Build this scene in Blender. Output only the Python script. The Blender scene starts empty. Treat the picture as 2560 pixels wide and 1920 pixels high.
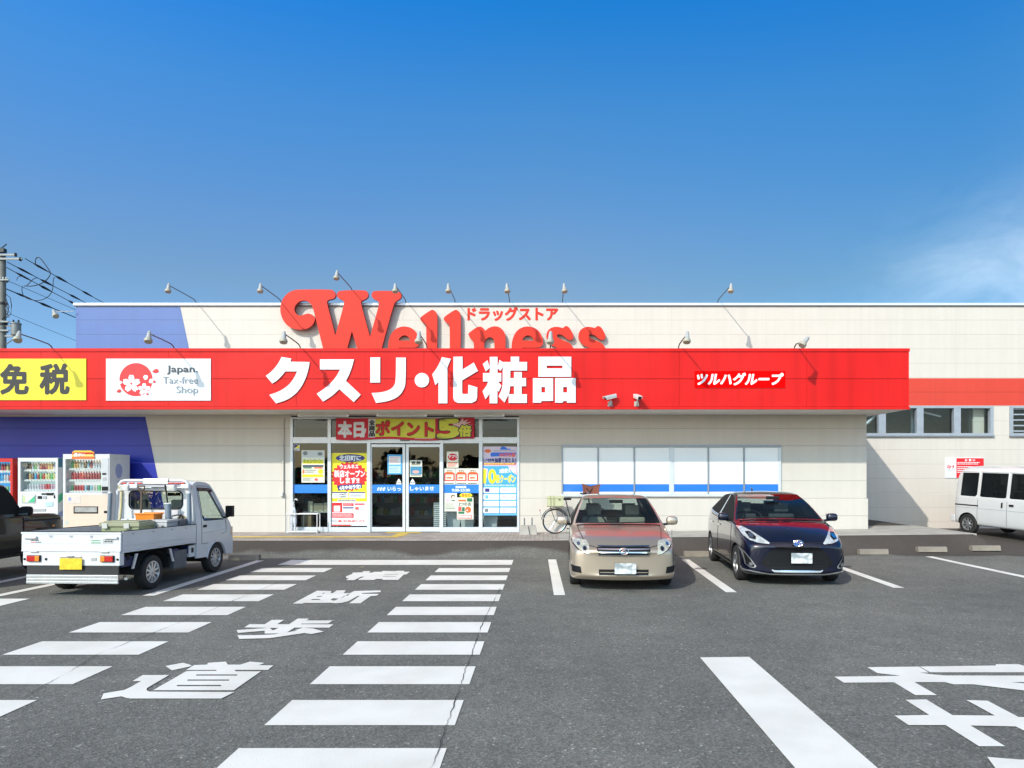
import bpy, bmesh, math, random
from mathutils import Vector, Matrix, noise
from mathutils.bvhtree import BVHTree
from mathutils.geometry import delaunay_2d_cdt

random.seed(7)
S = bpy.context.scene
COL = S.collection
R = math.radians

# ------------------------------------------------------------------ camera, sky, sun, exposure
F, CX, HY, CH = 1700.0, 1359.0, 1185.0, 1.83      # focal length, principal point (photo pixels), camera height
cd = bpy.data.cameras.new('camera')
cam = bpy.data.objects.new('camera', cd); COL.objects.link(cam)
cam.location = (0, 0, CH); cam.rotation_euler = (R(90), 0, 0)
cd.sensor_width = 36; cd.lens = F / 2560 * 36
cd.shift_x = -(CX - 1280) / 2560; cd.shift_y = (HY - 960) / 2560
cd.clip_end = 2000; cd.clip_start = 0.05
S.camera = cam

SD = Vector((0.65, 1.0, -0.836)).normalized()       # direction the sunlight travels
SUN_EL = math.asin(-SD.z); SUN_AZ = math.atan2(-SD.x, -SD.y)
w = bpy.data.worlds.new('World'); S.world = w; w.use_nodes = True
nt = w.node_tree; bg = nt.nodes['Background']
sky = nt.nodes.new('ShaderNodeTexSky'); sky.sky_type = 'NISHITA'; sky.sun_disc = False
sky.sun_elevation = SUN_EL; sky.sun_rotation = SUN_AZ
sky.air_density = 1.0; sky.dust_density = 0.9; sky.ozone_density = 2.5; sky.altitude = 50
hs = nt.nodes.new('ShaderNodeHueSaturation'); hs.inputs['Saturation'].default_value = 1.1
nt.links.new(sky.outputs[0], hs.inputs['Color'])
# thin cloud veil low in the sky to the right
tc = nt.nodes.new('ShaderNodeTexCoord')
sep = nt.nodes.new('ShaderNodeSeparateXYZ'); nt.links.new(tc.outputs['Generated'], sep.inputs[0])
def wmath(op, a, b=None, c=None, clamp=False):
    n = nt.nodes.new('ShaderNodeMath'); n.operation = op; n.use_clamp = clamp
    for i, v in enumerate((a, b, c)):
        if v is None: continue
        if hasattr(v, 'links'): nt.links.new(v, n.inputs[i])
        else: n.inputs[i].default_value = v
    return n.outputs[0]
az = wmath('ARCTAN2', sep.outputs['X'], sep.outputs['Y'])
el = wmath('ARCSINE', sep.outputs['Z'])
def gauss(v, c, s):
    d = wmath('DIVIDE', wmath('SUBTRACT', v, c), s)
    return wmath('POWER', 2.718, wmath('MULTIPLY', wmath('MULTIPLY', d, d), -1.0))
m1 = wmath('MULTIPLY', gauss(az, 0.60, 0.13), gauss(el, 0.235, 0.075))
cn = nt.nodes.new('ShaderNodeTexNoise'); cn.inputs['Scale'].default_value = 6; cn.inputs['Detail'].default_value = 6
cn.inputs['Roughness'].default_value = 0.6; cn.inputs['Distortion'].default_value = 0.4
mp = nt.nodes.new('ShaderNodeMapping'); mp.inputs['Scale'].default_value = (1, 1, 1.6)
nt.links.new(tc.outputs['Generated'], mp.inputs[0]); nt.links.new(mp.outputs[0], cn.inputs['Vector'])
nz = wmath('MULTIPLY', wmath('SUBTRACT', cn.outputs['Fac'], 0.30), 2.6, clamp=True)
cloud = wmath('MULTIPLY', wmath('MULTIPLY', nz, m1), 0.52, clamp=True)
mx = nt.nodes.new('ShaderNodeMix'); mx.data_type = 'RGBA'
nt.links.new(cloud, mx.inputs['Factor'])
mx.inputs['B'].default_value = (5.6, 6.9, 8.6, 1)
# deepen the blue towards frame top; unseen overhead sky warmed to neutralise the fill
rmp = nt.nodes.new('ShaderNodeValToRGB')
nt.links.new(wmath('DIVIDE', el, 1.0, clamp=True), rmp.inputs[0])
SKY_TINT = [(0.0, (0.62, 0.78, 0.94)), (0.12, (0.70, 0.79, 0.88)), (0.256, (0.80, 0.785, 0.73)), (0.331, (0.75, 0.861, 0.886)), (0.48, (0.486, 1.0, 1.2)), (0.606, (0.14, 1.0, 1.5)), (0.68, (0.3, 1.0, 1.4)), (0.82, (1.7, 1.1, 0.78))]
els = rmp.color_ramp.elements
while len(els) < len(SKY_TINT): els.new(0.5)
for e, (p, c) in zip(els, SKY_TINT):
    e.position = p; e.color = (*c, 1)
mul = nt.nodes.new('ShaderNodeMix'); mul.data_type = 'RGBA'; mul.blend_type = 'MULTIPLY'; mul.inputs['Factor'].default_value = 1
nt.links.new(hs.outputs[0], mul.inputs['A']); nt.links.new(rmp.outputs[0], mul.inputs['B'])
# evens the sky left to right; warm boost behind camera added for wall fill
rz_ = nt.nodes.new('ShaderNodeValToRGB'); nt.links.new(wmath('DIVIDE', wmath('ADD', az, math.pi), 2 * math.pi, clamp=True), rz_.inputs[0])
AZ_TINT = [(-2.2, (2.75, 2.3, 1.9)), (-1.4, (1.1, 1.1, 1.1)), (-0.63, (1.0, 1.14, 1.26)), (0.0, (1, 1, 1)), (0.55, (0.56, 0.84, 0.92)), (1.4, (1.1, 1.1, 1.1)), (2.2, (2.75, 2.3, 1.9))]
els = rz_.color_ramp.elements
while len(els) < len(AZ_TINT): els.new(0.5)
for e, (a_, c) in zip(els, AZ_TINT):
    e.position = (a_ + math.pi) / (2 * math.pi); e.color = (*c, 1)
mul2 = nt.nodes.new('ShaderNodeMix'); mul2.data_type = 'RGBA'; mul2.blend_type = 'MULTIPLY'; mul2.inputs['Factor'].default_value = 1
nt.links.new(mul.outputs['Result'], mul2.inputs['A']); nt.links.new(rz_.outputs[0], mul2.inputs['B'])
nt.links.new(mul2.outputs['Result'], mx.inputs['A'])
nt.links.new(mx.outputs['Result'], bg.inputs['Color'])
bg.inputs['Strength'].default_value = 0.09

sl = bpy.data.lights.new('sun', 'SUN'); sl.energy = 2.2; sl.angle = R(0.5); sl.color = (1.0, 0.95, 0.86)
sun = bpy.data.objects.new('sun', sl); COL.objects.link(sun)
sun.rotation_euler = SD.to_track_quat('-Z', 'Y').to_euler(); sun.location = (-20, -30, 30)
S.view_settings.view_transform = 'Standard'; S.view_settings.look = 'None'
S.view_settings.exposure = 0.85; S.view_settings.gamma = 1.0; S.view_settings.use_curve_mapping = False

# ------------------------------------------------------------------ helpers
def P(px, py, Y):                      # photo pixel at a known distance -> world point
    return Vector(((px - CX) / F * Y, Y, CH + (HY - py) / F * Y))
def G(px, py, z=0.0):                  # photo pixel on the ground
    Y = (CH - z) * F / (py - HY)
    return ((px - CX) / F * Y, Y)
def zoom(x0, y0, k, pts):              # enlarged-crop coordinates -> photo pixels
    return [(x0 + x * k, y0 + y * k) for x, y in pts]

def tag(o, label=None, cat=None, group=None, kind=None):
    if label: o['label'] = label
    if cat: o['category'] = cat
    if group: o['group'] = group
    if kind: o['kind'] = kind
    return o
def empty(name, loc=(0, 0, 0), rz=0.0, label=None, cat=None, group=None):
    o = bpy.data.objects.new(name, None); COL.objects.link(o)
    o.location = loc; o.rotation_euler = (0, 0, rz); o.empty_display_size = 0.2
    return tag(o, label, cat, group)

# materials -----------------------------------------------------------------
MATS = {}
def srgb(r, g, b):
    f = lambda c: (c / 255 / 12.92) if c / 255 <= 0.04045 else ((c / 255 + 0.055) / 1.055) ** 2.4
    return (f(r), f(g), f(b))
def mat(name, col, rough=0.5, metal=0.0, var=0.06, scale=6.0, bump=0.0, bscale=60.0, coat=0.0, spec=0.5, coord='Object', extra=None):
    if name in MATS: return MATS[name]
    m = bpy.data.materials.new(name); m.use_nodes = True
    t = m.node_tree; b = t.nodes['Principled BSDF']
    b.inputs['Roughness'].default_value = rough; b.inputs['Metallic'].default_value = metal
    b.inputs['Specular IOR Level'].default_value = spec
    if coat: b.inputs['Coat Weight'].default_value = coat; b.inputs['Coat Roughness'].default_value = 0.03
    tcn = t.nodes.new('ShaderNodeTexCoord')
    if var > 0:
        n = t.nodes.new('ShaderNodeTexNoise'); n.inputs['Scale'].default_value = scale; n.inputs['Detail'].default_value = 5
        t.links.new(tcn.outputs[coord], n.inputs['Vector'])
        r = t.nodes.new('ShaderNodeValToRGB')
        lo = tuple(max(0, c * (1 - var)) for c in col); hi = tuple(min(1, c * (1 + var)) for c in col)
        r.color_ramp.elements[0].position = 0.3; r.color_ramp.elements[0].color = (*lo, 1)
        r.color_ramp.elements[1].position = 0.7; r.color_ramp.elements[1].color = (*hi, 1)
        t.links.new(n.outputs['Fac'], r.inputs[0]); t.links.new(r.outputs[0], b.inputs['Base Color'])
    else:
        b.inputs['Base Color'].default_value = (*col, 1)
    if bump > 0:
        n2 = t.nodes.new('ShaderNodeTexNoise'); n2.inputs['Scale'].default_value = bscale; n2.inputs['Detail'].default_value = 4
        t.links.new(tcn.outputs[coord], n2.inputs['Vector'])
        bp = t.nodes.new('ShaderNodeBump'); bp.inputs['Strength'].default_value = bump; bp.inputs['Distance'].default_value = 0.01
        t.links.new(n2.outputs['Fac'], bp.inputs['Height']); t.links.new(bp.outputs[0], b.inputs['Normal'])
    if extra: extra(m, t, b, tcn)
    MATS[name] = m
    return m
def ink(r, g, b):                      # printed colour, keyed by its picture value
    return mat('print_%d_%d_%d' % (r, g, b), tuple(0.86 * c for c in srgb(r, g, b)), 0.45, var=0.03, scale=3)
def glass_mat(name, tint=(0.8, 0.87, 0.85), refl=1.0, rough=0.0):
    if name in MATS: return MATS[name]
    m = bpy.data.materials.new(name); m.use_nodes = True; t = m.node_tree
    for n in list(t.nodes):
        if n.type != 'OUTPUT_MATERIAL': t.nodes.remove(n)
    out = [n for n in t.nodes if n.type == 'OUTPUT_MATERIAL'][0]
    tr = t.nodes.new('ShaderNodeBsdfTransparent'); tr.inputs[0].default_value = (*tint, 1)
    gl = t.nodes.new('ShaderNodeBsdfGlossy'); gl.inputs['Roughness'].default_value = rough
    g_ = t.nodes.new('ShaderNodeNewGeometry'); dt = t.nodes.new('ShaderNodeVectorMath'); dt.operation = 'DOT_PRODUCT'
    t.links.new(g_.outputs['Normal'], dt.inputs[0]); t.links.new(g_.outputs['Incoming'], dt.inputs[1])
    def mm_(op, a, b):
        q = t.nodes.new('ShaderNodeMath'); q.operation = op; q.use_clamp = op == 'SUBTRACT'
        for i, v in enumerate((a, b)):
            if hasattr(v, 'links'): t.links.new(v, q.inputs[i])
            else: q.inputs[i].default_value = v
        return q.outputs[0]
    ab = t.nodes.new('ShaderNodeMath'); ab.operation = 'ABSOLUTE'; t.links.new(dt.outputs['Value'], ab.inputs[0])
    sch = mm_('ADD', mm_('MULTIPLY', mm_('POWER', mm_('SUBTRACT', 1.0, ab.outputs[0]), 5.0), 0.92), 0.08)   # both faces of the pane
    n = t.nodes.new('ShaderNodeTexNoise'); n.inputs['Scale'].default_value = 0.7
    bp = t.nodes.new('ShaderNodeBump'); bp.inputs['Strength'].default_value = 0.05; bp.inputs['Distance'].default_value = 0.02
    t.links.new(n.outputs['Fac'], bp.inputs['Height']); t.links.new(bp.outputs[0], gl.inputs['Normal'])
    mm = t.nodes.new('ShaderNodeMath'); mm.operation = 'MULTIPLY'; mm.use_clamp = True; mm.inputs[1].default_value = refl
    mix = t.nodes.new('ShaderNodeMixShader')
    t.links.new(sch, mm.inputs[0]); t.links.new(mm.outputs[0], mix.inputs[0])
    t.links.new(tr.outputs[0], mix.inputs[1]); t.links.new(gl.outputs[0], mix.inputs[2]); t.links.new(mix.outputs[0], out.inputs[0])
    MATS[name] = m
    return m

# mesh builder ----------------------------------------------------------------
class MB:
    def __init__(s): s.v = []; s.f = []; s.m = []; s.mats = []
    def mi(s, m):
        if m is None: return 0
        if m not in s.mats: s.mats.append(m)
        return s.mats.index(m)
    def add(s, verts, faces, m=None, M=None):
        k = len(s.v); i = s.mi(m)
        s.v += [(M @ Vector(v)) if M is not None else Vector(v) for v in verts]
        for f in faces: s.f.append([k + a for a in f]); s.m.append(i)
        return s
    def box(s, x0, x1, y0, y1, z0, z1, m=None, M=None):
        v = [(x, y, z) for x in (x0, x1) for y in (y0, y1) for z in (z0, z1)]
        f = [(0, 1, 3, 2), (4, 6, 7, 5), (0, 4, 5, 1), (2, 3, 7, 6), (0, 2, 6, 4), (1, 5, 7, 3)]
        return s.add(v, f, m, M)
    def quad(s, a, b, c, d, m=None, M=None): return s.add([a, b, c, d], [(0, 1, 2, 3)], m, M)
    def tube(s, pts, r, n=8, m=None, M=None, closed=False, caps=True):
        pts = [Vector(p) for p in pts]; L = len(pts); rings = []
        for i, p in enumerate(pts):
            if closed: d = pts[(i + 1) % L] - pts[i - 1]
            else: d = pts[min(i + 1, L - 1)] - pts[max(i - 1, 0)]
            if d.length < 1e-9: d = Vector((0, 0, 1))
            d.normalize()
            up = Vector((0, 0, 1)) if abs(d.z) < 0.95 else Vector((1, 0, 0))
            a = d.cross(up).normalized(); b = a.cross(d)
            rr = r[i] if isinstance(r, (list, tuple)) else r
            rings.append([p + (a * math.cos(t) + b * math.sin(t)) * rr for t in [2 * math.pi * j / n for j in range(n)]])
        v = [q for ring in rings for q in ring]; f = []
        for i in range(L if closed else L - 1):
            j = (i + 1) % L
            for q in range(n): f.append((i * n + q, j * n + q, j * n + (q + 1) % n, i * n + (q + 1) % n))
        if caps and not closed: f += [tuple(range(n)), tuple((L - 1) * n + q for q in reversed(range(n)))]
        return s.add(v, f, m, M)
    def lathe(s, prof, n=24, m=None, M=None, cap=True):          # profile (r, z) about z
        v = []; f = []
        for r, z in prof: v += [(r * math.cos(2 * math.pi * q / n), r * math.sin(2 * math.pi * q / n), z) for q in range(n)]
        for i in range(len(prof) - 1):
            for q in range(n): f.append((i * n + q, i * n + (q + 1) % n, (i + 1) * n + (q + 1) % n, (i + 1) * n + q))
        if cap: f += [tuple(reversed(range(n))), tuple((len(prof) - 1) * n + q for q in range(n))]
        return s.add(v, f, m, M)
    def prism(s, loops, fn, d0, d1, m=None, M=None, side=None, back=True):
        """2D loops (even-odd holes) extruded from depth d0 to d1; fn(u, v, d) -> 3D"""
        tv, tf = fill(loops)
        k = [fn(u, v, d0) for u, v in tv]; s.add(k, tf, m, M)
        if d1 is not None and abs(d1 - d0) > 1e-9:
            if back: s.add([fn(u, v, d1) for u, v in tv], [tuple(reversed(f)) for f in tf], m, M)
            for lp in loops:
                L = len(lp)
                s.add([fn(u, v, d0) for u, v in lp] + [fn(u, v, d1) for u, v in lp],
                      [(i, (i + 1) % L, L + (i + 1) % L, L + i) for i in range(L)], side or m, M)
        return s
    def build(s, name, mats=None, parent=None, smooth=None, bevel=0.0, recalc=True, loc=None, rot=None):
        me = bpy.data.meshes.new(name)
        me.from_pydata([tuple(v) for v in s.v], [], s.f)
        ml = s.mats if s.mats else (mats if isinstance(mats, (list, tuple)) else [mats])
        for m in ml: me.materials.append(m)
        if s.mats: me.polygons.foreach_set('material_index', s.m)
        if recalc or bevel:
            bm = bmesh.new(); bm.from_mesh(me)
            bmesh.ops.remove_doubles(bm, verts=bm.verts, dist=1e-5)
            if bevel:
                ed = [e for e in bm.edges if len(e.link_faces) == 2 and e.calc_face_angle(0) > R(35)]
                bmesh.ops.bevel(bm, geom=ed, offset=bevel, segments=2, affect='EDGES', profile=0.6, clamp_overlap=True)
            bmesh.ops.recalc_face_normals(bm, faces=bm.faces)
            bm.to_mesh(me); bm.free()
        if smooth is not None:
            me.polygons.foreach_set('use_smooth', [True] * len(me.polygons))
            me.set_sharp_from_angle(angle=R(smooth))
        o = bpy.data.objects.new(name, me); COL.objects.link(o)
        if parent is not None: o.parent = parent
        if loc is not None: o.location = loc
        if rot is not None: o.rotation_euler = rot
        return o

def fill(loops):
    vs = []; es = []
    for lp in loops:
        k = len(vs); vs += [Vector((float(a), float(b))) for a, b in lp]
        es += [(k + i, k + (i + 1) % len(lp)) for i in range(len(lp))]
    r = delaunay_2d_cdt(vs, es, [], 4 if len(loops) > 1 else 1, 1e-6)
    tv = [(v.x, v.y) for v in r[0]]; tf = []
    for f in r[2]:
        cx_ = sum(tv[i][0] for i in f) / len(f); cy_ = sum(tv[i][1] for i in f) / len(f)
        if sum(inside(cx_, cy_, lp) for lp in loops) % 2: tf.append(tuple(f))
    return tv, tf
def inside(x, y, lp):
    c = False; j = len(lp) - 1
    for i in range(len(lp)):
        xi, yi = lp[i]; xj, yj = lp[j]
        if (yi > y) != (yj > y) and x < (xj - xi) * (y - yi) / (yj - yi) + xi: c = not c
        j = i
    return c
def smooth_loop(pts, it=2, sharp=0.55):
    """corner-rounding of an outline; corners sharper than `sharp` (cosine) stay"""
    for _ in range(it):
        out = []; L = len(pts)
        for i in range(L):
            a, b, c = Vector(pts[i - 1]), Vector(pts[i]), Vector(pts[(i + 1) % L])
            d1 = (b - a); d2 = (c - b)
            if d1.length < 1e-6 or d2.length < 1e-6 or d1.normalized().dot(d2.normalized()) < sharp: out.append(tuple(b))
            else:
                out.append(tuple(b + (a - b) * 0.25)); out.append(tuple(b + (c - b) * 0.25))
        pts = out
    return pts
def ell(cx, cy, rx, ry, n=28, a0=0.0): return [(cx + rx * math.cos(2 * math.pi * i / n + a0), cy + ry * math.sin(2 * math.pi * i / n + a0)) for i in range(n)]
def rc(x0, y0, x1, y1): return [(x0, y0), (x1, y0), (x1, y1), (x0, y1)]
def rrect(x0, y0, x1, y1, r, n=5):
    out = []
    for cx_, cy_, a in ((x1 - r, y1 - r, 0), (x0 + r, y1 - r, 90), (x0 + r, y0 + r, 180), (x1 - r, y0 + r, 270)):
        out += [(cx_ + r * math.cos(R(a + 90 * i / n)), cy_ + r * math.sin(R(a + 90 * i / n))) for i in range(n + 1)]
    return out
TXT = {}; TXT_ASP = {}
def text_tris(body, bold=0.0, shear=0.0):
    """glyph outlines from Blender's own fonts, filled; unit box 0..1 (v up)"""
    k = (body, bold, shear)
    if k in TXT: return TXT[k]
    c = bpy.data.curves.new('lettering', 'FONT'); c.body = body; c.offset = bold; c.resolution_u = 3; c.shear = shear; c.fill_mode = 'FRONT'
    o = bpy.data.objects.new('lettering', c); COL.objects.link(o)
    dg = bpy.context.evaluated_depsgraph_get(); me = bpy.data.meshes.new_from_object(o.evaluated_get(dg))
    vs = [(v.co.x, v.co.y) for v in me.vertices]; fs = [tuple(p.vertices) for p in me.polygons]
    bpy.data.objects.remove(o); bpy.data.curves.remove(c); bpy.data.meshes.remove(me)
    if not vs: TXT[k] = ([], []); return TXT[k]
    x0 = min(v[0] for v in vs); x1 = max(v[0] for v in vs); y0 = min(v[1] for v in vs); y1 = max(v[1] for v in vs)
    TXT_ASP[(body, shear)] = (x1 - x0) / (y1 - y0 + 1e-9)
    TXT[k] = ([((x - x0) / (x1 - x0 + 1e-9), (y - y0) / (y1 - y0 + 1e-9)) for x, y in vs], fs)
    return TXT[k]

def text_layers(body, bold=0.0, shear=0.0):
    """list of (verts, faces): the glyphs plus, for bold, copies shifted round a small circle (in em)"""
    vs, fs = text_tris(body, 0.0, shear)
    if not vs or bold <= 0: return [(vs, fs)]
    asp = TXT_ASP[(body, shear)]
    return [([(u + bold * math.cos(a) / asp, v + bold * math.sin(a)) for u, v in vs], fs) for a in [2 * math.pi * i / 8 for i in range(8)]] + [(vs, fs)]
def copy_tree(o, parent=None):
    c = o.copy(); COL.objects.link(c)
    if parent is not None: c.parent = parent
    for ch in list(o.children): copy_tree(ch, c)
    return c
# ------------------------------------------------------------------ ground
YW, YU, YC = 17.9, 21.74, 16.41          # entrance wall, main hall wall, fascia front
def sst(t):
    t = max(0.0, min(1.0, t)); return t * t * (3 - 2 * t)
def pave_front(X): return 15.77 + 0.48 * max(0.0, min(1.0, (X - 1.0) / 2.0))
def pave_z(X): return 0.30 + 0.010 * max(0.0, X)
def gz(X, Y):
    yf = pave_front(X)
    if X > 11.2 and Y > 17: return 0.02 + 0.075 * sst((Y - 17.6) / 2.2) * sst((X - 11.2) / .6)
    base = (pave_z(X) - 0.024) * sst((Y - (yf - 1.05)) / 1.05)
    side = 1 - sst((X - 10.25) / 0.5)
    return base * side + 0.02 * sst((Y - 13.5) / 4.0)

def asph(m, t, b, tcn):
    nn = t.nodes.new
    g = nn('ShaderNodeNewGeometry')
    def noise_(sc, det, rough=0.6):
        n = nn('ShaderNodeTexNoise'); n.inputs['Scale'].default_value = sc; n.inputs['Detail'].default_value = det
        n.inputs['Roughness'].default_value = rough; t.links.new(g.outputs['Position'], n.inputs['Vector']); return n.outputs['Fac']
    def ramp(fac, pts):
        r = nn('ShaderNodeValToRGB'); el_ = r.color_ramp.elements
        while len(el_) < len(pts): el_.new(0.5)
        for e, (p, c) in zip(el_, pts): e.position = p; e.color = (*c, 1)
        t.links.new(fac, r.inputs[0]); return r.outputs[0]
    def mixc(f, a, c, mode='MIX'):
        x = nn('ShaderNodeMix'); x.data_type = 'RGBA'; x.blend_type = mode
        if hasattr(f, 'links'): t.links.new(f, x.inputs['Factor'])
        else: x.inputs['Factor'].default_value = f
        for q, nm in ((a, 'A'), (c, 'B')):
            if hasattr(q, 'links'): t.links.new(q, x.inputs[nm])
            else: x.inputs[nm].default_value = (*q, 1)
        return x.outputs['Result']
    # aggregate stones in the binder
    vo = nn('ShaderNodeTexVoronoi'); vo.inputs['Scale'].default_value = 62; t.links.new(g.outputs['Position'], vo.inputs['Vector'])
    stone = ramp(vo.outputs['Color'], [(0.0, (0.098, 0.098, 0.088)), (0.5, (0.150, 0.149, 0.134)), (0.88, (0.205, 0.203, 0.184)), (1.0, (0.46, 0.45, 0.41))])
    fine = ramp(noise_(120, 3, 0.7), [(0.36, (0.62, 0.62, 0.62)), (0.7, (1.35, 1.35, 1.35))])
    col = mixc(0.8, stone, fine, 'MULTIPLY')
    big = ramp(noise_(0.35, 5, 0.62), [(0.3, (0.80, 0.80, 0.80)), (0.72, (1.18, 1.17, 1.15))])
    col = mixc(1.0, col, big, 'MULTIPLY')
    mid = ramp(noise_(2.6, 4), [(0.3, (0.9, 0.9, 0.9)), (0.7, (1.1, 1.1, 1.1))])
    col = mixc(1.0, col, mid, 'MULTIPLY')
    # oil drips in the bays and tyre-polished lanes
    vo2 = nn('ShaderNodeTexVoronoi'); vo2.inputs['Scale'].default_value = 0.55; t.links.new(g.outputs['Position'], vo2.inputs['Vector'])
    wob = nn('ShaderNodeMath'); wob.operation = 'MULTIPLY_ADD'; t.links.new(noise_(5.0, 4), wob.inputs[0]); wob.inputs[1].default_value = 0.16; t.links.new(vo2.outputs['Distance'], wob.inputs[2])
    col = mixc(1.0, col, ramp(wob.outputs[0], [(0.10, (0.72, 0.72, 0.71)), (0.20, (1, 1, 1))]), 'MULTIPLY')
    # newer, browner asphalt laid on the ramp up to the pavement
    sp = nn('ShaderNodeSeparateXYZ'); t.links.new(g.outputs['Position'], sp.inputs[0])
    ad = nn('ShaderNodeMath'); ad.operation = 'MULTIPLY_ADD'; t.links.new(noise_(0.55, 3), ad.inputs[0]); ad.inputs[1].default_value = 1.1; t.links.new(sp.outputs['Y'], ad.inputs[2])
    fr = nn('ShaderNodeMapRange'); fr.inputs['From Min'].default_value = 15.55; fr.inputs['From Max'].default_value = 15.75; t.links.new(ad.outputs[0], fr.inputs['Value'])
    ramp_col = mixc(1.0, ramp(noise_(45, 4, 0.7), [(0.3, (0.050, 0.042, 0.036)), (0.7, (0.092, 0.079, 0.070))]), big, 'MULTIPLY')
    col = mixc(fr.outputs[0], col, ramp_col)
    t.links.new(col, b.inputs['Base Color'])
    bp = nn('ShaderNodeBump'); bp.inputs['Strength'].default_value = 0.55; bp.inputs['Distance'].default_value = 0.006
    t.links.new(vo.outputs['Distance'], bp.inputs['Height']); t.links.new(bp.outputs[0], b.inputs['Normal'])
ASPH = mat('asphalt', (0.07, 0.07, 0.07), 0.85, var=0, spec=0.25, extra=asph)

xs = sorted(set([-400, -200, -100, -60, -40] + [round(-30 + 0.5 * i, 3) for i in range(121)] + [10.25, 10.4, 10.6, 10.75] + [40, 60, 100, 200, 400]))
ys = sorted(set([-400, -150, -60, -30, -15, -5, 0, 3, 5, 7, 9, 11, 12, 13, 14] + [round(14.4 + 0.08 * i, 3) for i in range(40)] + [18, 19, 20, 22, 30, 50, 90, 160, 400]))
gm = MB(); gm.v = [Vector((x, y, gz(x, y))) for y in ys for x in xs]; nx = len(xs)
gm.f = [(j * nx + i, j * nx + i + 1, (j + 1) * nx + i + 1, (j + 1) * nx + i) for j in range(len(ys) - 1) for i in range(nx - 1)]; gm.m = [0] * len(gm.f)
tag(gm.build('parking_lot_ground', ASPH, smooth=40), kind='structure')

# pavement in front of the shop: pink-grey tiles by the door, concrete further right
def tiles(m, t, b, tcn):
    g = t.nodes.new('ShaderNodeNewGeometry'); br = t.nodes.new('ShaderNodeTexBrick')
    br.inputs['Scale'].default_value = 1.0; br.offset = 0.5; br.inputs['Brick Width'].default_value = 0.21; br.inputs['Row Height'].default_value = 0.105
    br.inputs['Mortar Size'].default_value = 0.005; br.inputs['Color1'].default_value = (0.34, 0.285, 0.25, 1); br.inputs['Color2'].default_value = (0.41, 0.35, 0.31, 1)
    br.inputs['Mortar'].default_value = (0.17, 0.15, 0.14, 1)
    mp_ = t.nodes.new('ShaderNodeMapping'); mp_.inputs['Rotation'].default_value = (0, 0, R(90)); t.links.new(g.outputs['Position'], mp_.inputs[0])
    t.links.new(mp_.outputs[0], br.inputs['Vector'])
    n = t.nodes.new('ShaderNodeTexNoise'); n.inputs['Scale'].default_value = 2.2; n.inputs['Detail'].default_value = 6; t.links.new(g.outputs['Position'], n.inputs['Vector'])
    r = t.nodes.new('ShaderNodeValToRGB'); r.color_ramp.elements[0].position = .3; r.color_ramp.elements[0].color = (.75, .74, .72, 1); r.color_ramp.elements[1].position = .7; r.color_ramp.elements[1].color = (1.1, 1.1, 1.1, 1)
    t.links.new(n.outputs['Fac'], r.inputs[0])
    x = t.nodes.new('ShaderNodeMix'); x.data_type = 'RGBA'; x.blend_type = 'MULTIPLY'; x.inputs['Factor'].default_value = 1
    t.links.new(br.outputs['Color'], x.inputs['A']); t.links.new(r.outputs[0], x.inputs['B']); t.links.new(x.outputs['Result'], b.inputs['Base Color'])
TILE = mat('paving_tile', (0.4, 0.33, 0.3), 0.8, var=0, extra=tiles)
CONC = mat('concrete', (0.36, 0.335, 0.295), 0.85, var=0.16, scale=2.5, bump=0.4, bscale=120)
KERB = mat('kerb_concrete', (0.235, 0.205, 0.165), 0.85, var=0.18, scale=4, bump=0.4, bscale=120)
def slab(name, x0, x1, y0, y1, m, n=24):
    b = MB(); k = []
    for i in range(n + 1):
        x = x0 + (x1 - x0) * i / n; z = pave_z(x)
        yf = y0 if y0 is not None else pave_front(x)
        k += [(x, yf + 0.012, z), (x, y1, z), (x, y1, -0.3), (x, yf, -0.3), (x, yf, z - 0.012)]
    f = []
    for i in range(n):
        for q in range(5): f.append((i * 5 + q, (i + 1) * 5 + q, (i + 1) * 5 + (q + 1) % 5, i * 5 + (q + 1) % 5))
    f += [(0, 1, 2, 3, 4), tuple(n * 5 + q for q in (4, 3, 2, 1, 0))]
    b.add(k, f, m); return tag(b.build(name), kind='structure')
slab('pavement_tiles', -16.0, 0.37, 15.77, 17.86, TILE)
slab('pavement_concrete', 0.373, 10.35, None, 17.86, CONC)
slab('pavement_side', 8.56, 10.35, 17.863, 18.9, CONC)
# yellow guide strip for the blind, leading to the door
YEL = mat('guide_yellow', (0.62, 0.43, 0.08), 0.75, var=0.12, scale=5)
b = MB()
def gq(x0, x1, y0, y1, z=0.3065): b.quad((x0, y0, z), (x1, y0, z), (x1, y1, z), (x0, y1, z))
n = int((14.8 - 3.4) / 0.305)
for i in range(n): gq(-14.8 + i * 0.305, -14.8 + i * 0.305 + 0.298, 16.32, 16.62)
for j in range(3): gq(-3.74, -3.44, 16.63 + 0.305 * j, 16.63 + 0.305 * j + 0.298)
for i in range(3): gq(-4.1 + i * 0.305, -4.1 + i * 0.305 + 0.298, 17.55, 17.83)
tag(b.build('guide_strip', YEL), kind='structure')

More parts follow.
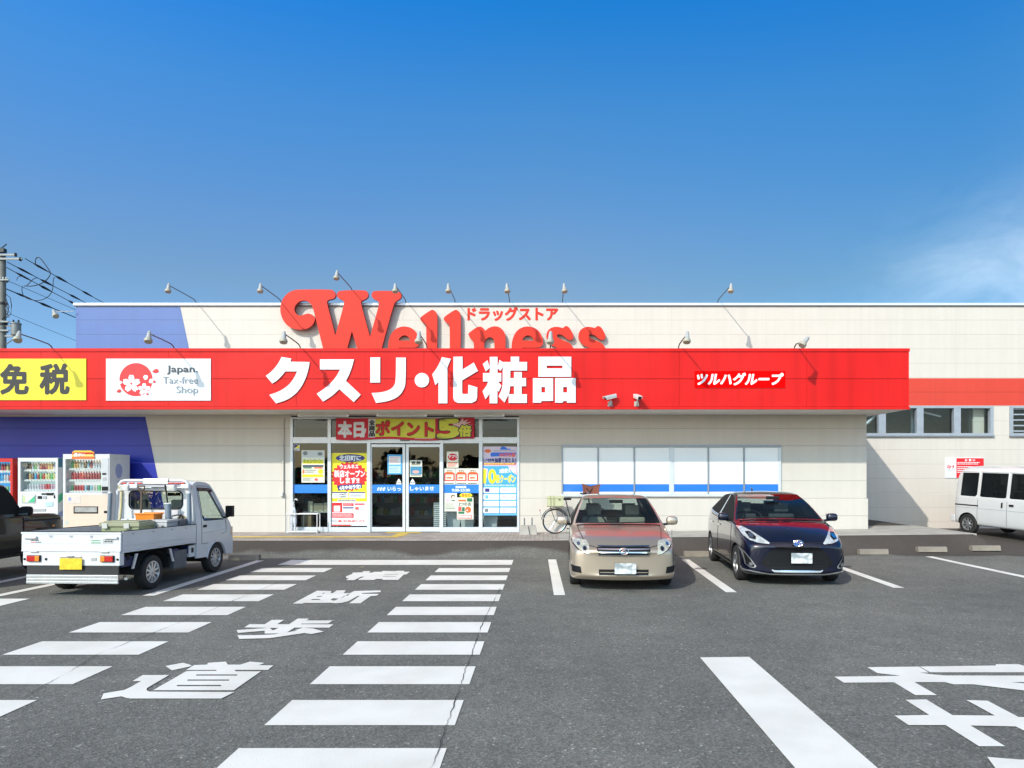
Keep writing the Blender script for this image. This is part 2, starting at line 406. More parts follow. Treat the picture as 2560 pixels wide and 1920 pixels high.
# ------------------------------------------------------------------ painted markings
def paint_wear(m, t, b, tcn):
    g = t.nodes.new('ShaderNodeNewGeometry')
    n = t.nodes.new('ShaderNodeTexNoise'); n.inputs['Scale'].default_value = 70; n.inputs['Detail'].default_value = 4; n.inputs['Roughness'].default_value = .75; t.links.new(g.outputs['Position'], n.inputs['Vector'])
    n2 = t.nodes.new('ShaderNodeTexNoise'); n2.inputs['Scale'].default_value = 1.7; n2.inputs['Detail'].default_value = 5; t.links.new(g.outputs['Position'], n2.inputs['Vector'])
    r = t.nodes.new('ShaderNodeValToRGB'); r.color_ramp.elements[0].position = 0.22; r.color_ramp.elements[0].color = (.34, .33, .31, 1); r.color_ramp.elements[1].position = .36; r.color_ramp.elements[1].color = (.74, .72, .665, 1)
    t.links.new(n.outputs['Fac'], r.inputs[0])
    r2 = t.nodes.new('ShaderNodeValToRGB'); r2.color_ramp.elements[0].position = .3; r2.color_ramp.elements[0].color = (.87, .86, .84, 1); r2.color_ramp.elements[1].position = .6; r2.color_ramp.elements[1].color = (1, 1, 1, 1)
    t.links.new(n2.outputs['Fac'], r2.inputs[0])
    x = t.nodes.new('ShaderNodeMix'); x.data_type = 'RGBA'; x.blend_type = 'MULTIPLY'; x.inputs['Factor'].default_value = 1
    t.links.new(r.outputs[0], x.inputs['A']); t.links.new(r2.outputs[0], x.inputs['B']); t.links.new(x.outputs['Result'], b.inputs['Base Color'])
PAINT = mat('road_paint', (0.8, 0.8, 0.8), 0.7, var=0, bump=0.25, bscale=150, extra=paint_wear)
def drape(b, x0, x1, y0, y1, dz=0.005, skew=0.0):
    n = max(1, int((y1 - y0) / 0.15)); rows = []
    k = []
    for i in range(n + 1):
        y = y0 + (y1 - y0) * i / n
        s = skew * (y - y0)
        k += [(x0 + s, y, gz(x0, y) + dz), (x1 + s, y, gz(x1, y) + dz)]
    b.add(k, [(2 * i, 2 * i + 1, 2 * i + 3, 2 * i + 2) for i in range(n)])
def line(b, a, c, wd, dz=0.005):
    a = Vector((*a, 0)); c = Vector((*c, 0)); d = (c - a); n = max(1, int(d.length / 0.2)); s = Vector((-d.y, d.x, 0)).normalized() * wd / 2
    k = []
    for i in range(n + 1):
        p = a + d * i / n
        for q in (p - s, p + s): k.append((q.x, q.y, gz(q.x, q.y) + dz))
    b.add(k, [(2 * i, 2 * i + 1, 2 * i + 3, 2 * i + 2) for i in range(n)])
b = MB()
for i in range(16):
    y1 = 13.2 - 0.9635 * i
    drape(b, -5.47, -4.09, y1 - 0.55, y1); drape(b, -2.03, -0.645, y1 - 0.55, y1)
drape(b, -5.35, -0.64, 13.66, 14.42)
tag(b.build('crosswalk_marking', PAINT, recalc=False), kind='structure')
b = MB()
line(b, (0.24, 10.25), (0.18, 14.5), 0.17)
line(b, (2.90, 10.5), (3.02, 14.5), 0.17)
line(b, (5.70, 10.9), (5.86, 14.6), 0.17)
line(b, (8.55, 11.6), (8.50, 15.0), 0.17)
line(b, (11.3, 11.6), (11.25, 15.2), 0.17)
line(b, (-5.93, 10.2), (-5.98, 14.35), 0.17)
line(b, (-8.22, 9.7), (-8.05, 12.6), 0.17); line(b, (-9.22, 10.0), (-9.15, 14.5), 0.17); line(b, (-8.31, 9.7), (-9.13, 9.92), 0.17, 0.0065)
line(b, (-7.52, 9.68), (-8.10, 9.68), 0.55, 0.0058)
tag(b.build('parking_line_marking', PAINT, recalc=False), kind='structure')
b = MB()
k = [(1.565, 2.0), (2.09, 2.0), (2.05, 6.78), (1.555, 6.76)]
b.add([(x, y, 0.0075) for x, y in k], [(0, 1, 2, 3)])
tag(b.build('stop_line_marking', PAINT, recalc=False), kind='structure')
def glyph_on_road(b, polys, zx, zy, k, dz=0.006):
    for q, loops in enumerate(polys):
        if not isinstance(loops[0][0], (tuple, list)): loops = [loops]
        lp = [[G(*p) for p in zoom(zx, zy, k, l)] for l in loops]
        tv, tf = fill(lp); b.add([(x, y, dz + 0.0006 * q + gz(x, y)) for x, y in tv], tf)
b = MB()
K4 = 600 / 2212; K3 = 380 / 2212; K6 = 500 / 2212
glyph_on_road(b, [[(640, 540), (800, 510), (860, 525), (885, 540), (700, 580)],
  [[(830, 578), (905, 532), (1025, 528), (1030, 512), (1195, 500), (1215, 528), (1330, 528), (1420, 500), (1555, 512), (1500, 533), (1635, 535), (1585, 577), (1275, 577), (1290, 590), (1520, 590), (1270, 765), (525, 765), (830, 590), (870, 586), (1110, 586), (1110, 577)],
   [(925, 619), (1305, 619), (1300, 630), (922, 630)], [(845, 666), (1230, 666), (1225, 677), (842, 677)], [(748, 716), (1155, 716), (1150, 728), (745, 728)]],
  [(430, 625), (675, 625), (470, 745), (465, 765), (490, 778), (1275, 783), (1155, 842), (320, 842), (280, 836), (235, 822), (45, 850), (70, 795), (265, 762), (330, 730), (415, 680), (335, 682)],
  [(1365, 185), (1415, 155), (1555, 155), (1620, 115), (1735, 115), (1670, 155), (1780, 155), (1860, 103), (1965, 103), (1940, 120), (2185, 120), (2140, 148), (1890, 150), (1890, 155), (2190, 157), (2150, 187), (1830, 187), (1745, 240), (1555, 242), (1555, 215), (1640, 210), (1680, 190)],
  [(1295, 210), (1600, 188), (1625, 210), (1310, 236)],
  [(1305, 258), (1500, 257), (1640, 250), (1860, 215), (1830, 212), (1910, 188), (2000, 195), (2100, 225), (1985, 247), (1920, 238), (1600, 285), (1320, 292)]], 240, 1520, K4)
glyph_on_road(b, [[[(185, 582), (540, 393), (750, 398), (735, 430), (770, 428), (830, 388), (960, 388), (925, 430), (1015, 430), (990, 465), (925, 468), (945, 482), (850, 510), (770, 503), (735, 530), (790, 540), (900, 490), (1000, 440), (1080, 398), (1465, 390), (1465, 415), (1190, 428), (1190, 438), (1440, 440), (1410, 465), (1320, 472), (1170, 578), (1005, 578), (1160, 470), (1130, 470), (1000, 545), (900, 570), (810, 577), (740, 570), (350, 572), (330, 582)],
   [(605, 438), (650, 418), (640, 436)], [(525, 487), (550, 473), (625, 470), (600, 481)], [(440, 530), (480, 515), (590, 515), (570, 528)]],
  [[(960, 185), (1050, 150), (1060, 130), (1200, 125), (1215, 108), (1320, 108), (1290, 130), (1345, 130), (1370, 118), (1480, 118), (1500, 103), (1600, 108), (1690, 108), (1700, 103), (1800, 103), (1810, 118), (1890, 118), (1840, 155), (1800, 160), (1720, 238), (1480, 235), (1500, 220), (1400, 222), (1370, 238), (1140, 238), (1150, 220), (1230, 190), (1180, 190), (1080, 240), (965, 240), (1000, 212), (965, 210)],
   [(1520, 152), (1720, 152), (1715, 157), (1515, 157)], [(1500, 182), (1690, 182), (1685, 187), (1495, 187)]]], 700, 1410, K3)
tag(b.build('road_lettering_marking', PAINT, recalc=False), kind='structure')
b = MB()
glyph_on_road(b, [[(480, 130), (1050, 124), (1160, 190), (1060, 190), (1180, 208), (1330, 222), (2300, 224), (2300, 296), (1000, 296), (1250, 440), (1010, 440), (775, 298), (220, 302), (115, 236), (850, 226), (590, 195)],
  [(1060, 124), (1900, 113), (1900, 98), (2150, 98), (2300, 140), (2300, 188), (1175, 188)],
  [(1310, 290), (1990, 290), (2300, 320), (2300, 400), (1650, 322), (1430, 322)],
  [(900, 495), (1130, 490), (1420, 665), (1890, 670), (1575, 497), (1810, 505), (2150, 685), (2300, 690), (2300, 880), (2120, 790), (1620, 780), (2005, 1010), (1715, 1010), (1345, 775), (935, 775), (780, 670), (1165, 663)],
  [(1805, 1130), (2300, 1170), (2300, 1320), (1900, 1260)]], 2060, 1640, K6)
tag(b.build('lane_lettering_marking', PAINT, recalc=False), kind='structure')
# cracks along the paving joints
CRK = mat('crack', (0.012, 0.012, 0.012), 0.95, var=0)
def crack(pts, wd, seed):
    rnd = random.Random(seed); b = MB(); k = []
    P_ = []
    for (a, c) in zip(pts, pts[1:]):
        n = max(2, int(math.hypot(c[0] - a[0], c[1] - a[1]) / 0.05))
        P_ += [(a[0] + (c[0] - a[0]) * i / n, a[1] + (c[1] - a[1]) * i / n) for i in range(n)]
    for i, (x, y) in enumerate(P_):
        j = 0.02 * noise.noise(Vector((y * 1.5, seed, 0))) + rnd.uniform(-.006, .006); h = wd * max(0.0, 0.45 + 0.9 * noise.noise(Vector((y * 2.5, seed + 9, 0)))) + 0.0012
        k += [(x + j - h / 2, y, gz(x, y) + 0.0105), (x + j + h / 2, y, gz(x, y) + 0.0105)]
    b.add(k, [(2 * i, 2 * i + 1, 2 * i + 3, 2 * i + 2) for i in range(len(P_) - 1)])
    tag(b.build('asphalt_crack', CRK, recalc=False), kind='structure')
crack([G(1076, 1925), G(1095, 1880), G(1205, 1560), G(1252, 1470)], 0.008, 1)
crack([G(60, 1745), G(250, 1635), G(470, 1550), G(700, 1455)], 0.009, 5)


# ------------------------------------------------------------------ shop building
def siding(z0, step, xs_=None, xo=0.0, colr=(0.80, 0.76, 0.69), gd=0.76):
    def fn(m, t, b, tcn):
        nn = t.nodes.new; g = nn('ShaderNodeNewGeometry'); sp = nn('ShaderNodeSeparateXYZ'); t.links.new(g.outputs['Position'], sp.inputs[0])
        def mth(op, a, c=None):
            x = nn('ShaderNodeMath'); x.operation = op
            for i, q in enumerate((a, c)):
                if q is None: continue
                if hasattr(q, 'links'): t.links.new(q, x.inputs[i])
                else: x.inputs[i].default_value = q
            return x.outputs[0]
        def groove(v, o, st, wd):
            d = mth('FRACT', mth('DIVIDE', mth('SUBTRACT', v, o - st / 2), st)); d = mth('ABSOLUTE', mth('SUBTRACT', d, 0.5)); d = mth('MULTIPLY', d, st)
            r = nn('ShaderNodeMapRange'); r.inputs['From Min'].default_value = wd; r.inputs['From Max'].default_value = wd * 2; t.links.new(d, r.inputs['Value']); return r.outputs[0]
        h = groove(sp.outputs['Z'], z0, step, 0.006)
        gmix = h
        if xs_: gmix = mth('MULTIPLY', h, mth('MAXIMUM', groove(sp.outputs['X'], xo, xs_, 0.0035), 0.35))
        n = nn('ShaderNodeTexNoise'); n.inputs['Scale'].default_value = 1.1; n.inputs['Detail'].default_value = 7; n.inputs['Roughness'].default_value = .65; t.links.new(g.outputs['Position'], n.inputs['Vector'])
        mp_ = nn('ShaderNodeMapping'); mp_.inputs['Scale'].default_value = (7, 7, 0.35); t.links.new(g.outputs['Position'], mp_.inputs[0])
        n3 = nn('ShaderNodeTexNoise'); n3.inputs['Scale'].default_value = 1.0; n3.inputs['Detail'].default_value = 4; t.links.new(mp_.outputs[0], n3.inputs['Vector'])
        av = mth('MULTIPLY', mth('ADD', n.outputs['Fac'], n3.outputs['Fac']), 0.5)
        r = nn('ShaderNodeValToRGB'); r.color_ramp.elements[0].position = .32; r.color_ramp.elements[0].color = (*[c * .955 for c in colr], 1); r.color_ramp.elements[1].position = .62; r.color_ramp.elements[1].color = (*[min(1, c * 1.03) for c in colr], 1)
        t.links.new(av, r.inputs[0])
        x = nn('ShaderNodeMix'); x.data_type = 'RGBA'; t.links.new(gmix, x.inputs['Factor']); x.inputs['A'].default_value = (*[c * gd for c in colr], 1); t.links.new(r.outputs[0], x.inputs['B'])
        t.links.new(x.outputs['Result'], b.inputs['Base Color'])
        n2 = nn('ShaderNodeTexNoise'); n2.inputs['Scale'].default_value = 90; n2.inputs['Detail'].default_value = 3; t.links.new(g.outputs['Position'], n2.inputs['Vector'])
        bh = mth('ADD', mth('MULTIPLY', gmix, 0.6), mth('MULTIPLY', n2.outputs['Fac'], 0.25))
        bp = nn('ShaderNodeBump'); bp.inputs['Strength'].default_value = 0.5; bp.inputs['Distance'].default_value = 0.01; t.links.new(bh, bp.inputs['Height']); t.links.new(bp.outputs[0], b.inputs['Normal'])
    return fn
CRE = (0.565, 0.515, 0.455)
SID_L = mat('siding_lower', CRE, 0.6, var=0, extra=siding(1.19, 0.4605, None, 0, CRE))
SID_U = mat('siding_upper', CRE, 0.6, var=0, extra=siding(1.22, 0.4605, 3.03, -5.0, CRE, 0.86))
BLUE = (0.008, 0.018, 0.30)
SID_LB = mat('siding_lower_blue', BLUE, 0.5, var=0, extra=siding(1.19, 0.4605, None, 0, BLUE))
SID_UB = mat('siding_upper_blue', (0.078, 0.142, 0.36), 0.5, var=0, extra=siding(1.22, 0.4605, None, 0, (0.078, 0.142, 0.36)))
SID_UR = mat('siding_upper_red', (0.56, 0.045, 0.022), 0.5, var=0, extra=siding(1.22 + 0.4605 * 0.0, 0.4605, 3.03, 9.5, (0.56, 0.045, 0.022)))
INT = mat('interior_wall', (0.34, 0.35, 0.35), 0.8, var=0.1)
INTF = mat('interior_floor', (0.5, 0.5, 0.48), 0.4, var=0.1)
ALU = mat('aluminium_frame', (0.62, 0.645, 0.67), 0.38, metal=0.25, var=0.04)
ALUD = mat('aluminium_dark', (0.30, 0.32, 0.35), 0.4, metal=0.5, var=0.05)
GLS = glass_mat('shop_glass', (0.76, 0.83, 0.82), 0.55)

shop = empty('shop_building', (0, YW, 0.3), label='long cream clad shop with red fascia and blue painted left end', cat='shop')
def wmap(u, v, d): return (u, d, v)
def part(mb, name, m=None, parent=None, **kw):
    o = mb.build(name, m, **kw); o.parent = parent or shop; o.matrix_parent_inverse = (parent or shop).matrix_basis.inverted() if (parent or shop) is shop else Matrix()
    return o
def wx(px): return (px - CX) / 95.0
def wz(py): return CH + (HY - py) / 94.97
SFX0, SFX1, SFZ0, SFZ1 = wx(727), wx(1297.5), 0.30, 3.33
XR, XL = 8.5, -14.95
wl = MB()
wl.prism([rc(XL, 0.1, XR, 3.40), rc(SFX0, 0.0, SFX1, SFZ1 + 0.03)], wmap, YW, YW + 0.18, SID_L)
wl.box(XR - 0.18, XR, YW + 0.182, YU - 0.01, 0.1, 3.40, SID_L)
wl.box(XL, XL + 0.18, YW + 0.182, YU - 0.01, 0.1, 3.40, SID_L)
part(wl, 'entrance_wall')
# plinth course standing proud at the foot
pl = MB(); pl.box(wx(395) + 0.6, SFX0 - 0.14, YW - 0.022, YW - 0.001, 0.26, 1.185, SID_L); part(pl, 'plinth')
pl = MB(); pl.box(SFX1 + 0.06, XR + 0.03, YW - 0.022, YW - 0.001, 0.26, 1.185, SID_L)
pl.box(XR + 0.001, XR + 0.03, YW, YU - 0.1, 0.2, 1.185, SID_L); part(pl, 'plinth')

# blue painted end of the lower wall
bl = MB(); bx = lambda z: wx(363.1) + (3.34 - z) / (3.34 - wz(1198)) * (wx(395) - wx(363.1))
bl.prism([[(XL - 0.002, 0.26), (bx(0.26), 0.26), (bx(3.338), 3.338), (XL - 0.002, 3.338)]], wmap, YW - 0.004, YW - 0.0005, SID_LB)
part(bl, 'blue_panel')
# main hall
TOPZ = CH + (HY - 764) / 78.2
hw = [rc(XL, 0.0, 22.0, TOPZ), rc(XL + 0.3, 0.1, 8.3, 3.3)]
WZ0, WZ1 = CH + (HY - 1087) / 78.2, CH + (HY - 1016) / 78.2
ux = lambda px: (px - CX) / 78.2
hw += [rc(7.6 + 0.95, WZ0, ux(2482), WZ1), rc(ux(2523), WZ0, ux(2523) + 3.2, WZ1)]
mh = MB(); mh.prism(hw, wmap, YU, YU + 0.18, SID_U)
mh.box(XL, XL + 0.18, YU + 0.182, 46, 0, TOPZ, SID_U); mh.box(21.82, 22.0, YU + 0.182, 46, 0, TOPZ, SID_U); mh.box(XL, 22.0, 46, 46.2, 0, TOPZ, SID_U)
part(mh, 'hall_wall')
hp = MB(); hp.box(XR + 0.04, 22.0, YU - 0.022, YU - 0.001, 0.0, 1.215, SID_U); part(hp, 'hall_plinth')
rf = MB(); rf.box(XL + 0.2, 21.8, YU + 0.2, 45.9, TOPZ - 0.5, TOPZ - 0.35, INT); rf.box(XL + 0.2, XR - 0.2, YW + 0.2, YU - 0.02, 3.42, 3.55, INT); part(rf, 'roof')
fl = MB(); fl.box(XL + 0.2, XR - 0.2, YW + 0.2, YU + 0.2, 0.1, 0.29, INTF); fl.box(XL + 0.2, 21.8, YU + 0.21, 45.9, 0.1, 0.29, INTF); part(fl, 'floor_slab')
COP = mat('coping_metal', (0.66, 0.70, 0.76), 0.4, metal=0.3, var=0.03)
cp = MB()
x = XL - 0.06
while x < 22.0:
    x1 = min(x + 4.0, 22.06); cp.box(x, x1 - 0.004, YU - 0.05, YU + 0.25, TOPZ + 0.002, TOPZ + 0.075, COP); x += 4.0
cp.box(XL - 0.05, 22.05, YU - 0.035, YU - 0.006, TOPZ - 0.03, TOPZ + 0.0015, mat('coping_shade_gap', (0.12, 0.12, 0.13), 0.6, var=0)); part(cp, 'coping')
bl = MB(); sx = lambda z: ux(450.8) + (TOPZ - 0.05 - z) / (CH + (764 - 764) / 78.2 + 5.33 - 0.05 - (CH + (HY - 870) / 78.2)) * (ux(471.6) - ux(450.8))
bl.prism([[(XL - 0.003, 4.0), (sx(4.0), 4.0), (sx(TOPZ - 0.032), TOPZ - 0.032), (XL - 0.003, TOPZ - 0.032)]], wmap, YU - 0.004, YU - 0.0005, SID_UB); part(bl, 'blue_panel')
rs = MB(); rs.box(8.6, 22.0, YU - 0.004, YU - 0.0005, CH + (HY - 1014) / 78.2, CH + (HY - 945.6) / 78.2, SID_UR); part(rs, 'red_band')

# fascia (red box along the front) and its soffit
def fascia_m(m, t, b, tcn):
    nn = t.nodes.new; g = nn('ShaderNodeNewGeometry')
    n = nn('ShaderNodeTexNoise'); n.inputs['Scale'].default_value = 0.5; n.inputs['Detail'].default_value = 2; t.links.new(g.outputs['Position'], n.inputs['Vector'])
    r = nn('ShaderNodeValToRGB'); r.color_ramp.elements[0].position = .3; r.color_ramp.elements[0].color = (.57, .007, .006, 1); r.color_ramp.elements[1].position = .7; r.color_ramp.elements[1].color = (.64, .012, .010, 1)
    t.links.new(n.outputs['Fac'], r.inputs[0]); t.links.new(r.outputs[0], b.inputs['Base Color'])
    mp_ = nn('ShaderNodeMapping'); mp_.inputs['Scale'].default_value = (4.5, 4.5, .22); t.links.new(g.outputs['Position'], mp_.inputs[0])
    n3 = nn('ShaderNodeTexNoise'); n3.inputs['Scale'].default_value = 1; n3.inputs['Detail'].default_value = 5; t.links.new(mp_.outputs[0], n3.inputs['Vector'])
    r3 = nn('ShaderNodeValToRGB'); r3.color_ramp.elements[0].position = .34; r3.color_ramp.elements[0].color = (.88, .9, .9, 1); r3.color_ramp.elements[1].position = .55; r3.color_ramp.elements[1].color = (1, 1, 1, 1); t.links.new(n3.outputs['Fac'], r3.inputs[0])
    mm3 = nn('ShaderNodeMix'); mm3.data_type = 'RGBA'; mm3.blend_type = 'MULTIPLY'; mm3.inputs['Factor'].default_value = 1; t.links.new(r.outputs[0], mm3.inputs['A']); t.links.new(r3.outputs[0], mm3.inputs['B']); t.links.new(mm3.outputs['Result'], b.inputs['Base Color'])
    bp = nn('ShaderNodeBump'); bp.inputs['Strength'].default_value = .6; bp.inputs['Distance'].default_value = .06; t.links.new(n.outputs['Fac'], bp.inputs['Height']); t.links.new(bp.outputs[0], b.inputs['Normal'])
RED = mat('fascia_red', (0.75, 0.02, 0.02), 0.4, var=0, spec=0.22, extra=fascia_m)
FZ0, FZ1 = CH + (HY - 1023.5) / 103.6, CH + (HY - 871) / 103.6
FXR = 8.82; FXL = -15.3
SEAM = CH + (HY - 947) / 103.6
fc = MB()
x = FXL; k = -15.10
edges = [FXL] + [-5.967 + 3.08 * i for i in range(-3, 5)] + [FXR]
edges = sorted(e for e in set(edges) if FXL <= e <= FXR)
for a, c in zip(edges, edges[1:]):
    fc.box(a + 0.003, c - 0.003, YC, YC + 0.03, FZ0 + 0.075, SEAM - 0.006, RED); fc.box(a + 0.003, c - 0.003, YC, YC + 0.03, SEAM + 0.006, FZ1 - 0.085, RED)
RSEAM = mat('fascia_seam', (0.30, 0.006, 0.008), 0.5, var=0)
fc.box(FXL, FXR, YC + 0.031, YW - 0.002, FZ0 + 0.012, FZ1 - 0.09, RSEAM)
for z0, z1 in ((FZ0, FZ0 + 0.068), (FZ1 - 0.078, FZ1)): fc.box(FXL - 0.02, FXR + 0.01, YC - 0.018, YC + 0.06, z0, z1, RED)
fc.box(FXR + 0.0005, FXR + 0.008, YC + 0.062, YU - 0.01, FZ0 + 0.012, FZ1, RED)
fc.box(XR + 0.1, FXR - 0.002, YW + 0.302, YU - 0.012, FZ0 + 0.21, FZ1 - 0.02, RED)
fc.box(FXL, FXR - 0.01, YC + 0.062, YW + 0.3, FZ1 - 0.088, FZ1 - 0.02, RED)
part(fc, 'fascia', bevel=0.0)
SOF = mat('soffit', (0.66, 0.63, 0.58), 0.7, var=0.05, scale=1.5)
so = MB(); so.box(FXL + 0.01, FXR - 0.005, YC + 0.062, YW - 0.006, FZ0 + 0.0005, FZ0 + 0.0115, SOF); so.box(XR + 0.001, FXR - 0.005, YW - 0.006, YU - 0.01, FZ0 + 0.0005, FZ0 + 0.2, SOF)
part(so, 'soffit')

# high windows of the hall
ALUW = mat('aluminium_weathered', (0.33, 0.36, 0.40), 0.45, metal=0.2, var=0.06)
def hall_window(x0, x1, lites, louvre):
    f = MB(); t = 0.06; ALU = ALUW
    f.box(x0, x1, YU - 0.05, YU + 0.1, WZ0 - 0.02, WZ0 + 0.05, ALU); f.box(x0, x1, YU - 0.05, YU + 0.1, WZ1 - 0.06, WZ1 + 0.01, ALU)
    f.box(x0 - 0.02, x1 + 0.02, YU - 0.075, YU - 0.03, WZ0 - 0.06, WZ0 - 0.021, ALUD)
    for a, c in lites: f.box(a, c, YU - 0.045, YU + 0.09, WZ0 + 0.0505, WZ1 - 0.0605, ALU)
    w_ = f.build('window'); w_.parent = shop; w_.matrix_parent_inverse = shop.matrix_basis.inverted()
    if louvre:
        l = MB(); n_ = 5
        for i in range(n_):
            z = WZ0 + 0.12 + i * (WZ1 - WZ0 - 0.2) / (n_ - 1); l.box(x0 + 0.07, x1 - 0.07, YU + 0.0, YU + 0.05, z - 0.022, z + 0.022, ALU)
        part(l, 'louvre', parent=w_)
    p = MB(); p.quad((x0, YU + 0.07, WZ0), (x1, YU + 0.07, WZ0), (x1, YU + 0.07, WZ1), (x0, YU + 0.07, WZ1), GLS); part(p, 'pane', parent=w_, recalc=False)
hall_window(8.55, ux(2482), [(8.551, 8.6), (ux(2195), ux(2213)), (ux(2290), ux(2307)), (ux(2383), ux(2400)), (ux(2474), ux(2481.9))], False)
hall_window(ux(2523), ux(2523) + 3.2, [(ux(2523) + 0.001, ux(2531)), (ux(2600), ux(2612)), (ux(2523) + 3.1, ux(2523) + 3.199)], True)
tr = MB()                                  # steel inside the hall, seen through the high windows
for x in (9.3, 12.2, 15.2): tr.box(x, x + 0.12, 22.6, 22.72, 0.3, TOPZ - 0.55, ALUD)
tr.tube([(9.9, 22.1, 2.95), (11.2, 22.1, 4.1)], 0.045, 8, ALU); tr.tube([(11.5, 22.1, 4.05), (12.9, 22.1, 3.7)], 0.035, 8, ALU); tr.tube([(9.2, 22.1, 3.25), (10.6, 22.1, 3.5)], 0.025, 8, ALU); tr.box(13.9, 14.25, 22.0, 22.1, 2.9, 4.2, SID_U); tr.box(13.75, 13.86, 22.0, 22.1, 2.9, 4.2, mat('dark_strip', (.02, .02, .02), .6))
tr.box(8.7, 21.0, 24.5, 24.6, 0.3, 6.3, INT); part(tr, 'steel_frame')

# front window with white film and a blue band
FILM = mat('window_film', (0.80, 0.81, 0.83), 0.16, var=0.02, scale=1.0, coat=0.3); FBLU = mat('film_blue', (0.02, 0.17, 0.62), 0.2, var=0.02, coat=0.3)
zx = lambda x: wx(1300 + x * 0.4069); zz = lambda y: wz(1080 + y * 0.4069)
fw = MB(); Y0 = YW - 0.055
fw.box(zx(255), zx(1601), Y0, YW - 0.001, zz(95), zz(79), ALUD); fw.box(zx(255), zx(1601), Y0 - 0.02, YW - 0.001, zz(396), zz(380), ALU)
for a, c in ((255, 264), (474, 484), (696, 706), (915, 944), (1150, 1160), (1369, 1379), (1584, 1601)):
    fw.box(zx(a), zx(c), Y0 + 0.004, YW - 0.001, zz(379.8), zz(95.2), ALUD if c - a < 12 else ALU)
fwo = fw.build('window'); fwo.parent = shop; fwo.matrix_parent_inverse = shop.matrix_basis.inverted()
for a, c in ((264, 474), (484, 696), (706, 915), (944, 1150), (1160, 1369), (1379, 1584)):
    p = MB(); ya = YW - 0.025
    p.box(zx(a) + .001, zx(c) - .001, ya, YW - 0.002, zz(320), zz(95.5), FILM); p.box(zx(a) + .001, zx(c) - .001, ya, YW - 0.002, zz(366.8), zz(320.3), FBLU); p.box(zx(a) + .001, zx(c) - .001, ya, YW - 0.002, zz(379.5), zz(367.2), FILM)
    part(p, 'pane', parent=fwo)

# entrance: glazed shop front with a pair of sliding doors
ex = lambda x: wx(680 + x * 0.28933); ez = lambda y: wz(1020 + y * 0.28933)
sf = MB()
Ya, Yb = YW - 0.03, YW + 0.13
ZT = 3.325
for a, c in ((160, 182), (482, 511), (822, 853), (1452, 1480), (1788, 1819), (2118, 2138)):
    sf.box(ex(a), ex(c), Ya, Yb, 0.301, ZT, ALU)
cols = [(182, 482), (511, 822), (853, 1452), (1480, 1788), (1819, 2118)]
for a, c in cols:
    sf.box(ex(a), ex(c), Ya + 0.004, Yb, ez(305), ez(252), ALU); sf.box(ex(a), ex(c), Ya + 0.004, Yb, ZT - 0.05, ZT, ALU)
    if a != 853: sf.box(ex(a), ex(c), Ya + 0.004, Yb, 0.302, ez(1030), ALU)
sfo = sf.build('shop_front', bevel=0.004); sfo.parent = shop; sfo.matrix_parent_inverse = shop.matrix_basis.inverted()
STR = mat('blue_glass_strip', (0.02, 0.19, 0.68), 0.3, var=0.02)
for a, c in cols:
    p = MB(); p.quad((ex(a), YW + 0.03, ez(252)), (ex(c), YW + 0.03, ez(252)), (ex(c), YW + 0.03, ZT - 0.05), (ex(a), YW + 0.03, ZT - 0.05), GLS); part(p, 'transom_pane', parent=sfo, recalc=False)
    if a != 853:
        p = MB(); p.quad((ex(a), YW + 0.03, ez(1030)), (ex(c), YW + 0.03, ez(1030)), (ex(c), YW + 0.03, ez(305)), (ex(a), YW + 0.03, ez(305)), GLS); part(p, 'pane', parent=sfo, recalc=False)
        if a in (182, 1480):
            p = MB(); p.box(ex(a) + .003, ex(c) - .003, YW + 0.02, YW + 0.028, ez(735), ez(662), STR); part(p, 'glass_strip', parent=sfo)
for a, c, h in ((855, 1151, 1), (1157, 1455, -1)):
    d = MB(); y0, y1 = YW + 0.0, YW + 0.05; t = 24
    d.box(ex(a), ex(c), y0, y1, 0.31, ez(1030), ALU); d.box(ex(a), ex(c), y0, y1, ez(338), ez(313), ALU)
    d.box(ex(a), ex(a + (8 if h == 1 else t)), y0, y1, ez(1030) + .0005, ez(338) - .0005, ALU); d.box(ex(c - (t if h == 1 else 8)), ex(c), y0, y1, ez(1030) + .0005, ez(338) - .0005, ALU)
    do = d.build('sliding_door', bevel=0.004); do.parent = shop; do.matrix_parent_inverse = shop.matrix_basis.inverted()
    p = MB(); p.quad((ex(a), YW + 0.025, ez(1030)), (ex(c), YW + 0.025, ez(1030)), (ex(c), YW + 0.025, ez(338)), (ex(a), YW + 0.025, ez(338)), GLS); part(p, 'pane', parent=do, recalc=False)
    p = MB(); xa, xc = (a + 8, c - t) if h == 1 else (a + t, c - 8)
    p.box(ex(xa) + .002, ex(xc) - .002, YW + 0.012, YW + 0.02, ez(735), ez(662), STR)
    # warning triangles beside the meeting stile
    tx = 1095 if h == 1 else 1213
    p.add([(ex(tx - 22), YW + 0.013, ez(643)), (ex(tx + 22), YW + 0.013, ez(643)), (ex(tx), YW + 0.013, ez(610))], [(0, 1, 2)], FILM); p.box(ex(tx - 22), ex(tx + 22), YW + .012, YW + .018, ez(660), ez(648), FILM)
    part(p, 'glass_strip', parent=do)
sn = MB(); sn.box(ex(1110), ex(1190), YW - 0.07, YW - 0.031, ez(285), ez(266), mat('sensor_grey', (0.12, 0.12, 0.12), 0.4)); part(sn, 'door_sensor', bevel=0.008)
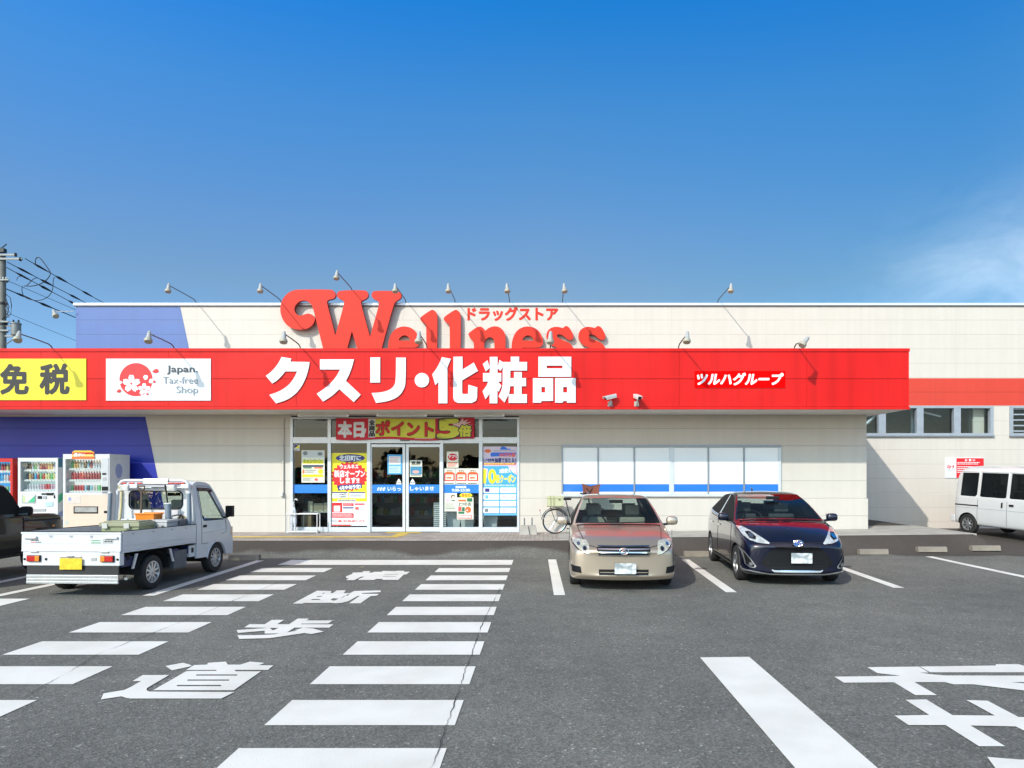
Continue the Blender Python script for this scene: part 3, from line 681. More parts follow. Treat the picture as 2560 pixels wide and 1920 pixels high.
# lights under the soffit
for a, c in ((225, 662), (905, 1338), (1575, 2008)):
    l = MB(); yy = 17.25; kx = yy / YW
    xa, xc = (680 + a * .28933 - CX) / F * yy, (680 + c * .28933 - CX) / F * yy
    l.box(xa, xc, yy - 0.05, yy + 0.05, FZ0 - 0.055, FZ0 - 0.001, mat('fitting_white', (0.68, 0.65, 0.58), 0.5)); l.tube([(xa + .03, yy, FZ0 - 0.085), (xc - .03, yy, FZ0 - 0.085)], 0.018, 10, mat('tube_white', (0.8, 0.8, 0.78), 0.3)); l.box(xa, xa + .05, yy - .02, yy + .02, FZ0 - .105, FZ0 - .0555, FILM); l.box(xc - .05, xc, yy - .02, yy + .02, FZ0 - .105, FZ0 - .0555, FILM)
    part(l, 'soffit_light')
# conduit and outlet box left of the entrance
c_ = MB(); xc = ex(100)
c_.tube([(xc, YW - 0.03, 3.3), (xc, YW - 0.03, ez(735))], 0.022, 10, SID_L); part(c_, 'conduit', smooth=40)
c_ = MB(); c_.box(ex(75), ex(104), YW - 0.1, YW - 0.023, ez(762), ez(728), mat('box_grey', (0.55, 0.54, 0.5), 0.5)); part(c_, 'outlet_box', bevel=0.008)

# things inside the shop, seen dimly through the glass
SH = mat('shelf_grey', (0.3, 0.3, 0.3), 0.5); rnd = random.Random(3)
shelf = None
def shelving(x, y, n, label):
    e = empty('display_shelf', (x, y, 0.29), label=label, cat='shelf', group='shelves inside the shop')
    f = MB(); f.box(-1.2, 1.2, 0.0, 0.03, 0, 1.7)
    for k_ in range(4): f.box(-1.2, 1.2, -0.45, -0.001, 0.12 + k_ * 0.42, 0.15 + k_ * 0.42)
    o = f.build('rack', SH); o.parent = e
    for k_ in range(4):
        g = MB(); xx = -1.15
        while xx < 1.1:
            w_ = rnd.uniform(.09, .2); h_ = rnd.uniform(.15, .3); cc = rnd.choice([(0.5, .1, .08), (.1, .3, .5), (.6, .55, .4), (.5, .4, .1), (.15, .4, .2), (.6, .6, .6)])
            g.box(xx, xx + w_ * .92, -0.42, -0.2, 0.151 + k_ * .42, 0.151 + k_ * .42 + h_, mat('goods_%d' % int(cc[0] * 100 + cc[1] * 10), cc, .5)); xx += w_
        o = g.build('goods', None); o.parent = e
shelving(-1.7, 22.8, 4, 'dim goods shelf inside behind the pane right of the doors')
shelving(-4.6, 23.4, 4, 'dim goods shelf inside straight behind the sliding doors')
shelving(-7.2, 23.0, 4, 'dim goods shelf inside behind the left entrance panes')

# dark belt of trees and houses across the road behind the viewer, mirrored in the glass
bt = MB(); rnd = random.Random(11)
TREE = mat('leaf_dark', (0.035, 0.06, 0.025), 0.8, var=0.4, scale=1.5)
for i in range(60):
    x = -80 + i * 2.7 + rnd.uniform(-1, 1); h_ = rnd.uniform(2.6, 4.9); y = -52 + rnd.uniform(-4, 4)
    for q in range(130):
        a = rnd.uniform(0, 6.28); r_ = rnd.uniform(0, 1) ** .5 * 2.3; z = rnd.uniform(0.3, h_)
        r_ *= math.sin(math.pi * min(1, (z / h_) * 0.8 + 0.2)) ** .6
        c0 = Vector((x + r_ * math.cos(a), y + r_ * math.sin(a), z)); s_ = rnd.uniform(.25, .6)
        pts = [c0 + Vector((rnd.uniform(-1, 1), rnd.uniform(-1, 1), rnd.uniform(-1, 1))).normalized() * s_ for _ in range(6)]
        bt.add(pts, [(0, 1, 2), (3, 4, 5), (0, 3, 5)], TREE)
tag(bt.build('treeline', recalc=False), label='dark line of trees across the road behind the viewer', cat='trees', kind='stuff')
# ------------------------------------------------------------------ signs, posters, lettering
def T(mb, body, place, m, bold=0.0, shear=0.0, lay=0, rot=0.0):
    """place(u, v, layer) -> 3D"""
    for k_, (vs, fs) in enumerate(text_layers(body, bold, shear)):
        if vs: mb.add([place(u, v, lay + 0.04 * k_) for u, v in vs], fs, m)
class Print:
    """a printed sheet: a thin backing board with inks in thin layers, laid out in photo pixels at a known distance"""
    def __init__(s, Y, step=0.0012, thick=0.004, warp=None):
        s.Y = Y; s.step = step; s.thick = thick; s.mb = MB(); s.n = 0; s.warp = warp
    def pt(s, px, py, lay):
        dy = 0.0
        if s.warp: px, py, dy = s.warp(px, py)
        v = P(px, py, s.Y); v.y = s.Y + dy - s.thick - s.step * lay; return v
    def board(s, x0, y0, x1, y1, m, seg=1):
        f = [];  k = []
        for i in range(seg + 1):
            x = x0 + (x1 - x0) * i / seg
            for j, y in enumerate((y0, y1)):
                a = s.pt(x, y, 0); k += [a, a + Vector((0, s.thick, 0))]
        for i in range(seg):
            o = 4 * i; f += [(o, o + 4, o + 6, o + 2), (o + 1, o + 3, o + 7, o + 5), (o, o + 1, o + 5, o + 4), (o + 2, o + 6, o + 7, o + 3)]
        f += [(0, 2, 3, 1), (4 * seg, 4 * seg + 1, 4 * seg + 3, 4 * seg + 2)]
        s.mb.add(k, f, m); s.n = 1; return s
    def rect(s, x0, y0, x1, y1, m, seg=1):
        k = []
        for i in range(seg + 1):
            x = x0 + (x1 - x0) * i / seg; k += [s.pt(x, y0, s.n), s.pt(x, y1, s.n)]
        s.mb.add(k, [(2 * i, 2 * i + 2, 2 * i + 3, 2 * i + 1) for i in range(seg)], m); s.n += 1; return s
    def poly(s, pts, m, holes=()):
        tv, tf = fill([pts] + list(holes)); s.mb.add([s.pt(x, y, s.n) for x, y in tv], tf, m); s.n += 1; return s
    def text(s, body, x0, y0, x1, y1, m, bold=0.0, shear=0.0, rot=0.0):
        cx_, cy_ = (x0 + x1) / 2, (y0 + y1) / 2; ca, sa = math.cos(rot), math.sin(rot)
        def pl(u, v, l):
            x = x0 + (x1 - x0) * u - cx_; y = y1 - (y1 - y0) * v - cy_
            return s.pt(cx_ + x * ca - y * sa, cy_ + x * sa + y * ca, l)
        T(s.mb, body, pl, m, bold, shear, s.n); s.n += 1; return s
    def lines(s, x0, y0, x1, y1, n, m, frac=0.45, rag=0.3, seed=1):
        """rows of unreadable small print"""
        r = random.Random(seed); h = (y1 - y0) / n
        for i in range(n):
            xe = x0 + (x1 - x0) * (1 - rag * r.random()); x = x0
            while x < xe:
                w_ = min(r.uniform(.02, .09) * (x1 - x0) + .6, xe - x)
                k = [s.pt(a, b_, s.n) for a, b_ in rc(x, y0 + h * i, x + w_, y0 + h * (i + frac))]
                s.mb.add(k, [(0, 1, 2, 3)], m); x += w_ + (x1 - x0) * .018
        s.n += 1; return s
    def done(s, name, label, cat, group=None):
        return tag(s.mb.build(name, recalc=False), label, cat, group)
WHT = ink(245, 247, 248); BLK = ink(30, 30, 34); REDI = ink(225, 30, 38); YELI = ink(250, 232, 30); NAVY = ink(45, 45, 125); BLUI = ink(35, 110, 220); GREY = ink(120, 125, 130); PINK = ink(250, 200, 210); LBLU = ink(110, 190, 240); DGRN = ink(40, 120, 80); CREAM = ink(236, 234, 214); ORG = ink(235, 110, 50); LRED = ink(235, 95, 90)
SGNW = mat('sign_white', (0.66, 0.67, 0.69), 0.35, var=0.02)
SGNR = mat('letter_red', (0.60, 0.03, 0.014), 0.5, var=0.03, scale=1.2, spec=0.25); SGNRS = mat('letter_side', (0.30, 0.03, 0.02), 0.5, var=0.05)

# big raised lettering on the hall wall (upper part shows above the fascia)
KW, KE = 350 / 2212, 300 / 2212
W_ = [(440, 85), (930, 85), (975, 105), (1003, 150), (1005, 185), (985, 225), (940, 240), (890, 250), (868, 275), (870, 310), (1000, 815), (1135, 330), (1140, 280), (1115, 255), (1055, 230), (1022, 190), (1025, 140), (1070, 100), (1470, 95), (1510, 125), (1525, 180), (1500, 225), (1440, 255), (1405, 275), (1405, 320), (1548, 835), (1690, 330), (1690, 285), (1665, 260), (1600, 235), (1570, 190), (1580, 135), (1620, 105), (1985, 110), (2035, 145), (2050, 190), (2030, 230), (1960, 270), (1920, 320), (1690, 1170), (1390, 1170), (1262, 745), (1145, 1170), (843, 1170), (690, 548), (640, 350), (590, 290), (540, 265), (490, 260), (430, 275), (370, 330), (350, 385), (358, 440), (400, 490), (450, 500), (500, 485), (550, 465), (610, 470), (660, 505), (681, 545), (672, 590), (640, 650), (580, 695), (510, 718), (440, 722), (350, 710), (270, 680), (200, 615), (150, 520), (128, 420), (135, 320), (175, 220), (250, 140), (340, 95)]
E_ = [[(75, 1000), (72, 850), (85, 740), (130, 620), (200, 540), (290, 495), (380, 485), (470, 500), (550, 545), (610, 615), (645, 700), (655, 780), (645, 830), (610, 865), (560, 880), (270, 880), (270, 892), (300, 960), (330, 1000)], [(270, 745), (285, 700), (330, 660), (380, 648), (430, 665), (465, 700), (485, 748)]]
L_ = [(865, 183), (900, 180), (940, 200), (990, 265), (975, 1000), (780, 1000), (780, 480), (760, 435), (710, 415), (675, 375), (668, 335), (690, 300)]
N_ = [(1560, 650), (1555, 620), (1590, 585), (1700, 505), (1760, 485), (1810, 500), (1850, 540), (1868, 565), (1920, 520), (1990, 490), (2060, 482), (2130, 500), (2190, 550), (2230, 620), (2240, 680), (2240, 1000), (2035, 1000), (2035, 760), (2015, 710), (1970, 685), (1920, 690), (1870, 730), (1845, 790), (1850, 1000), (1660, 1000), (1655, 780), (1630, 740), (1590, 710)]
S_ = [(925, 660), (940, 590), (985, 530), (1050, 500), (1120, 490), (1190, 505), (1240, 515), (1255, 490), (1300, 475), (1345, 500), (1390, 570), (1430, 650), (1425, 700), (1395, 735), (1350, 740), (1305, 715), (1250, 665), (1190, 632), (1150, 630), (1120, 650), (1125, 680), (1170, 715), (1280, 755), (1370, 800), (1415, 860), (1430, 900), (1440, 1000), (1180, 1000), (1165, 890), (1040, 845), (975, 790), (935, 720)]
sgn = empty('letter_sign', (P(1100, 830, YU)), label='large red raised serif lettering rising above the parapet on the cream upper wall', cat='sign')
def letter(loops, zx_, zy_, k, dx=0.0, face=YU - 0.17, th=0.09):
    lp = [[((p[0] - CX) / F * face, CH + (HY - p[1]) / F * face) for p in zoom(zx_, zy_, k, smooth_loop([(x + dx, y) for x, y in l], 2, 0.45))] for l in loops]
    b = MB(); b.prism(lp, wmap, face, face + th, SGNR, side=SGNRS)
    o = b.build('letter', recalc=False); o.parent = sgn; o.matrix_parent_inverse = sgn.matrix_basis.inverted(); return o
letter([W_], 680, 710, KW, face=YU - 0.24, th=0.12)
letter(E_, 960, 750, KE); letter([L_], 960, 750, KE); letter([L_], 960, 750, KE, 432); letter([N_], 960, 750, KE); letter(E_, 960, 750, KE, 2277.6)
letter([S_], 1240, 750, KE); letter([S_], 1240, 750, KE, 591)
for px, py in ((760, 735), (850, 735), (960, 740), (760, 810), (830, 850), (930, 850)):
    st = MB(); q = P(px, py, YU); st.box(q.x - .03, q.x + .03, YU - 0.121, YU + 0.02, q.z - .03, q.z + .03, ALUD)
    o = st.build('standoff'); o.parent = sgn; o.matrix_parent_inverse = sgn.matrix_basis.inverted()
for px in ((812, 884, 975)):
    q = P(px, 745, YU); b = MB(); b.box(q.x - .03, q.x + .03, YU - 0.10, YU - 0.04, TOPZ - 0.5, TOPZ + 0.42, ALUD); o = b.build('mount_post'); o.parent = sgn; o.matrix_parent_inverse = sgn.matrix_basis.inverted()

# small painted katakana
b = MB(); y_ = YU - 0.006
T(b, 'ドラッグストア', lambda u, v, l: P(1170 + 224 * u, 801 - 32.5 * v, y_ - 0.0008 * l), SGNR, bold=0.055)
tag(b.build('painted_lettering', recalc=False), 'small red painted katakana lettering near the top of the cream upper wall', 'lettering')

# white characters on the fascia
ksgn = empty('character_sign', P(1050, 948, YC), label='row of large white katakana and kanji characters on the red fascia', cat='sign')
KA, KB = 410 / 2212, 430 / 2212
def chars(polys, zx_, k, sm=True):
    b = MB()
    for q, loops in enumerate(polys):
        if not isinstance(loops[0][0], (tuple, list)): loops = [loops]
        f = YC - 0.03 - 0.001 * q
        lp = [[((p[0] - CX) / F * f, CH + (HY - p[1]) / F * f) for p in zoom(zx_, 880, k, (smooth_loop(l, 2, 0.7) if sm else l))] for l in loops]
        b.prism(lp, wmap, f, YC - 0.001, SGNW, back=False)
    o = b.build('character', recalc=False); o.parent = ksgn; o.matrix_parent_inverse = ksgn.matrix_basis.inverted()
chars([[(290, 65), (420, 88), (410, 130), (668, 135), (655, 230), (610, 370), (540, 500), (440, 600), (330, 660), (215, 692), (125, 577), (230, 545), (340, 485), (420, 410), (470, 330), (500, 262), (340, 262), (290, 325), (230, 385), (165, 425), (78, 320), (150, 270), (220, 190), (265, 120)]], 650, KA)
chars([[(808, 98), (1267, 98), (1245, 190), (1205, 300), (1158, 390), (1358, 577), (1265, 675), (1070, 500), (970, 595), (850, 668), (765, 562), (860, 500), (950, 425), (1030, 330), (1080, 236), (808, 236)]], 650, KA)
chars([[(1488, 72), (1620, 72), (1620, 412), (1488, 412)], [(1835, 75), (1967, 75), (1965, 400), (1950, 480), (1900, 570), (1820, 630), (1700, 670), (1565, 687), (1505, 553), (1640, 545), (1740, 515), (1800, 470), (1832, 400)]], 650, KA)
chars([ell(127, 362, 93, 93)], 1030, KB, False)
chars([[(385, 65), (500, 88), (455, 195), (455, 660), (340, 660), (340, 385), (300, 425), (260, 287), (310, 220), (350, 150)], [(533, 60), (650, 60), (650, 225), (795, 135), (848, 243), (645, 365), (645, 530), (655, 540), (720, 540), (725, 420), (840, 455), (838, 580), (825, 625), (770, 655), (590, 655), (545, 630), (530, 590)]], 1030, KB, False)
chars([[(910, 155), (970, 105), (1000, 200), (950, 250)], [(1000, 62), (1100, 62), (1100, 270), (1148, 270), (1148, 380), (1105, 380), (1150, 430), (1115, 510), (1098, 495), (1098, 660), (998, 660), (998, 535), (945, 608), (908, 505), (960, 430), (980, 380), (913, 380), (913, 270), (1000, 270)],
  [(1125, 100), (1165, 128), (1270, 128), (1270, 60), (1378, 60), (1378, 128), (1480, 128), (1480, 238), (1265, 238), (1262, 450), (1250, 530), (1190, 650), (1113, 570), (1150, 490), (1165, 420), (1168, 190), (1140, 243), (1098, 210)],
  [(1312, 257), (1413, 257), (1413, 335), (1467, 335), (1467, 440), (1410, 440), (1410, 543), (1478, 543), (1478, 655), (1243, 655), (1243, 543), (1312, 543), (1312, 440), (1262, 440), (1262, 335), (1312, 335)]], 1030, KB, False)
chars([[[(1625, 60), (2048, 60), (2048, 318), (1625, 318)], rc(1733, 175, 1935, 210)], [[(1555, 337), (1815, 337), (1815, 628), (1665, 630), (1660, 652), (1555, 652)], rc(1665, 450, 1712, 520)], [[(1840, 335), (2105, 335), (2105, 652), (1993, 652), (1990, 630), (1945, 630), (1940, 652), (1840, 652)], rc(1945, 450, 1995, 520)]], 1030, KB, False)

# sign plates on the fascia
def plate(p, label, name='sign_plate'): return p.done(name, label, 'sign')
p = Print(YC - 0.001, thick=0.02); p.board(-110, 897, 216.5, 1000.5, mat('plate_yellow', (0.72, 0.60, 0.02), 0.35, var=0.02))
p.text('免', 4, 913, 71, 984, BLK, 0.045); p.text('税', 103, 912, 173, 984, BLK, 0.045); plate(p, 'yellow sign plate with black kanji at the left end of the red fascia')
p = Print(YC - 0.001, thick=0.02, step=0.0008); p.board(266.4, 897, 527.8, 1001.6, SGNW)
kz = 300 / 2212; Z = lambda l: zoom(260, 880, kz, l)
p.poly(Z(ell(600, 512, 307, 307, 48)), REDI)
def petal(cx, cy, r, a, wd=0.36):
    ca, sa = math.cos(a), math.sin(a); s_ = [(0.08, 0), (0.35, wd * .72), (0.62, wd * .95), (0.85, wd * .72), (1.0, wd * .42), (0.90, 0), (1.0, -wd * .42), (0.85, -wd * .72), (0.62, -wd * .95), (0.35, -wd * .72)]
    return [(cx + r * (u * ca - v * sa), cy + r * (u * sa + v * ca)) for u, v in s_]
for cx, cy, r in ((515, 585, 165), (752, 690, 115)):
    for i in range(5): p.poly(Z(smooth_loop(petal(cx, cy, r, R(-90 + 72 * i)), 1, 0.4)), WHT)
p.poly(Z(petal(770, 530, 105, R(-80), 0.45)), WHT); p.poly(Z(petal(830, 565, 105, R(-25), .45)), WHT); p.poly(Z(petal(890, 375, 135, R(-15), .3)), REDI); p.poly(Z(petal(238, 745, 100, R(-25), .32)), REDI); p.poly(Z(petal(910, 560, 52, R(-20), .5)), REDI); p.poly(Z(petal(300, 610, 80, R(-75), .4)), WHT); p.poly(Z(petal(790, 790, 45, R(-30), .5)), REDI)
DG = ink(50, 62, 72); MG = ink(140, 152, 164)
p.text('Japan.', *Z([(1172, 252)])[0], *Z([(1738, 415)])[0], DG, 0.012); p.text('Tax-free', *Z([(1098, 457)])[0], *Z([(1742, 588)])[0], MG); p.text('Shop', *Z([(1345, 632)])[0], *Z([(1742, 800)])[0], MG)
plate(p, 'white sign plate with red cherry blossom disc and English words on the red fascia')
p = Print(YC - 0.001, thick=0.02); p.board(1736.7, 927.7, 1962.4, 969.4, mat('plate_red', (0.80, 0.0, 0.0), 0.5, var=0.01, spec=0.05))
p.text('ツルハグループ', 1743, 933.5, 1957, 962.5, WHT, 0.05, 0.18); plate(p, 'small bright red sign plate with white slanted katakana at the right of the fascia')
# notice board on the hall wall at the right
p = Print(YU - 0.002, thick=0.02); p.board(2362, 1144, 2458.5, 1195, SGNW); p.rect(2390, 1145.5, 2458.4, 1194.8, REDI)
p.text('Gyぅ', 2367, 1163, 2384, 1172, REDI, 0.05, .3); p.lines(2368, 1174.5, 2383, 1176.5, 1, GREY)
for i, c in enumerate('お願い'): p.text(c, 2411.5 + i * 9.6, 1148, 2417 + i * 9.6, 1153, WHT, .05)
p.lines(2392, 1155.5, 2452, 1163, 2, WHT, seed=3); p.lines(2392, 1166, 2440, 1184, 4, WHT, seed=4)
p.done('notice_board', 'white and red notice board fixed to the cream wall behind the white van', 'notice board')

# ------------------------------------------------------------------ posters and stickers on the glass
YP = YW + 0.027
K1 = 240 / 1659; A = lambda x, y: (720 + x * K1, 1100 + y * K1)
K2 = 220 / 1521; B = lambda x, y: (1090 + x * K2, 1100 + y * K2)
def AR(x0, y0, x1, y1): return (*A(x0, y0), *A(x1, y1))
def BR(x0, y0, x1, y1): return (*B(x0, y0), *B(x1, y1))
burst = lambda cx, cy, rx, ry, n, d, a0=0.0: [(cx + rx * (1 if i % 2 == 0 else d) * math.cos(2 * math.pi * i / (2 * n) + a0), cy + ry * (1 if i % 2 == 0 else d) * math.sin(2 * math.pi * i / (2 * n) + a0)) for i in range(2 * n)]
p = Print(YP, step=.0008); p.board(*AR(755, 225, 1370, 1480), WHT); p.rect(*AR(756, 226, 1369, 1065), YELI)
p.poly([A(x, y) for x, y in ell(1078, 312, 252, 68)], NAVY); p.text('北田町に', *AR(890, 268, 1262, 358), WHT, .04)
p.poly([A(x, y) for x, y in burst(1062, 630, 330, 262, 22, .86)], REDI)
p.text('ウェルネス', *AR(900, 425, 1215, 492), WHT, .05); p.text('新店オープン', *AR(805, 525, 1330, 640), WHT, .045); p.text('します!!', *AR(905, 650, 1230, 745), WHT, .05)
p.poly([A(x, y) for x, y in ((855, 785), (1272, 748), (1280, 830), (866, 875))], NAVY); p.text('4月中旬予定!', *AR(888, 782, 1255, 850), WHT, .05, rot=-.08)
p.rect(*AR(768, 895, 1040, 1005), WHT); p.rect(*AR(1055, 895, 1335, 1005), WHT); p.rect(*AR(768, 896, 1030, 915), NAVY); p.rect(*AR(1056, 896, 1335, 915), NAVY)
p.text('1000円', *AR(888, 925, 1005, 955), BLK, .02); p.text('1200円', *AR(888, 965, 1005, 995), BLK, .02); p.lines(*AR(785, 932, 870, 990), 2, GREY, .3); p.lines(*AR(1072, 930, 1320, 1000), 3, GREY, .4)
p.rect(*AR(860, 1028, 1180, 1058), WHT); p.lines(*AR(870, 1034, 1170, 1056), 1, BLK, .7, .0)
p.rect(*AR(756, 1066, 1369, 1479), WHT); p.rect(*AR(765, 1082, 942, 1250), REDI); p.rect(*AR(796, 1135, 905, 1235), WHT)
p.rect(*AR(955, 1085, 1138, 1140), REDI); p.lines(*AR(965, 1095, 1130, 1138), 2, PINK); p.rect(*AR(955, 1160, 1138, 1180), NAVY); p.lines(*AR(965, 1190, 1130, 1245), 3, GREY, .25); p.rect(*AR(1155, 1090, 1332, 1130), PINK); p.lines(*AR(1160, 1095, 1325, 1128), 1, REDI, .8, 0.)
p.rect(*AR(1165, 1155, 1225, 1200), LRED); p.lines(*AR(1175, 1200, 1320, 1290), 4, GREY, .2, .8); p.rect(*AR(765, 1265, 1138, 1345), REDI); p.lines(*AR(775, 1285, 1130, 1345), 3, WHT, .4, .4)
p.rect(*AR(875, 1385, 930, 1412), REDI); p.lines(*AR(765, 1390, 860, 1412), 1, GREY, .6); p.text('0120-871-715', *AR(965, 1380, 1325, 1418), LRED, .03); p.rect(*AR(756, 1458, 1090, 1479), LRED)
p.done('poster', 'tall yellow and red poster with a starburst left of the sliding doors', 'poster')
p = Print(YP, step=.0008); p.board(*AR(235, 178, 632, 735), CREAM); p.rect(*AR(250, 185, 620, 300), ink(205, 208, 205)); p.poly([A(x, y) for x, y in ell(300, 230, 40, 36, 12)], GREY); p.poly([A(x, y) for x, y in ell(555, 240, 45, 30, 12)], GREY)
p.rect(*AR(258, 345, 612, 410), YELI); p.text('キャンペーン', *AR(268, 330, 585, 400), ink(150, 175, 60), .05); p.rect(*AR(255, 432, 612, 466), ink(60, 70, 95)); p.rect(*AR(265, 470, 410, 492), DGRN); p.rect(*AR(455, 470, 600, 492), ORG); p.rect(*AR(255, 510, 285, 580), ORG); p.lines(*AR(300, 515, 500, 580), 2, GREY, .4); p.poly([A(x, y) for x, y in ell(565, 545, 44, 42, 16)], YELI)
p.rect(*AR(250, 595, 610, 640), YELI); p.lines(*AR(260, 602, 600, 638), 2, BLK, .3); p.lines(*AR(255, 655, 450, 715), 4, GREY, .35); p.poly([A(x, y) for x, y in ell(490, 682, 30, 24, 14)], LRED)
p.done('poster', 'pale yellow and green campaign poster in a clear sleeve on the leftmost pane', 'poster')
p = Print(YP, step=.0008); p.board(*AR(100, 80, 203, 180), WHT); p.poly([A(*q) for q in ((108, 84), (196, 84), (108, 145))], NAVY); p.poly([A(*q) for q in ((196, 86), (196, 145), (110, 145))], YELI); p.lines(*AR(110, 153, 192, 168), 1, NAVY, .7, 0.)
p.done('sticker', 'small square sticker in navy and yellow at the top corner of the leftmost pane', 'sticker')
K5 = 640 / 2212; C6 = lambda x, y: (680 + x * K5, 1020 + y * K5)
def CR(x0, y0, x1, y1): return (*C6(x0, y0), *C6(x1, y1))
YD = YW + 0.018
p = Print(YD, step=.0008); p.board(*CR(998, 402, 1124, 573), ink(75, 165, 220)); p.rect(*CR(1010, 418, 1112, 488), WHT); p.lines(*CR(1018, 425, 1105, 478), 4, LRED, .35); p.rect(*CR(1010, 500, 1112, 562), ink(190, 225, 240)); p.lines(*CR(1016, 508, 1105, 556), 4, GREY, .3)
p.done('poster', 'light blue framed notice stuck on the left sliding door', 'poster')
p = Print(YD, step=.0008); p.board(*CR(1192, 452, 1297, 594), CREAM); p.text('営業', *CR(1205, 460, 1285, 485), BLK, .05); p.lines(*CR(1205, 488, 1285, 502), 1, BLK, .5); p.rect(*CR(1196, 505, 1294, 575), ink(60, 140, 180)); p.poly([C6(x, y) for x, y in ell(1243, 552, 30, 14, 14)], ink(240, 170, 165)); p.lines(*CR(1200, 578, 1290, 592), 1, BLK, .4)
p.done('poster', 'cream notice with a dark blue picture stuck on the right sliding door', 'poster')
# words along the blue strip of the doors and the opening hours
p = Print(YD, step=.0006, thick=.012); p.text('いらっ', *CR(1000, 680, 1112, 716), WHT, .03)
for i, (x0, x1) in enumerate(((908, 934), (930, 958), (954, 986))): p.poly([C6(x, y) for x, y in smooth_loop([(x0 + 8, 690), (x0 + 20, 682), (x1 - 4, 690), (x1 - 10, 712), (x0 + 6, 718), (x0, 704)], 2, -1)], WHT, [[C6(x, y) for x, y in ell((x0 + x1) / 2, 701, 4, 7, 8)]])
p.done('window_lettering', 'white emblem and first hiragana of the greeting on the left sliding door', 'lettering')
p = Print(YD, step=.0006, thick=.012); p.text('しゃいませ', *CR(1195, 678, 1400, 714), WHT, .03)
p.done('window_lettering', 'white hiragana ending the greeting on the right sliding door', 'lettering')
p = Print(YW + 0.019, step=.0006, thick=.001); p.text('営業時間', *BR(338, 795, 520, 832), WHT, .04); p.text('9:00-23:00', *BR(275, 845, 585, 890), WHT, .045)
p.done('window_lettering', 'white opening hours on the blue strip right of the sliding doors', 'lettering')
# pane right of the doors
p = Print(YP, step=.0008); p.board(*BR(185, 200, 388, 478), CREAM); p.poly([B(x, y) for x, y in ell(290, 295, 85, 62, 24)], REDI); p.text('アプリ', *BR(220, 262, 365, 310), WHT, .06); p.rect(*BR(195, 385, 375, 405), ORG); p.lines(*BR(200, 415, 370, 470), 3, REDI, .5)
p.done('poster', 'small cream poster with a red oval, highest on the pane right of the doors', 'poster')
for i, (x0, lab) in enumerate(((135, 'left'), (340, 'middle'), (540, 'right'))):
    p = Print(YP, step=.0008); p.board(*BR(x0, 492, x0 + 198, 768), CREAM); p.text('アプリ', *BR(x0 + 55, 518, x0 + 145, 555), BLK, .06); p.poly([B(x, y) for x, y in ((x0 + 10, 590), (x0 + 30, 555), (x0 + 90, 545), (x0 + 170, 560), (x0 + 185, 590))], ORG); p.rect(*BR(x0 + 8, 580, x0 + 188, 708), REDI); p.rect(*BR(x0 + 30, 596, x0 + 166, 690), CREAM); p.rect(*BR(x0 + 45, 640, x0 + 130, 668), ORG); p.rect(*BR(x0 + 42, 608, x0 + 150, 618), ink(210, 180, 140)); p.lines(*BR(x0 + 15, 745, x0 + 185, 760), 1, BLK, .8, .1, seed=i)
    p.done('poster', '%s one of three matching small posters of a red box above the opening hours' % lab, 'poster', 'row of matching red box posters')
p = Print(YP, step=.0008); p.board(*BR(140, 915, 362, 1232), CREAM); p.poly([B(x, y) for x, y in ell(295, 985, 38, 40, 20)], ink(110, 80, 60)); p.poly([B(x, y) for x, y in ell(300, 1000, 28, 34, 20)], ink(245, 225, 205)); p.poly([B(x, y) for x, y in ((250, 1055), (290, 1035), (320, 1035), (335, 1055))], DGRN); p.poly([B(x, y) for x, y in ell(195, 1045, 36, 38, 14)], PINK); p.lines(*BR(160, 1095, 340, 1180), 5, GREY, .3); p.rect(*BR(170, 1182, 330, 1192), DGRN)
p.done('poster', 'cream notice with a drawn head, low on the pane right of the doors', 'poster')
p = Print(YP, step=.0008); p.board(*BR(362, 992, 648, 1372), CREAM); p.poly([B(x, y) for x, y in burst(517, 955, 122, 50, 16, .78)], YELI); p.text('あなた', *BR(445, 930, 590, 980), ORG, .06); p.rect(*BR(385, 1030, 520, 1062), ORG); p.rect(*BR(537, 1005, 628, 1065), DGRN); p.text('2つのお', *BR(390, 1075, 610, 1135), BLK, .03); p.poly([B(x, y) for x, y in ell(555, 1205, 52, 55, 18)], ORG); p.poly([B(x, y) for x, y in ell(540, 1215, 14, 12, 10)], WHT); p.rect(*BR(385, 1150, 440, 1228), LRED); p.rect(*BR(450, 1160, 495, 1230), DGRN); p.rect(*BR(385, 1238, 490, 1275), DGRN); p.rect(*BR(375, 1295, 620, 1355), LRED); p.lines(*BR(385, 1305, 610, 1350), 1, WHT, .8, 0.)
p.done('poster', 'cream poster with orange and green blocks under a yellow starburst', 'poster')
p = Print(YP, step=.0006); p.board(*BR(812, 112, 1397, 1303), ink(100, 185, 240)); p.rect(*BR(813, 113, 1396, 450), ink(222, 205, 222)); p.poly([B(x, y) for x, y in ((1105, 160), (1130, 120), (1175, 112), (1215, 130), (1230, 150), (1290, 150), (1290, 168), (1110, 168))], BLUI)
p.poly([B(x, y) for x, y in burst(895, 190, 62, 36, 9, .8)], ORG); p.lines(*BR(1000, 182, 1370, 200), 1, GREY, .6, 0); p.poly([B(x, y) for x, y in ((960, 215), (1380, 215), (1380, 260), (950, 290), (940, 245))], BLUI); p.text('100万名様', *BR(1095, 225, 1365, 290), LRED, .06); p.text('レジ会計時', *BR(820, 318, 1005, 375), NAVY, .05); p.text('抽選で当たる!!', *BR(1015, 310, 1385, 385), NAVY, .05)
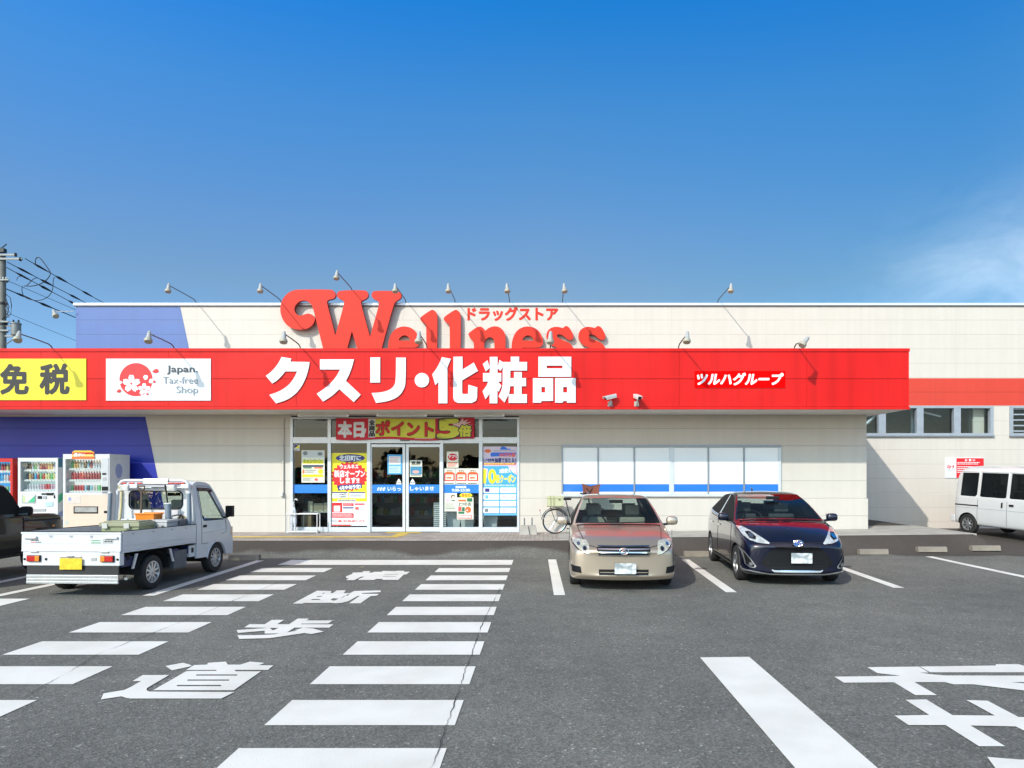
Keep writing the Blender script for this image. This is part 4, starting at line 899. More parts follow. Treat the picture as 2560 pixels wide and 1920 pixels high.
p.rect(*BR(815, 395, 1380, 432), ink(205, 40, 90)); p.lines(*BR(830, 402, 1365, 430), 1, ink(250, 225, 90), .7, 0.); p.rect(*BR(813, 450, 1396, 760), ink(70, 170, 235)); p.poly([B(x, y) for x, y in ((815, 480), (900, 500), (880, 660), (815, 670))], PINK); p.poly([B(x, y) for x, y in ((1240, 452), (1395, 452), (1395, 600), (1330, 560))], PINK)
p.text('3回使える!', *BR(1095, 492, 1370, 565), WHT, .05, rot=-.08); p.text('10', *BR(828, 515, 1030, 742), YELI, .07); p.text('倍クーポン', *BR(1035, 600, 1375, 740), YELI, .06)
p.lines(*BR(835, 775, 1360, 792), 1, WHT, .7, 0.)
rr = random.Random(5)
for j in range(4):
    for i in range(2):
        x0, y0 = 818 + i * 292, 822 + j * 116; p.poly([B(x, y) for x, y in rrect(x0, y0, x0 + 272, y0 + 92, 12, 3)], WHT)
        p.rect(*BR(x0 + 30 + rr.uniform(-5, 5), y0 + 15, x0 + 85 + rr.uniform(0, 30), y0 + 75), rr.choice([GREY, PINK, LRED, LBLU, DGRN, NAVY])); p.lines(*BR(x0 + 145, y0 + 14, x0 + 250, y0 + 80), 4, rr.choice([GREY, LRED]), .28, seed=j * 2 + i); p.n -= 1
p.done('poster', 'tall light blue poster with yellow numerals on the rightmost pane', 'poster')

# cloth banner strung across the transom
b0 = lambda x, y: (820 + x * 380 / 2212, 1030 + y * 380 / 2212)
def wv(px, py):
    t = (px - 840) / 345.0
    return px, py + 1.6 * math.sin(t * 11.0 + .6) * (0.4 + (py - 1040) / 60.0) + (1.5 - 6 * (t - .5) ** 2), 0.012 * math.sin(t * 17 + 1.0)
p = Print(YW - 0.075, step=.0014, thick=.006, warp=wv)
def XR_(x0, y0, x1, y1): return (*b0(x0, y0), *b0(x1, y1))
CR_ = mat('cloth_red', (0.55, 0.02, 0.04), 0.75, var=.06, scale=9); CY = mat('cloth_yellow', (0.62, 0.60, 0.07), 0.75, var=.05, scale=9); CW = mat('cloth_white', (0.66, 0.66, 0.66), .75, var=.04)
p.board(*XR_(115, 85, 2130, 395), CR_, 40); p.rect(*XR_(590, 92, 690, 368), CW, 2); p.rect(*XR_(690, 92, 1560, 362), CY, 18)
p.text('本日', *XR_(150, 135, 520, 350), CW, .06); p.text('!!', *XR_(478, 240, 552, 352), CW, .08, .3)
for i, c in enumerate('全商品'): p.text(c, *XR_(602, 112 + i * 84, 682, 185 + i * 84), BLK, .06)
p.text('ポイント', *XR_(705, 128, 1532, 335), ink(70, 20, 15), .075); p.text('ポイント', *XR_(712, 134, 1526, 330), mat('cloth_red2', (0.58, 0.03, 0.03), .75), .052)
p.poly([b0(x, y) for x, y in burst(1930, 200, 175, 120, 14, .55)], ink(235, 190, 190)); p.text('5', *XR_(1612, 108, 1902, 375), BLK, .10); p.text('5', *XR_(1622, 116, 1892, 367), CY, .075); p.text('倍', *XR_(1905, 195, 2088, 368), BLK, .10); p.text('倍', *XR_(1912, 202, 2080, 362), CY, .06)
p.lines(*XR_(1270, 368, 1530, 378), 1, CW, .7, 0.)
ban = p.done('banner', 'red and yellow cloth banner hung across the top of the shop entrance', 'banner')
# ------------------------------------------------------------------ vehicles
def flake(name, col, metal=0.35, rough=0.34):
    return mat(name, col, rough, metal=metal, var=0.05, scale=2.0, coat=1.0, spec=0.5)
TYRE = mat('tyre_rubber', (0.018, 0.018, 0.018), 0.75, var=0.2, scale=20); DARK = mat('black_plastic', (0.007, 0.007, 0.008), 0.5, var=0.1, spec=.25); WELL = mat('wheel_well', (0.008, 0.008, 0.008), 0.9, var=0)
RIMS = mat('alloy_silver', (0.62, 0.63, 0.64), 0.28, metal=0.85, var=0.03); RIMD = mat('alloy_dark', (0.05, 0.05, 0.055), 0.3, metal=0.7, var=0.05); CHR = mat('chrome', (0.75, 0.77, 0.8), 0.10, metal=1.0, var=0)
CGL = glass_mat('car_glass', (0.72, 0.80, 0.77), 1.3); CGD = glass_mat('tinted_glass', (0.10, 0.12, 0.12), 1.2)
LENS = mat('lamp_lens', (0.60, 0.62, 0.62), 0.08, metal=0.35, var=0.35, scale=14, coat=1.0); LENSY = mat('aged_lamp_lens', (0.52, 0.50, 0.42), 0.14, metal=0.25, var=0.3, scale=14, coat=0.8)
REDL = mat('red_lens', (0.45, 0.012, 0.01), 0.15, var=0.15, scale=40, coat=0.7); ORGL = mat('amber_lens', (0.75, 0.22, 0.02), 0.15, var=0.15, scale=40, coat=0.7)
PLW = mat('number_plate_white', (0.62, 0.64, 0.64), 0.45, var=0.0); PLY = mat('number_plate_yellow', (0.70, 0.48, 0.02), 0.45, var=0.22, scale=16)
SEATB = mat('seat_beige', (0.34, 0.31, 0.26), 0.85, var=0.1); SEATG = mat('seat_grey', (0.06, 0.065, 0.07), 0.85, var=0.1); SEAM = mat('panel_gap', (0.01, 0.01, 0.01), 0.8, var=0)
def smudge(m, t, b, tcn):               # dirty, unreadable plate
    mp_ = t.nodes.new('ShaderNodeMapping'); mp_.inputs['Scale'].default_value = (7, 1, 9); t.links.new(tcn.outputs['Object'], mp_.inputs[0])
    n = t.nodes.new('ShaderNodeTexNoise'); n.inputs['Scale'].default_value = 1; n.inputs['Detail'].default_value = 2; t.links.new(mp_.outputs[0], n.inputs['Vector'])
    r = t.nodes.new('ShaderNodeValToRGB'); r.color_ramp.elements[0].position = .42; r.color_ramp.elements[0].color = (.26, .30, .31, 1); r.color_ramp.elements[1].position = .56; r.color_ramp.elements[1].color = (.62, .64, .64, 1)
    t.links.new(n.outputs['Fac'], r.inputs[0]); t.links.new(r.outputs[0], b.inputs['Base Color'])
PLS = mat('number_plate_smudged', (.6, .6, .6), 0.45, var=0, extra=smudge)

def H(y, hw, zb, zs, zc, cv):
    return y, cv, [(0, zb), (hw * .92, zb), (hw, zb + .03), (hw, zb + .45 * (zs - zb)), (hw * .995, zb + .78 * (zs - zb)), (hw * .97, zs), (hw * .95, zs + .02), (hw * .92, zs + .03), (hw * .78, zs + .05 + .45 * (zc - zs - .05)), (hw * .42, zc - .012), (0, zc)]
def C(y, hw, zb, xb, zl, xp, zp, zc, cv=0.0, din=.045, dz=.03):
    return y, cv, [(0, zb), (hw * .90, zb), (hw * .985, zb + .035), (hw, zb + .42 * (zl - zb)), (hw * .99, zb + .75 * (zl - zb)), (xb, zl), (xb - .015, zl + .025), (xp, zp), (xp - din, zp + dz), (xp * .5, zc - .01), (0, zc)]
def loft(st, glass, subd=2):
    """st: stations from nose to tail (nose at -Y); glass: {(span, row): material index}"""
    vs = []; fs = []; mi = []
    ring = []
    for y, cv, pts in st:
        ids = []
        for i, (x, z) in enumerate(pts): ids.append(len(vs)); vs.append((x, y + cv * (x / .85) ** 2, z))
        left = [None] * 11
        for i in range(1, 10): left[i] = len(vs); x, z = pts[i]; vs.append((-x, y + cv * (x / .85) ** 2, z))
        left[0] = ids[0]; left[10] = ids[10]; ring.append((ids, left))
    for s_ in range(len(st) - 1):
        (r0, l0), (r1, l1) = ring[s_], ring[s_ + 1]
        for i in range(10):
            m = glass.get((s_, i), 0)
            fs.append((r0[i], r1[i], r1[i + 1], r0[i + 1])); mi.append(m); fs.append((l0[i], l0[i + 1], l1[i + 1], l1[i])); mi.append(m)
    for e, fl_ in ((0, False), (len(st) - 1, True)):
        r, l = ring[e]
        for i in range(10):
            f = [r[i], r[i + 1], l[i + 1], l[i]]; f = [a for q, a in enumerate(f) if a not in f[:q]]
            fs.append(tuple(reversed(f)) if fl_ else tuple(f)); mi.append(glass.get(('cap', e, i), 0))
    return vs, fs, mi
class Car:
    def __init__(s, name, loc, rz, label, cat, paint, stations, glass, wheels, wr, gmats, well=0.045, crease=0.75):
        s.root = empty(name, loc, rz, label, cat); s.paint = paint
        vs, fs, mi = loft(stations, glass)
        me = bpy.data.meshes.new('shell'); me.from_pydata(vs, [], fs); me.materials.append(paint)
        for g in gmats: me.materials.append(g)
        me.materials.append(WELL); me.polygons.foreach_set('material_index', mi)
        bm = bmesh.new(); bm.from_mesh(me); bmesh.ops.recalc_face_normals(bm, faces=bm.faces)
        cl = bm.edges.layers.float.get('crease_edge') or bm.edges.layers.float.new('crease_edge')
        for e in bm.edges:
            a = {f.material_index for f in e.link_faces}
            if len(a) > 1: e[cl] = crease
        vl = bm.verts.layers.float.get('crease_vert') or bm.verts.layers.float.new('crease_vert')
        for q in bm.verts:
            gf = [f.material_index for f in q.link_faces if f.material_index > 0]
            if len(gf) and min(gf.count(i) for i in set(gf)) == 1: q[vl] = crease
        bm.to_mesh(me); bm.free()
        o = bpy.data.objects.new('shell', me); COL.objects.link(o)
        sd = o.modifiers.new('s', 'SUBSURF'); sd.levels = 2; sd.render_levels = 2
        cuts = []
        cb = MB()
        for (x, y, sgn_) in wheels:
            M = Matrix.Translation((x, y, wr)) @ Matrix.Rotation(R(90), 4, 'Y')
            cb.lathe([(wr + well, -.16), (wr + well, .4)] if sgn_ > 0 else [(wr + well, -.4), (wr + well, .16)], 28, WELL, M)
        c = cb.build('cutter'); bo = o.modifiers.new('b', 'BOOLEAN'); bo.operation = 'DIFFERENCE'; bo.object = c; bo.solver = 'EXACT'; bo.material_mode = 'TRANSFER'
        dg = bpy.context.evaluated_depsgraph_get(); full = bpy.data.meshes.new_from_object(o.evaluated_get(dg))
        bpy.data.objects.remove(o); bpy.data.objects.remove(c)
        V = [v.co.copy() for v in full.vertices]; PL = [(tuple(p.vertices), p.material_index) for p in full.polygons]; mats = list(full.materials)
        s.bvh = BVHTree.FromPolygons(V, [p for p, _ in PL])
        ng = len(gmats)
        def sub(ids, nm, ml):
            used = {}; b = MB()
            f2 = []
            for p, m in PL:
                if m in ids: f2.append(([used.setdefault(i, len(used)) for i in p], ids.index(m)))
            if not f2: return None
            me2 = bpy.data.meshes.new(nm); inv = sorted(used, key=used.get); me2.from_pydata([V[i] for i in inv], [], [f for f, _ in f2])
            for q in ml: me2.materials.append(q)
            me2.polygons.foreach_set('material_index', [m for _, m in f2]); me2.polygons.foreach_set('use_smooth', [True] * len(f2)); me2.set_sharp_from_angle(angle=R(38))
            ob = bpy.data.objects.new(nm, me2); COL.objects.link(ob); ob.parent = s.root; return ob
        # after the boolean the cutter's material sits in the slot that carries WELL
        wi = [i for i, m in enumerate(mats) if m == WELL] or [1 + ng]
        s.body = sub([0] + wi, 'body', [paint] + [WELL] * len(wi))
        s.glasses = [sub([1 + i], nm, [gmats[i]]) for i, nm in enumerate(('windshield', 'side_window', 'rear_window')[:ng])]
        for ob in list(s.glasses):
            if ob is not None and ob.name.startswith('side_window'): s.split(ob)
        bpy.data.meshes.remove(full); bpy.data.meshes.remove(me)
    def split(s, ob):
        me = ob.data; bm = bmesh.new(); bm.from_mesh(me); seen = set(); isl = []
        for v in bm.verts:
            if v.index in seen: continue
            st = [v]; cur = set()
            while st:
                a = st.pop()
                if a.index in cur: continue
                cur.add(a.index); st += [e.other_vert(a) for e in a.link_edges]
            seen |= cur; isl.append(cur)
        for cur in isl:
            ids = sorted(cur); mp_ = {i: k for k, i in enumerate(ids)}; me2 = bpy.data.meshes.new('side_window')
            bm.verts.ensure_lookup_table()
            me2.from_pydata([bm.verts[i].co.copy() for i in ids], [], [[mp_[q.index] for q in f.verts] for f in bm.faces if f.verts[0].index in cur])
            me2.materials.append(me.materials[0]); me2.polygons.foreach_set('use_smooth', [True] * len(me2.polygons))
            o = bpy.data.objects.new('side_window', me2); COL.objects.link(o); o.parent = s.root
        bm.free(); bpy.data.objects.remove(ob)
    def patch(s, poly, ax, m, name, off=0.004, parent=None, step=0.03, sgn_=-1, th=0.0, rounded=0, link=True):
        """a sheet cut to `poly` and pressed on to the body along axis ax ('y': poly is (x,z); 'x': (y,z); 'z': (x,y)); sgn_ = side it comes from"""
        if rounded: poly = smooth_loop(poly, rounded, -2)
        dn = []
        L = len(poly)
        for i in range(L):
            a, c = Vector(poly[i]), Vector(poly[(i + 1) % L]); n = max(1, int((c - a).length / step))
            dn += [tuple(a + (c - a) * k / n) for k in range(n)]
        x0 = min(p[0] for p in dn); x1 = max(p[0] for p in dn); y0 = min(p[1] for p in dn); y1 = max(p[1] for p in dn)
        pts = [Vector(p) for p in dn]; nb = len(dn)
        gx = x0 + step * .5
        while gx < x1:
            gy = y0 + step * .5
            while gy < y1:
                if inside(gx, gy, dn) and min((Vector((gx, gy)) - p).length for p in pts[:nb]) > step * .45: pts.append(Vector((gx, gy)))
                gy += step
            gx += step
        r = delaunay_2d_cdt(pts, [(i, (i + 1) % nb) for i in range(nb)], [], 1, 1e-6)
        out = []; good = []
        for v in r[0]:
            if ax == 'y': o = Vector((v.x, 6 * sgn_, v.y)); d = Vector((0, -sgn_, 0))
            elif ax == 'x': o = Vector((6 * sgn_, v.x, v.y)); d = Vector((-sgn_, 0, 0))
            else: o = Vector((v.x, v.y, 6)); d = Vector((0, 0, -1))
            h = s.bvh.ray_cast(o, d)
            if h[0] is None: out.append(None); continue
            nrm = h[1]
            if nrm.dot(d) > 0: nrm = -nrm
            out.append(h[0] + nrm * off - d * off * .3)
        b = MB(); k = [o if o is not None else Vector((0, 0, 0)) for o in out]
        b.add(k, [f for f in r[2] if all(out[i] is not None for i in f)], m)
        o = b.build(name, smooth=50); o.parent = parent or s.root
        if link: s.last = o
        return o
    def part(s, b, name, m=None, **kw):
        o = b.build(name, m, **kw); o.parent = kw.get('parent') or s.root; return o
def mirror(poly): return [(-x, z) for x, z in poly][::-1]
def tyre_mb(r, w_):
    b = MB(); b.lathe([(r * .62, -w_ * .46), (r * .80, -w_ * .5), (r * .95, -w_ * .46), (r, -w_ * .34), (r, w_ * .34), (r * .95, w_ * .46), (r * .80, w_ * .5), (r * .62, w_ * .46), (r * .6, w_ * .2), (r * .6, -w_ * .2)], 40, TYRE, cap=False)
    return b
def rim_mb(r, w_, n, m, m2=None, twist=0.0, sw=.16):
    b = MB(); ro = r * .64; z = w_ * .40
    b.lathe([(ro * .90, z - .05), (ro, z - .01), (ro, z + .012), (ro * .93, z + .012), (ro * .88, z - .03)], 40, m, cap=False)
    b.lathe([(ro * .9, -w_ * .4), (ro * .9, z - .05)], 32, m2 or RIMD, cap=False); b.lathe([(0.001, z - .10), (ro * .9, z - .10)], 24, m2 or RIMD, cap=False)
    b.lathe([(ro * .22, z - .03), (ro * .22, z + .0), (ro * .17, z + .006), (0.001, z + .006)], 20, m, cap=False)
    for i in range(n):
        a = 2 * math.pi * i / n; Mx = Matrix.Rotation(a, 4, 'Z'); s0, s1 = ro * sw * .8, ro * sw
        b.add([(ro * .15, -s0, z - .012), (ro * .9, -s1, z - .018), (ro * .9, s1, z - .018), (ro * .15, s0, z - .012), (ro * .15, -s0 * .8, z + .004), (ro * .92, -s1 * .75, z + .002), (ro * .92, s1 * .75, z + .002), (ro * .15, s0 * .8, z + .004)],
              [(4, 5, 6, 7), (0, 1, 5, 4), (2, 3, 7, 6), (1, 2, 6, 5)], m, Mx)
    return b
def wheels(root, pos, r, w_, n, rim, m2=None, sw=.16, steer=0.0):
    t = tyre_mb(r, w_).build('wheel', smooth=40); k = rim_mb(r, w_, n, rim, m2, sw=sw).build('rim', smooth=35)
    first = True
    for x, y, sg in pos:
        if first: a, c = t, k
        else: a = t.copy(); c = k.copy(); COL.objects.link(a); COL.objects.link(c)
        a.parent = root; c.parent = a; a.location = (x, y, r); a.rotation_euler = (0, R(90) if sg > 0 else R(-90), 0); first = False
def door_mirror(car, x, y, z, paint, wdt=.2, h=.13):
    for sg in (-1, 1):
        b = MB(); b.v = []; 
        M = Matrix.Translation((sg * (x + wdt * .5), y, z)) @ Matrix.Diagonal((wdt * .5, .07, h * .5, 1))
        n = 10; m_ = 14; vs = []; fs = []
        for i in range(n + 1):
            for j in range(m_):
                th_ = math.pi * i / n; ph = 2 * math.pi * j / m_
                f = lambda c: math.copysign(abs(c) ** .6, c)
                vs.append((f(math.sin(th_)) * f(math.cos(ph)), f(math.sin(th_)) * f(math.sin(ph)), f(math.cos(th_))))
        for i in range(n):
            for j in range(m_): fs.append((i * m_ + j, i * m_ + (j + 1) % m_, (i + 1) * m_ + (j + 1) % m_, (i + 1) * m_ + j))
        b.add(vs, fs, paint, M); b.tube([(sg * (x - .06), y + .02, z - h * .5), (sg * (x + .05), y + .01, z - h * .35)], .022, 8, DARK)
        o = b.build('door_mirror', smooth=40); o.parent = car.root
        g = MB(); g.quad(*[Vector((sg * (x + wdt * .5) + a * wdt * .42, y + .072, z + c * h * .40)) for a, c in ((-1, -1), (1, -1), (1, 1), (-1, 1))], CHR); q = g.build('mirror_glass', recalc=False); q.parent = o
def cabin(car, ys, zs, m, w_=.62, wheel_x=-.36, dash_y=-.75, dash_z=.9, back=None, head=True):
    """dashboard, steering wheel and seats"""
    b = MB(); b.box(-w_, w_, dash_y - .1, dash_y + .22, dash_z - .32, dash_z, DARK); o = b.build('dashboard', bevel=.03); o.parent = car.root
    b = MB(); b.tube([Vector((wheel_x, dash_y + .30, dash_z - .02)) + Vector((math.cos(a) * .18, math.sin(a) * .06, math.sin(a) * .17)) for a in [2 * math.pi * i / 20 for i in range(20)]], .016, 8, DARK, closed=True); b.tube([(wheel_x, dash_y + .12, dash_z - .1), (wheel_x, dash_y + .3, dash_z - .03)], .03, 8, DARK); b.tube([(wheel_x - .16, dash_y + .3, dash_z - .02), (wheel_x + .16, dash_y + .3, dash_z - .02)], .018, 8, DARK); o = b.build('steering_wheel', smooth=40); o.parent = car.root
    for i, y in enumerate(ys):
        for x in ((-.36, .36) if i == 0 else (-.36, .36)):
            b = MB(); b.box(x - .24, x + .24, y, y + .12, zs - .42, zs + .20, m); b.box(x - .25, x + .25, y - .45, y + .02, zs - .48, zs - .34, m)
            o = b.build('seat', bevel=.04); o.parent = car.root
            b = MB(); b.box(x - .13, x + .13, y + .03, y + .11, zs + .24, zs + .42, m); b.tube([(x - .06, y + .07, zs + .15), (x - .06, y + .07, zs + .26)], .008, 6, CHR); b.tube([(x + .06, y + .07, zs + .15), (x + .06, y + .07, zs + .26)], .008, 6, CHR); q = b.build('headrest', bevel=.03); q.parent = o
    b = MB(); b.box(-.12, .12, dash_y + .30, dash_y + .33, dash_z + .36, dash_z + .42, DARK); o = b.build('rear_mirror', bevel=.01); o.parent = car.root

def plate_part(car, x, y, z, w_, h, m, name='number_plate', rz=0):
    b = MB(); b.box(-w_ / 2, w_ / 2, -.006, .006, -h / 2, h / 2, m); o = b.build(name, bevel=.003); o.parent = car.root; o.location = (x, y, z); return o
def ring_mb(b, cx_, y, cz, rx, rz, t, m): b.tube([(cx_ + rx * math.cos(a), y, cz + rz * math.sin(a)) for a in [2 * math.pi * i / 24 for i in range(24)]], t, 6, m, closed=True)

# --- champagne saloon ----------------------------------------------------------
BEIGE = flake('champagne_paint', (0.56, 0.465, 0.36), .74, .33)
axst = [H(-2.20, .66, .27, .54, .60, .06), H(-2.19, .79, .19, .62, .665, .14), H(-2.12, .83, .155, .68, .725, .24), H(-1.93, .84, .155, .765, .815, .26), H(-1.6, .84, .17, .835, .89, .2), H(-1.25, .8475, .17, .885, .945, .16),
  C(-1.02, .8475, .17, .825, .92, .79, .945, .985, .16), C(-.62, .8475, .17, .828, .93, .70, 1.19, 1.235, .12), C(-.24, .8475, .17, .83, .94, .615, 1.36, 1.40, .08), C(-.05, .8475, .17, .83, .945, .60, 1.40, 1.445, .05), C(.30, .8475, .17, .83, .95, .59, 1.415, 1.46), C(.38, .8475, .17, .83, .952, .588, 1.415, 1.458), C(.95, .8475, .17, .83, .96, .575, 1.39, 1.435), C(1.28, .845, .18, .82, .97, .57, 1.33, 1.375, -.04),
  C(1.75, .83, .2, .78, .985, .70, 1.04, 1.075, -.1), H(2.08, .80, .22, .96, 1.01, -.12), H(2.18, .76, .26, .90, .97, -.12), H(2.21, .6, .34, .8, .86, -.1)]
axg = {}
for s_ in (6, 7): axg[(s_, 8)] = axg[(s_, 9)] = 1
for s_ in (7, 8, 9, 11, 12): axg[(s_, 6)] = 2
axg[(6, 6)] = 2
for s_ in (13,): axg[(s_, 8)] = axg[(s_, 9)] = 3
axw = [(.74, -1.35, 1), (-.74, -1.35, -1), (.74, 1.25, 1), (-.74, 1.25, -1)]
ax = Car('saloon_car', (1.315, 12.68, 0), R(-2.0), 'champagne beige saloon parked nose out in front of the white film window', 'car', BEIGE, axst, axg, axw, .305, [CGL, CGL, CGL])
wheels(ax.root, axw, .305, .19, 10, RIMS)
door_mirror(ax, .86, -.72, 1.015, BEIGE, .2, .15)
cabin(ax, (.22, 1.0), .82, SEATB, dash_y=-.80, dash_z=.95, wheel_x=-.36)
hl = [(-.80, .80), (-.66, .785), (-.57, .775), (-.535, .72), (-.515, .575), (-.60, .60), (-.69, .655), (-.77, .73)]
for q in (hl, mirror(hl)):
    o = ax.patch([(x * 1.03, z - .003) for x, z in q], 'y', SEAM, 'headlight_gap', .003, step=.04); a = ax.patch(q, 'y', LENSY, 'headlight', .009, step=.03); o.parent = a
    sg = 1 if q[0][0] < 0 else -1
    ax.patch(ell(-.60 * sg, .665, .034, .034, 14), 'y', CHR, 'lens', .014, parent=a); ax.patch(ell(-.60 * sg, .665, .018, .018, 12), 'y', DARK, 'lens', .017, parent=a); ax.patch(ell(-.695 * sg, .725, .026, .024, 12), 'y', CHR, 'lens', .014, parent=a)
gr = [(-.42, .715), (.42, .715), (.405, .60), (.34, .558), (-.34, .558), (-.405, .60)]
g_ = ax.patch(gr, 'y', DARK, 'grille', .006, rounded=1)
for z0, z1 in ((.712, .694), (.668, .652), (.625, .610), (.584, .564)): ax.patch([(-.405, z0), (.405, z0), (.395, z1), (-.395, z1)], 'y', CHR, 'grille_bar', .014, parent=g_, step=.02)
b = MB(); ring_mb(b, 0, -2.215, .638, .068, .046, .009, CHR); b.tube([(-.04, -2.217, .63), (0, -2.219, .655), (.045, -2.217, .628), (.01, -2.218, .618)], .008, 6, CHR); o = b.build('badge', smooth=40); o.parent = ax.root
lo = ax.patch([(-.385, .352), (.385, .352), (.38, .262), (-.38, .262)], 'y', DARK, 'air_intake', .006); ax.patch([(-.365, .312), (.365, .312), (.365, .303), (-.365, .303)], 'y', BEIGE, 'grille_bar', .012, parent=lo, step=.02)
for q in ([(-.81, .41), (-.665, .39), (-.65, .29), (-.79, .305)],): 
    ax.patch(q, 'y', DARK, 'fog_light_recess', .006); ax.patch(mirror(q), 'y', DARK, 'fog_light_recess', .006)
ax.patch([(-.76, .243), (-.4, .222), (.4, .222), (.76, .243), (.75, .232), (.4, .208), (-.4, .208), (-.75, .232)], 'y', BEIGE, 'bumper_lip', .02, step=.03)
plate_part(ax, .02, -2.235, .375, .33, .165, PLS)
bonnet = [(-.60, -2.0), (-.40, -2.12), (.40, -2.12), (.60, -2.0), (.69, -1.35), (.70, -1.05), (.45, -1.12), (0, -1.15), (-.45, -1.12), (-.70, -1.05), (-.69, -1.35)]
ax.patch(bonnet, 'z', SEAM, 'bonnet_gap', .0015, step=.05); ax.patch([(x * .985, y * .997 if y > -1.9 else y + .006) for x, y in bonnet], 'z', BEIGE, 'bonnet', .004, step=.05)
for sg in (-1, 1):
    d = [(-.88, .93), (.28, .94), (.30, .30), (-.80, .28), (-.95, .62)]; e = ax.patch(d, 'x', SEAM, 'door_gap', .0015, sgn_=sg, step=.06); f = ax.patch([(y * .985 - .004, .6 + (z - .6) * .97) for y, z in d], 'x', BEIGE, 'door', .004, sgn_=sg, step=.06); e.parent = f
    ax.patch([(.05, .83), (.22, .83), (.22, .805), (.05, .805)], 'x', CHR, 'handle', .02, sgn_=sg, parent=f, step=.02)
b = MB(); b.tube([(-.62, -1.10, 1.0), (-.2, -1.16, 1.005), (.1, -1.14, 1.0)], .010, 6, DARK); b.tube([(.0, -1.12, 1.0), (.45, -1.05, 1.01), (.62, -.98, 1.02)], .010, 6, DARK); o = b.build('wiper', smooth=40); o.parent = ax.root
ax.patch([(-.70, -1.075), (0, -1.16), (.70, -1.075), (.72, -1.0), (0, -1.075), (-.72, -1.0)], 'z', DARK, 'cowl_panel', .006, step=.04)
b = MB(); b.tube([(.66, -2.0, .62), (.66, -2.0, .95)], .006, 6, CHR); o = b.build('corner_pole'); o.parent = ax.root; o.location = (.12, .1, 0)

# --- dark blue hatchback --------------------------------------------------------
NAVYP = flake('dark_blue_paint', (0.0016, 0.003, 0.017), .1, .22)
aqst = [H(-2.03, .64, .26, .57, .62, .06), H(-2.02, .77, .18, .65, .69, .16), H(-1.95, .825, .15, .725, .77, .28), H(-1.72, .83, .17, .83, .89, .32), H(-1.42, .845, .17, .915, .98, .26), H(-1.22, .8475, .17, .945, 1.015, .22),
  C(-1.06, .8475, .17, .825, .965, .79, .99, 1.05, .2), C(-.58, .8475, .17, .828, .975, .69, 1.255, 1.305, .15), C(-.10, .8475, .17, .83, .985, .60, 1.42, 1.455, .08), C(.10, .8475, .17, .83, .99, .59, 1.44, 1.485, .05), C(.32, .8475, .17, .83, 1.0, .585, 1.45, 1.50), C(.41, .8475, .17, .83, 1.005, .58, 1.45, 1.50), C(1.0, .8475, .17, .83, 1.035, .565, 1.425, 1.475), C(1.42, .845, .18, .81, 1.08, .55, 1.36, 1.42, -.05),
  C(1.80, .83, .22, .75, 1.10, .62, 1.16, 1.20, -.1), H(1.96, .79, .26, .99, 1.04, -.12), H(2.02, .70, .34, .86, .9, -.1)]
aqg = {}
for s_ in (6, 7): aqg[(s_, 8)] = aqg[(s_, 9)] = 1
for s_ in (6, 7, 8, 9, 11, 12): aqg[(s_, 6)] = 2
aqg[(13, 8)] = aqg[(13, 9)] = 3
aqw = [(.745, -1.26, 1), (-.745, -1.26, -1), (.745, 1.29, 1), (-.745, 1.29, -1)]
aq = Car('hatchback_car', (4.255, 13.0, 0), R(-4.3), 'dark blue hatchback with a black hexagonal grille parked nose out', 'car', NAVYP, aqst, aqg, aqw, .30, [CGL, CGL, CGL])
wheels(aq.root, aqw, .30, .185, 7, mat('alloy_grey', (.22, .22, .23), .3, metal=.8), RIMD, sw=.11)
door_mirror(aq, .86, -.78, 1.06, NAVYP, .19, .14)
cabin(aq, (.25, 1.05), .86, SEATG, dash_y=-.78, dash_z=1.0, wheel_x=-.36)
hl = [(-.805, .93), (-.73, .925), (-.64, .87), (-.52, .78), (-.42, .70), (-.44, .685), (-.60, .70), (-.71, .735), (-.775, .80)]
for q in (hl, mirror(hl)):
    sg = 1 if q[0][0] < 0 else -1
    o = aq.patch([(x * 1.02, z) for x, z in q], 'y', SEAM, 'headlight_gap', .003, step=.04); a = aq.patch(q, 'y', LENS, 'headlight', .009, step=.03); o.parent = a
    aq.patch([(-.73 * sg, .85), (-.66 * sg, .86), (-.60 * sg, .79), (-.62 * sg, .74), (-.70 * sg, .76)][::sg], 'y', DARK, 'lens', .013, parent=a); aq.patch(ell(-.665 * sg, .80, .034, .038, 12), 'y', CHR, 'lens', .017, parent=a)
gr = [(-.34, .635), (.34, .635), (.42, .60), (.575, .395), (.55, .36), (.37, .27), (-.37, .27), (-.55, .36), (-.575, .395), (-.42, .60)]
aq.patch([(x * 1.04, .45 + (z - .45) * 1.06) for x, z in gr], 'y', NAVYP, 'grille_frame', .010, rounded=1); g_ = aq.patch(gr, 'y', DARK, 'grille', .016, rounded=1)
for i in range(5): zz_ = .315 + i * .022; aq.patch([(-.47 - .01 * i, zz_), (.47 + .01 * i, zz_), (.47, zz_ - .006), (-.47, zz_ - .006)], 'y', RIMD, 'grille_bar', .022, parent=g_, step=.03)
aq.patch([(-.36, .655), (.36, .655), (.34, .64), (-.34, .64)], 'y', SEAM, 'grille_bar', .02, parent=g_, step=.03)
aq.patch([(-.36, .262), (.36, .262), (.40, .283), (.40, .265), (.36, .238), (-.36, .238), (-.40, .265), (-.40, .283)], 'y', RIMS, 'chrome_trim', .02, step=.02)
aq.patch([(-.80, .27), (-.42, .222), (.42, .222), (.80, .27), (.80, .255), (.42, .205), (-.42, .205), (-.80, .255)], 'y', RIMS, 'bumper_lip', .018, step=.03)
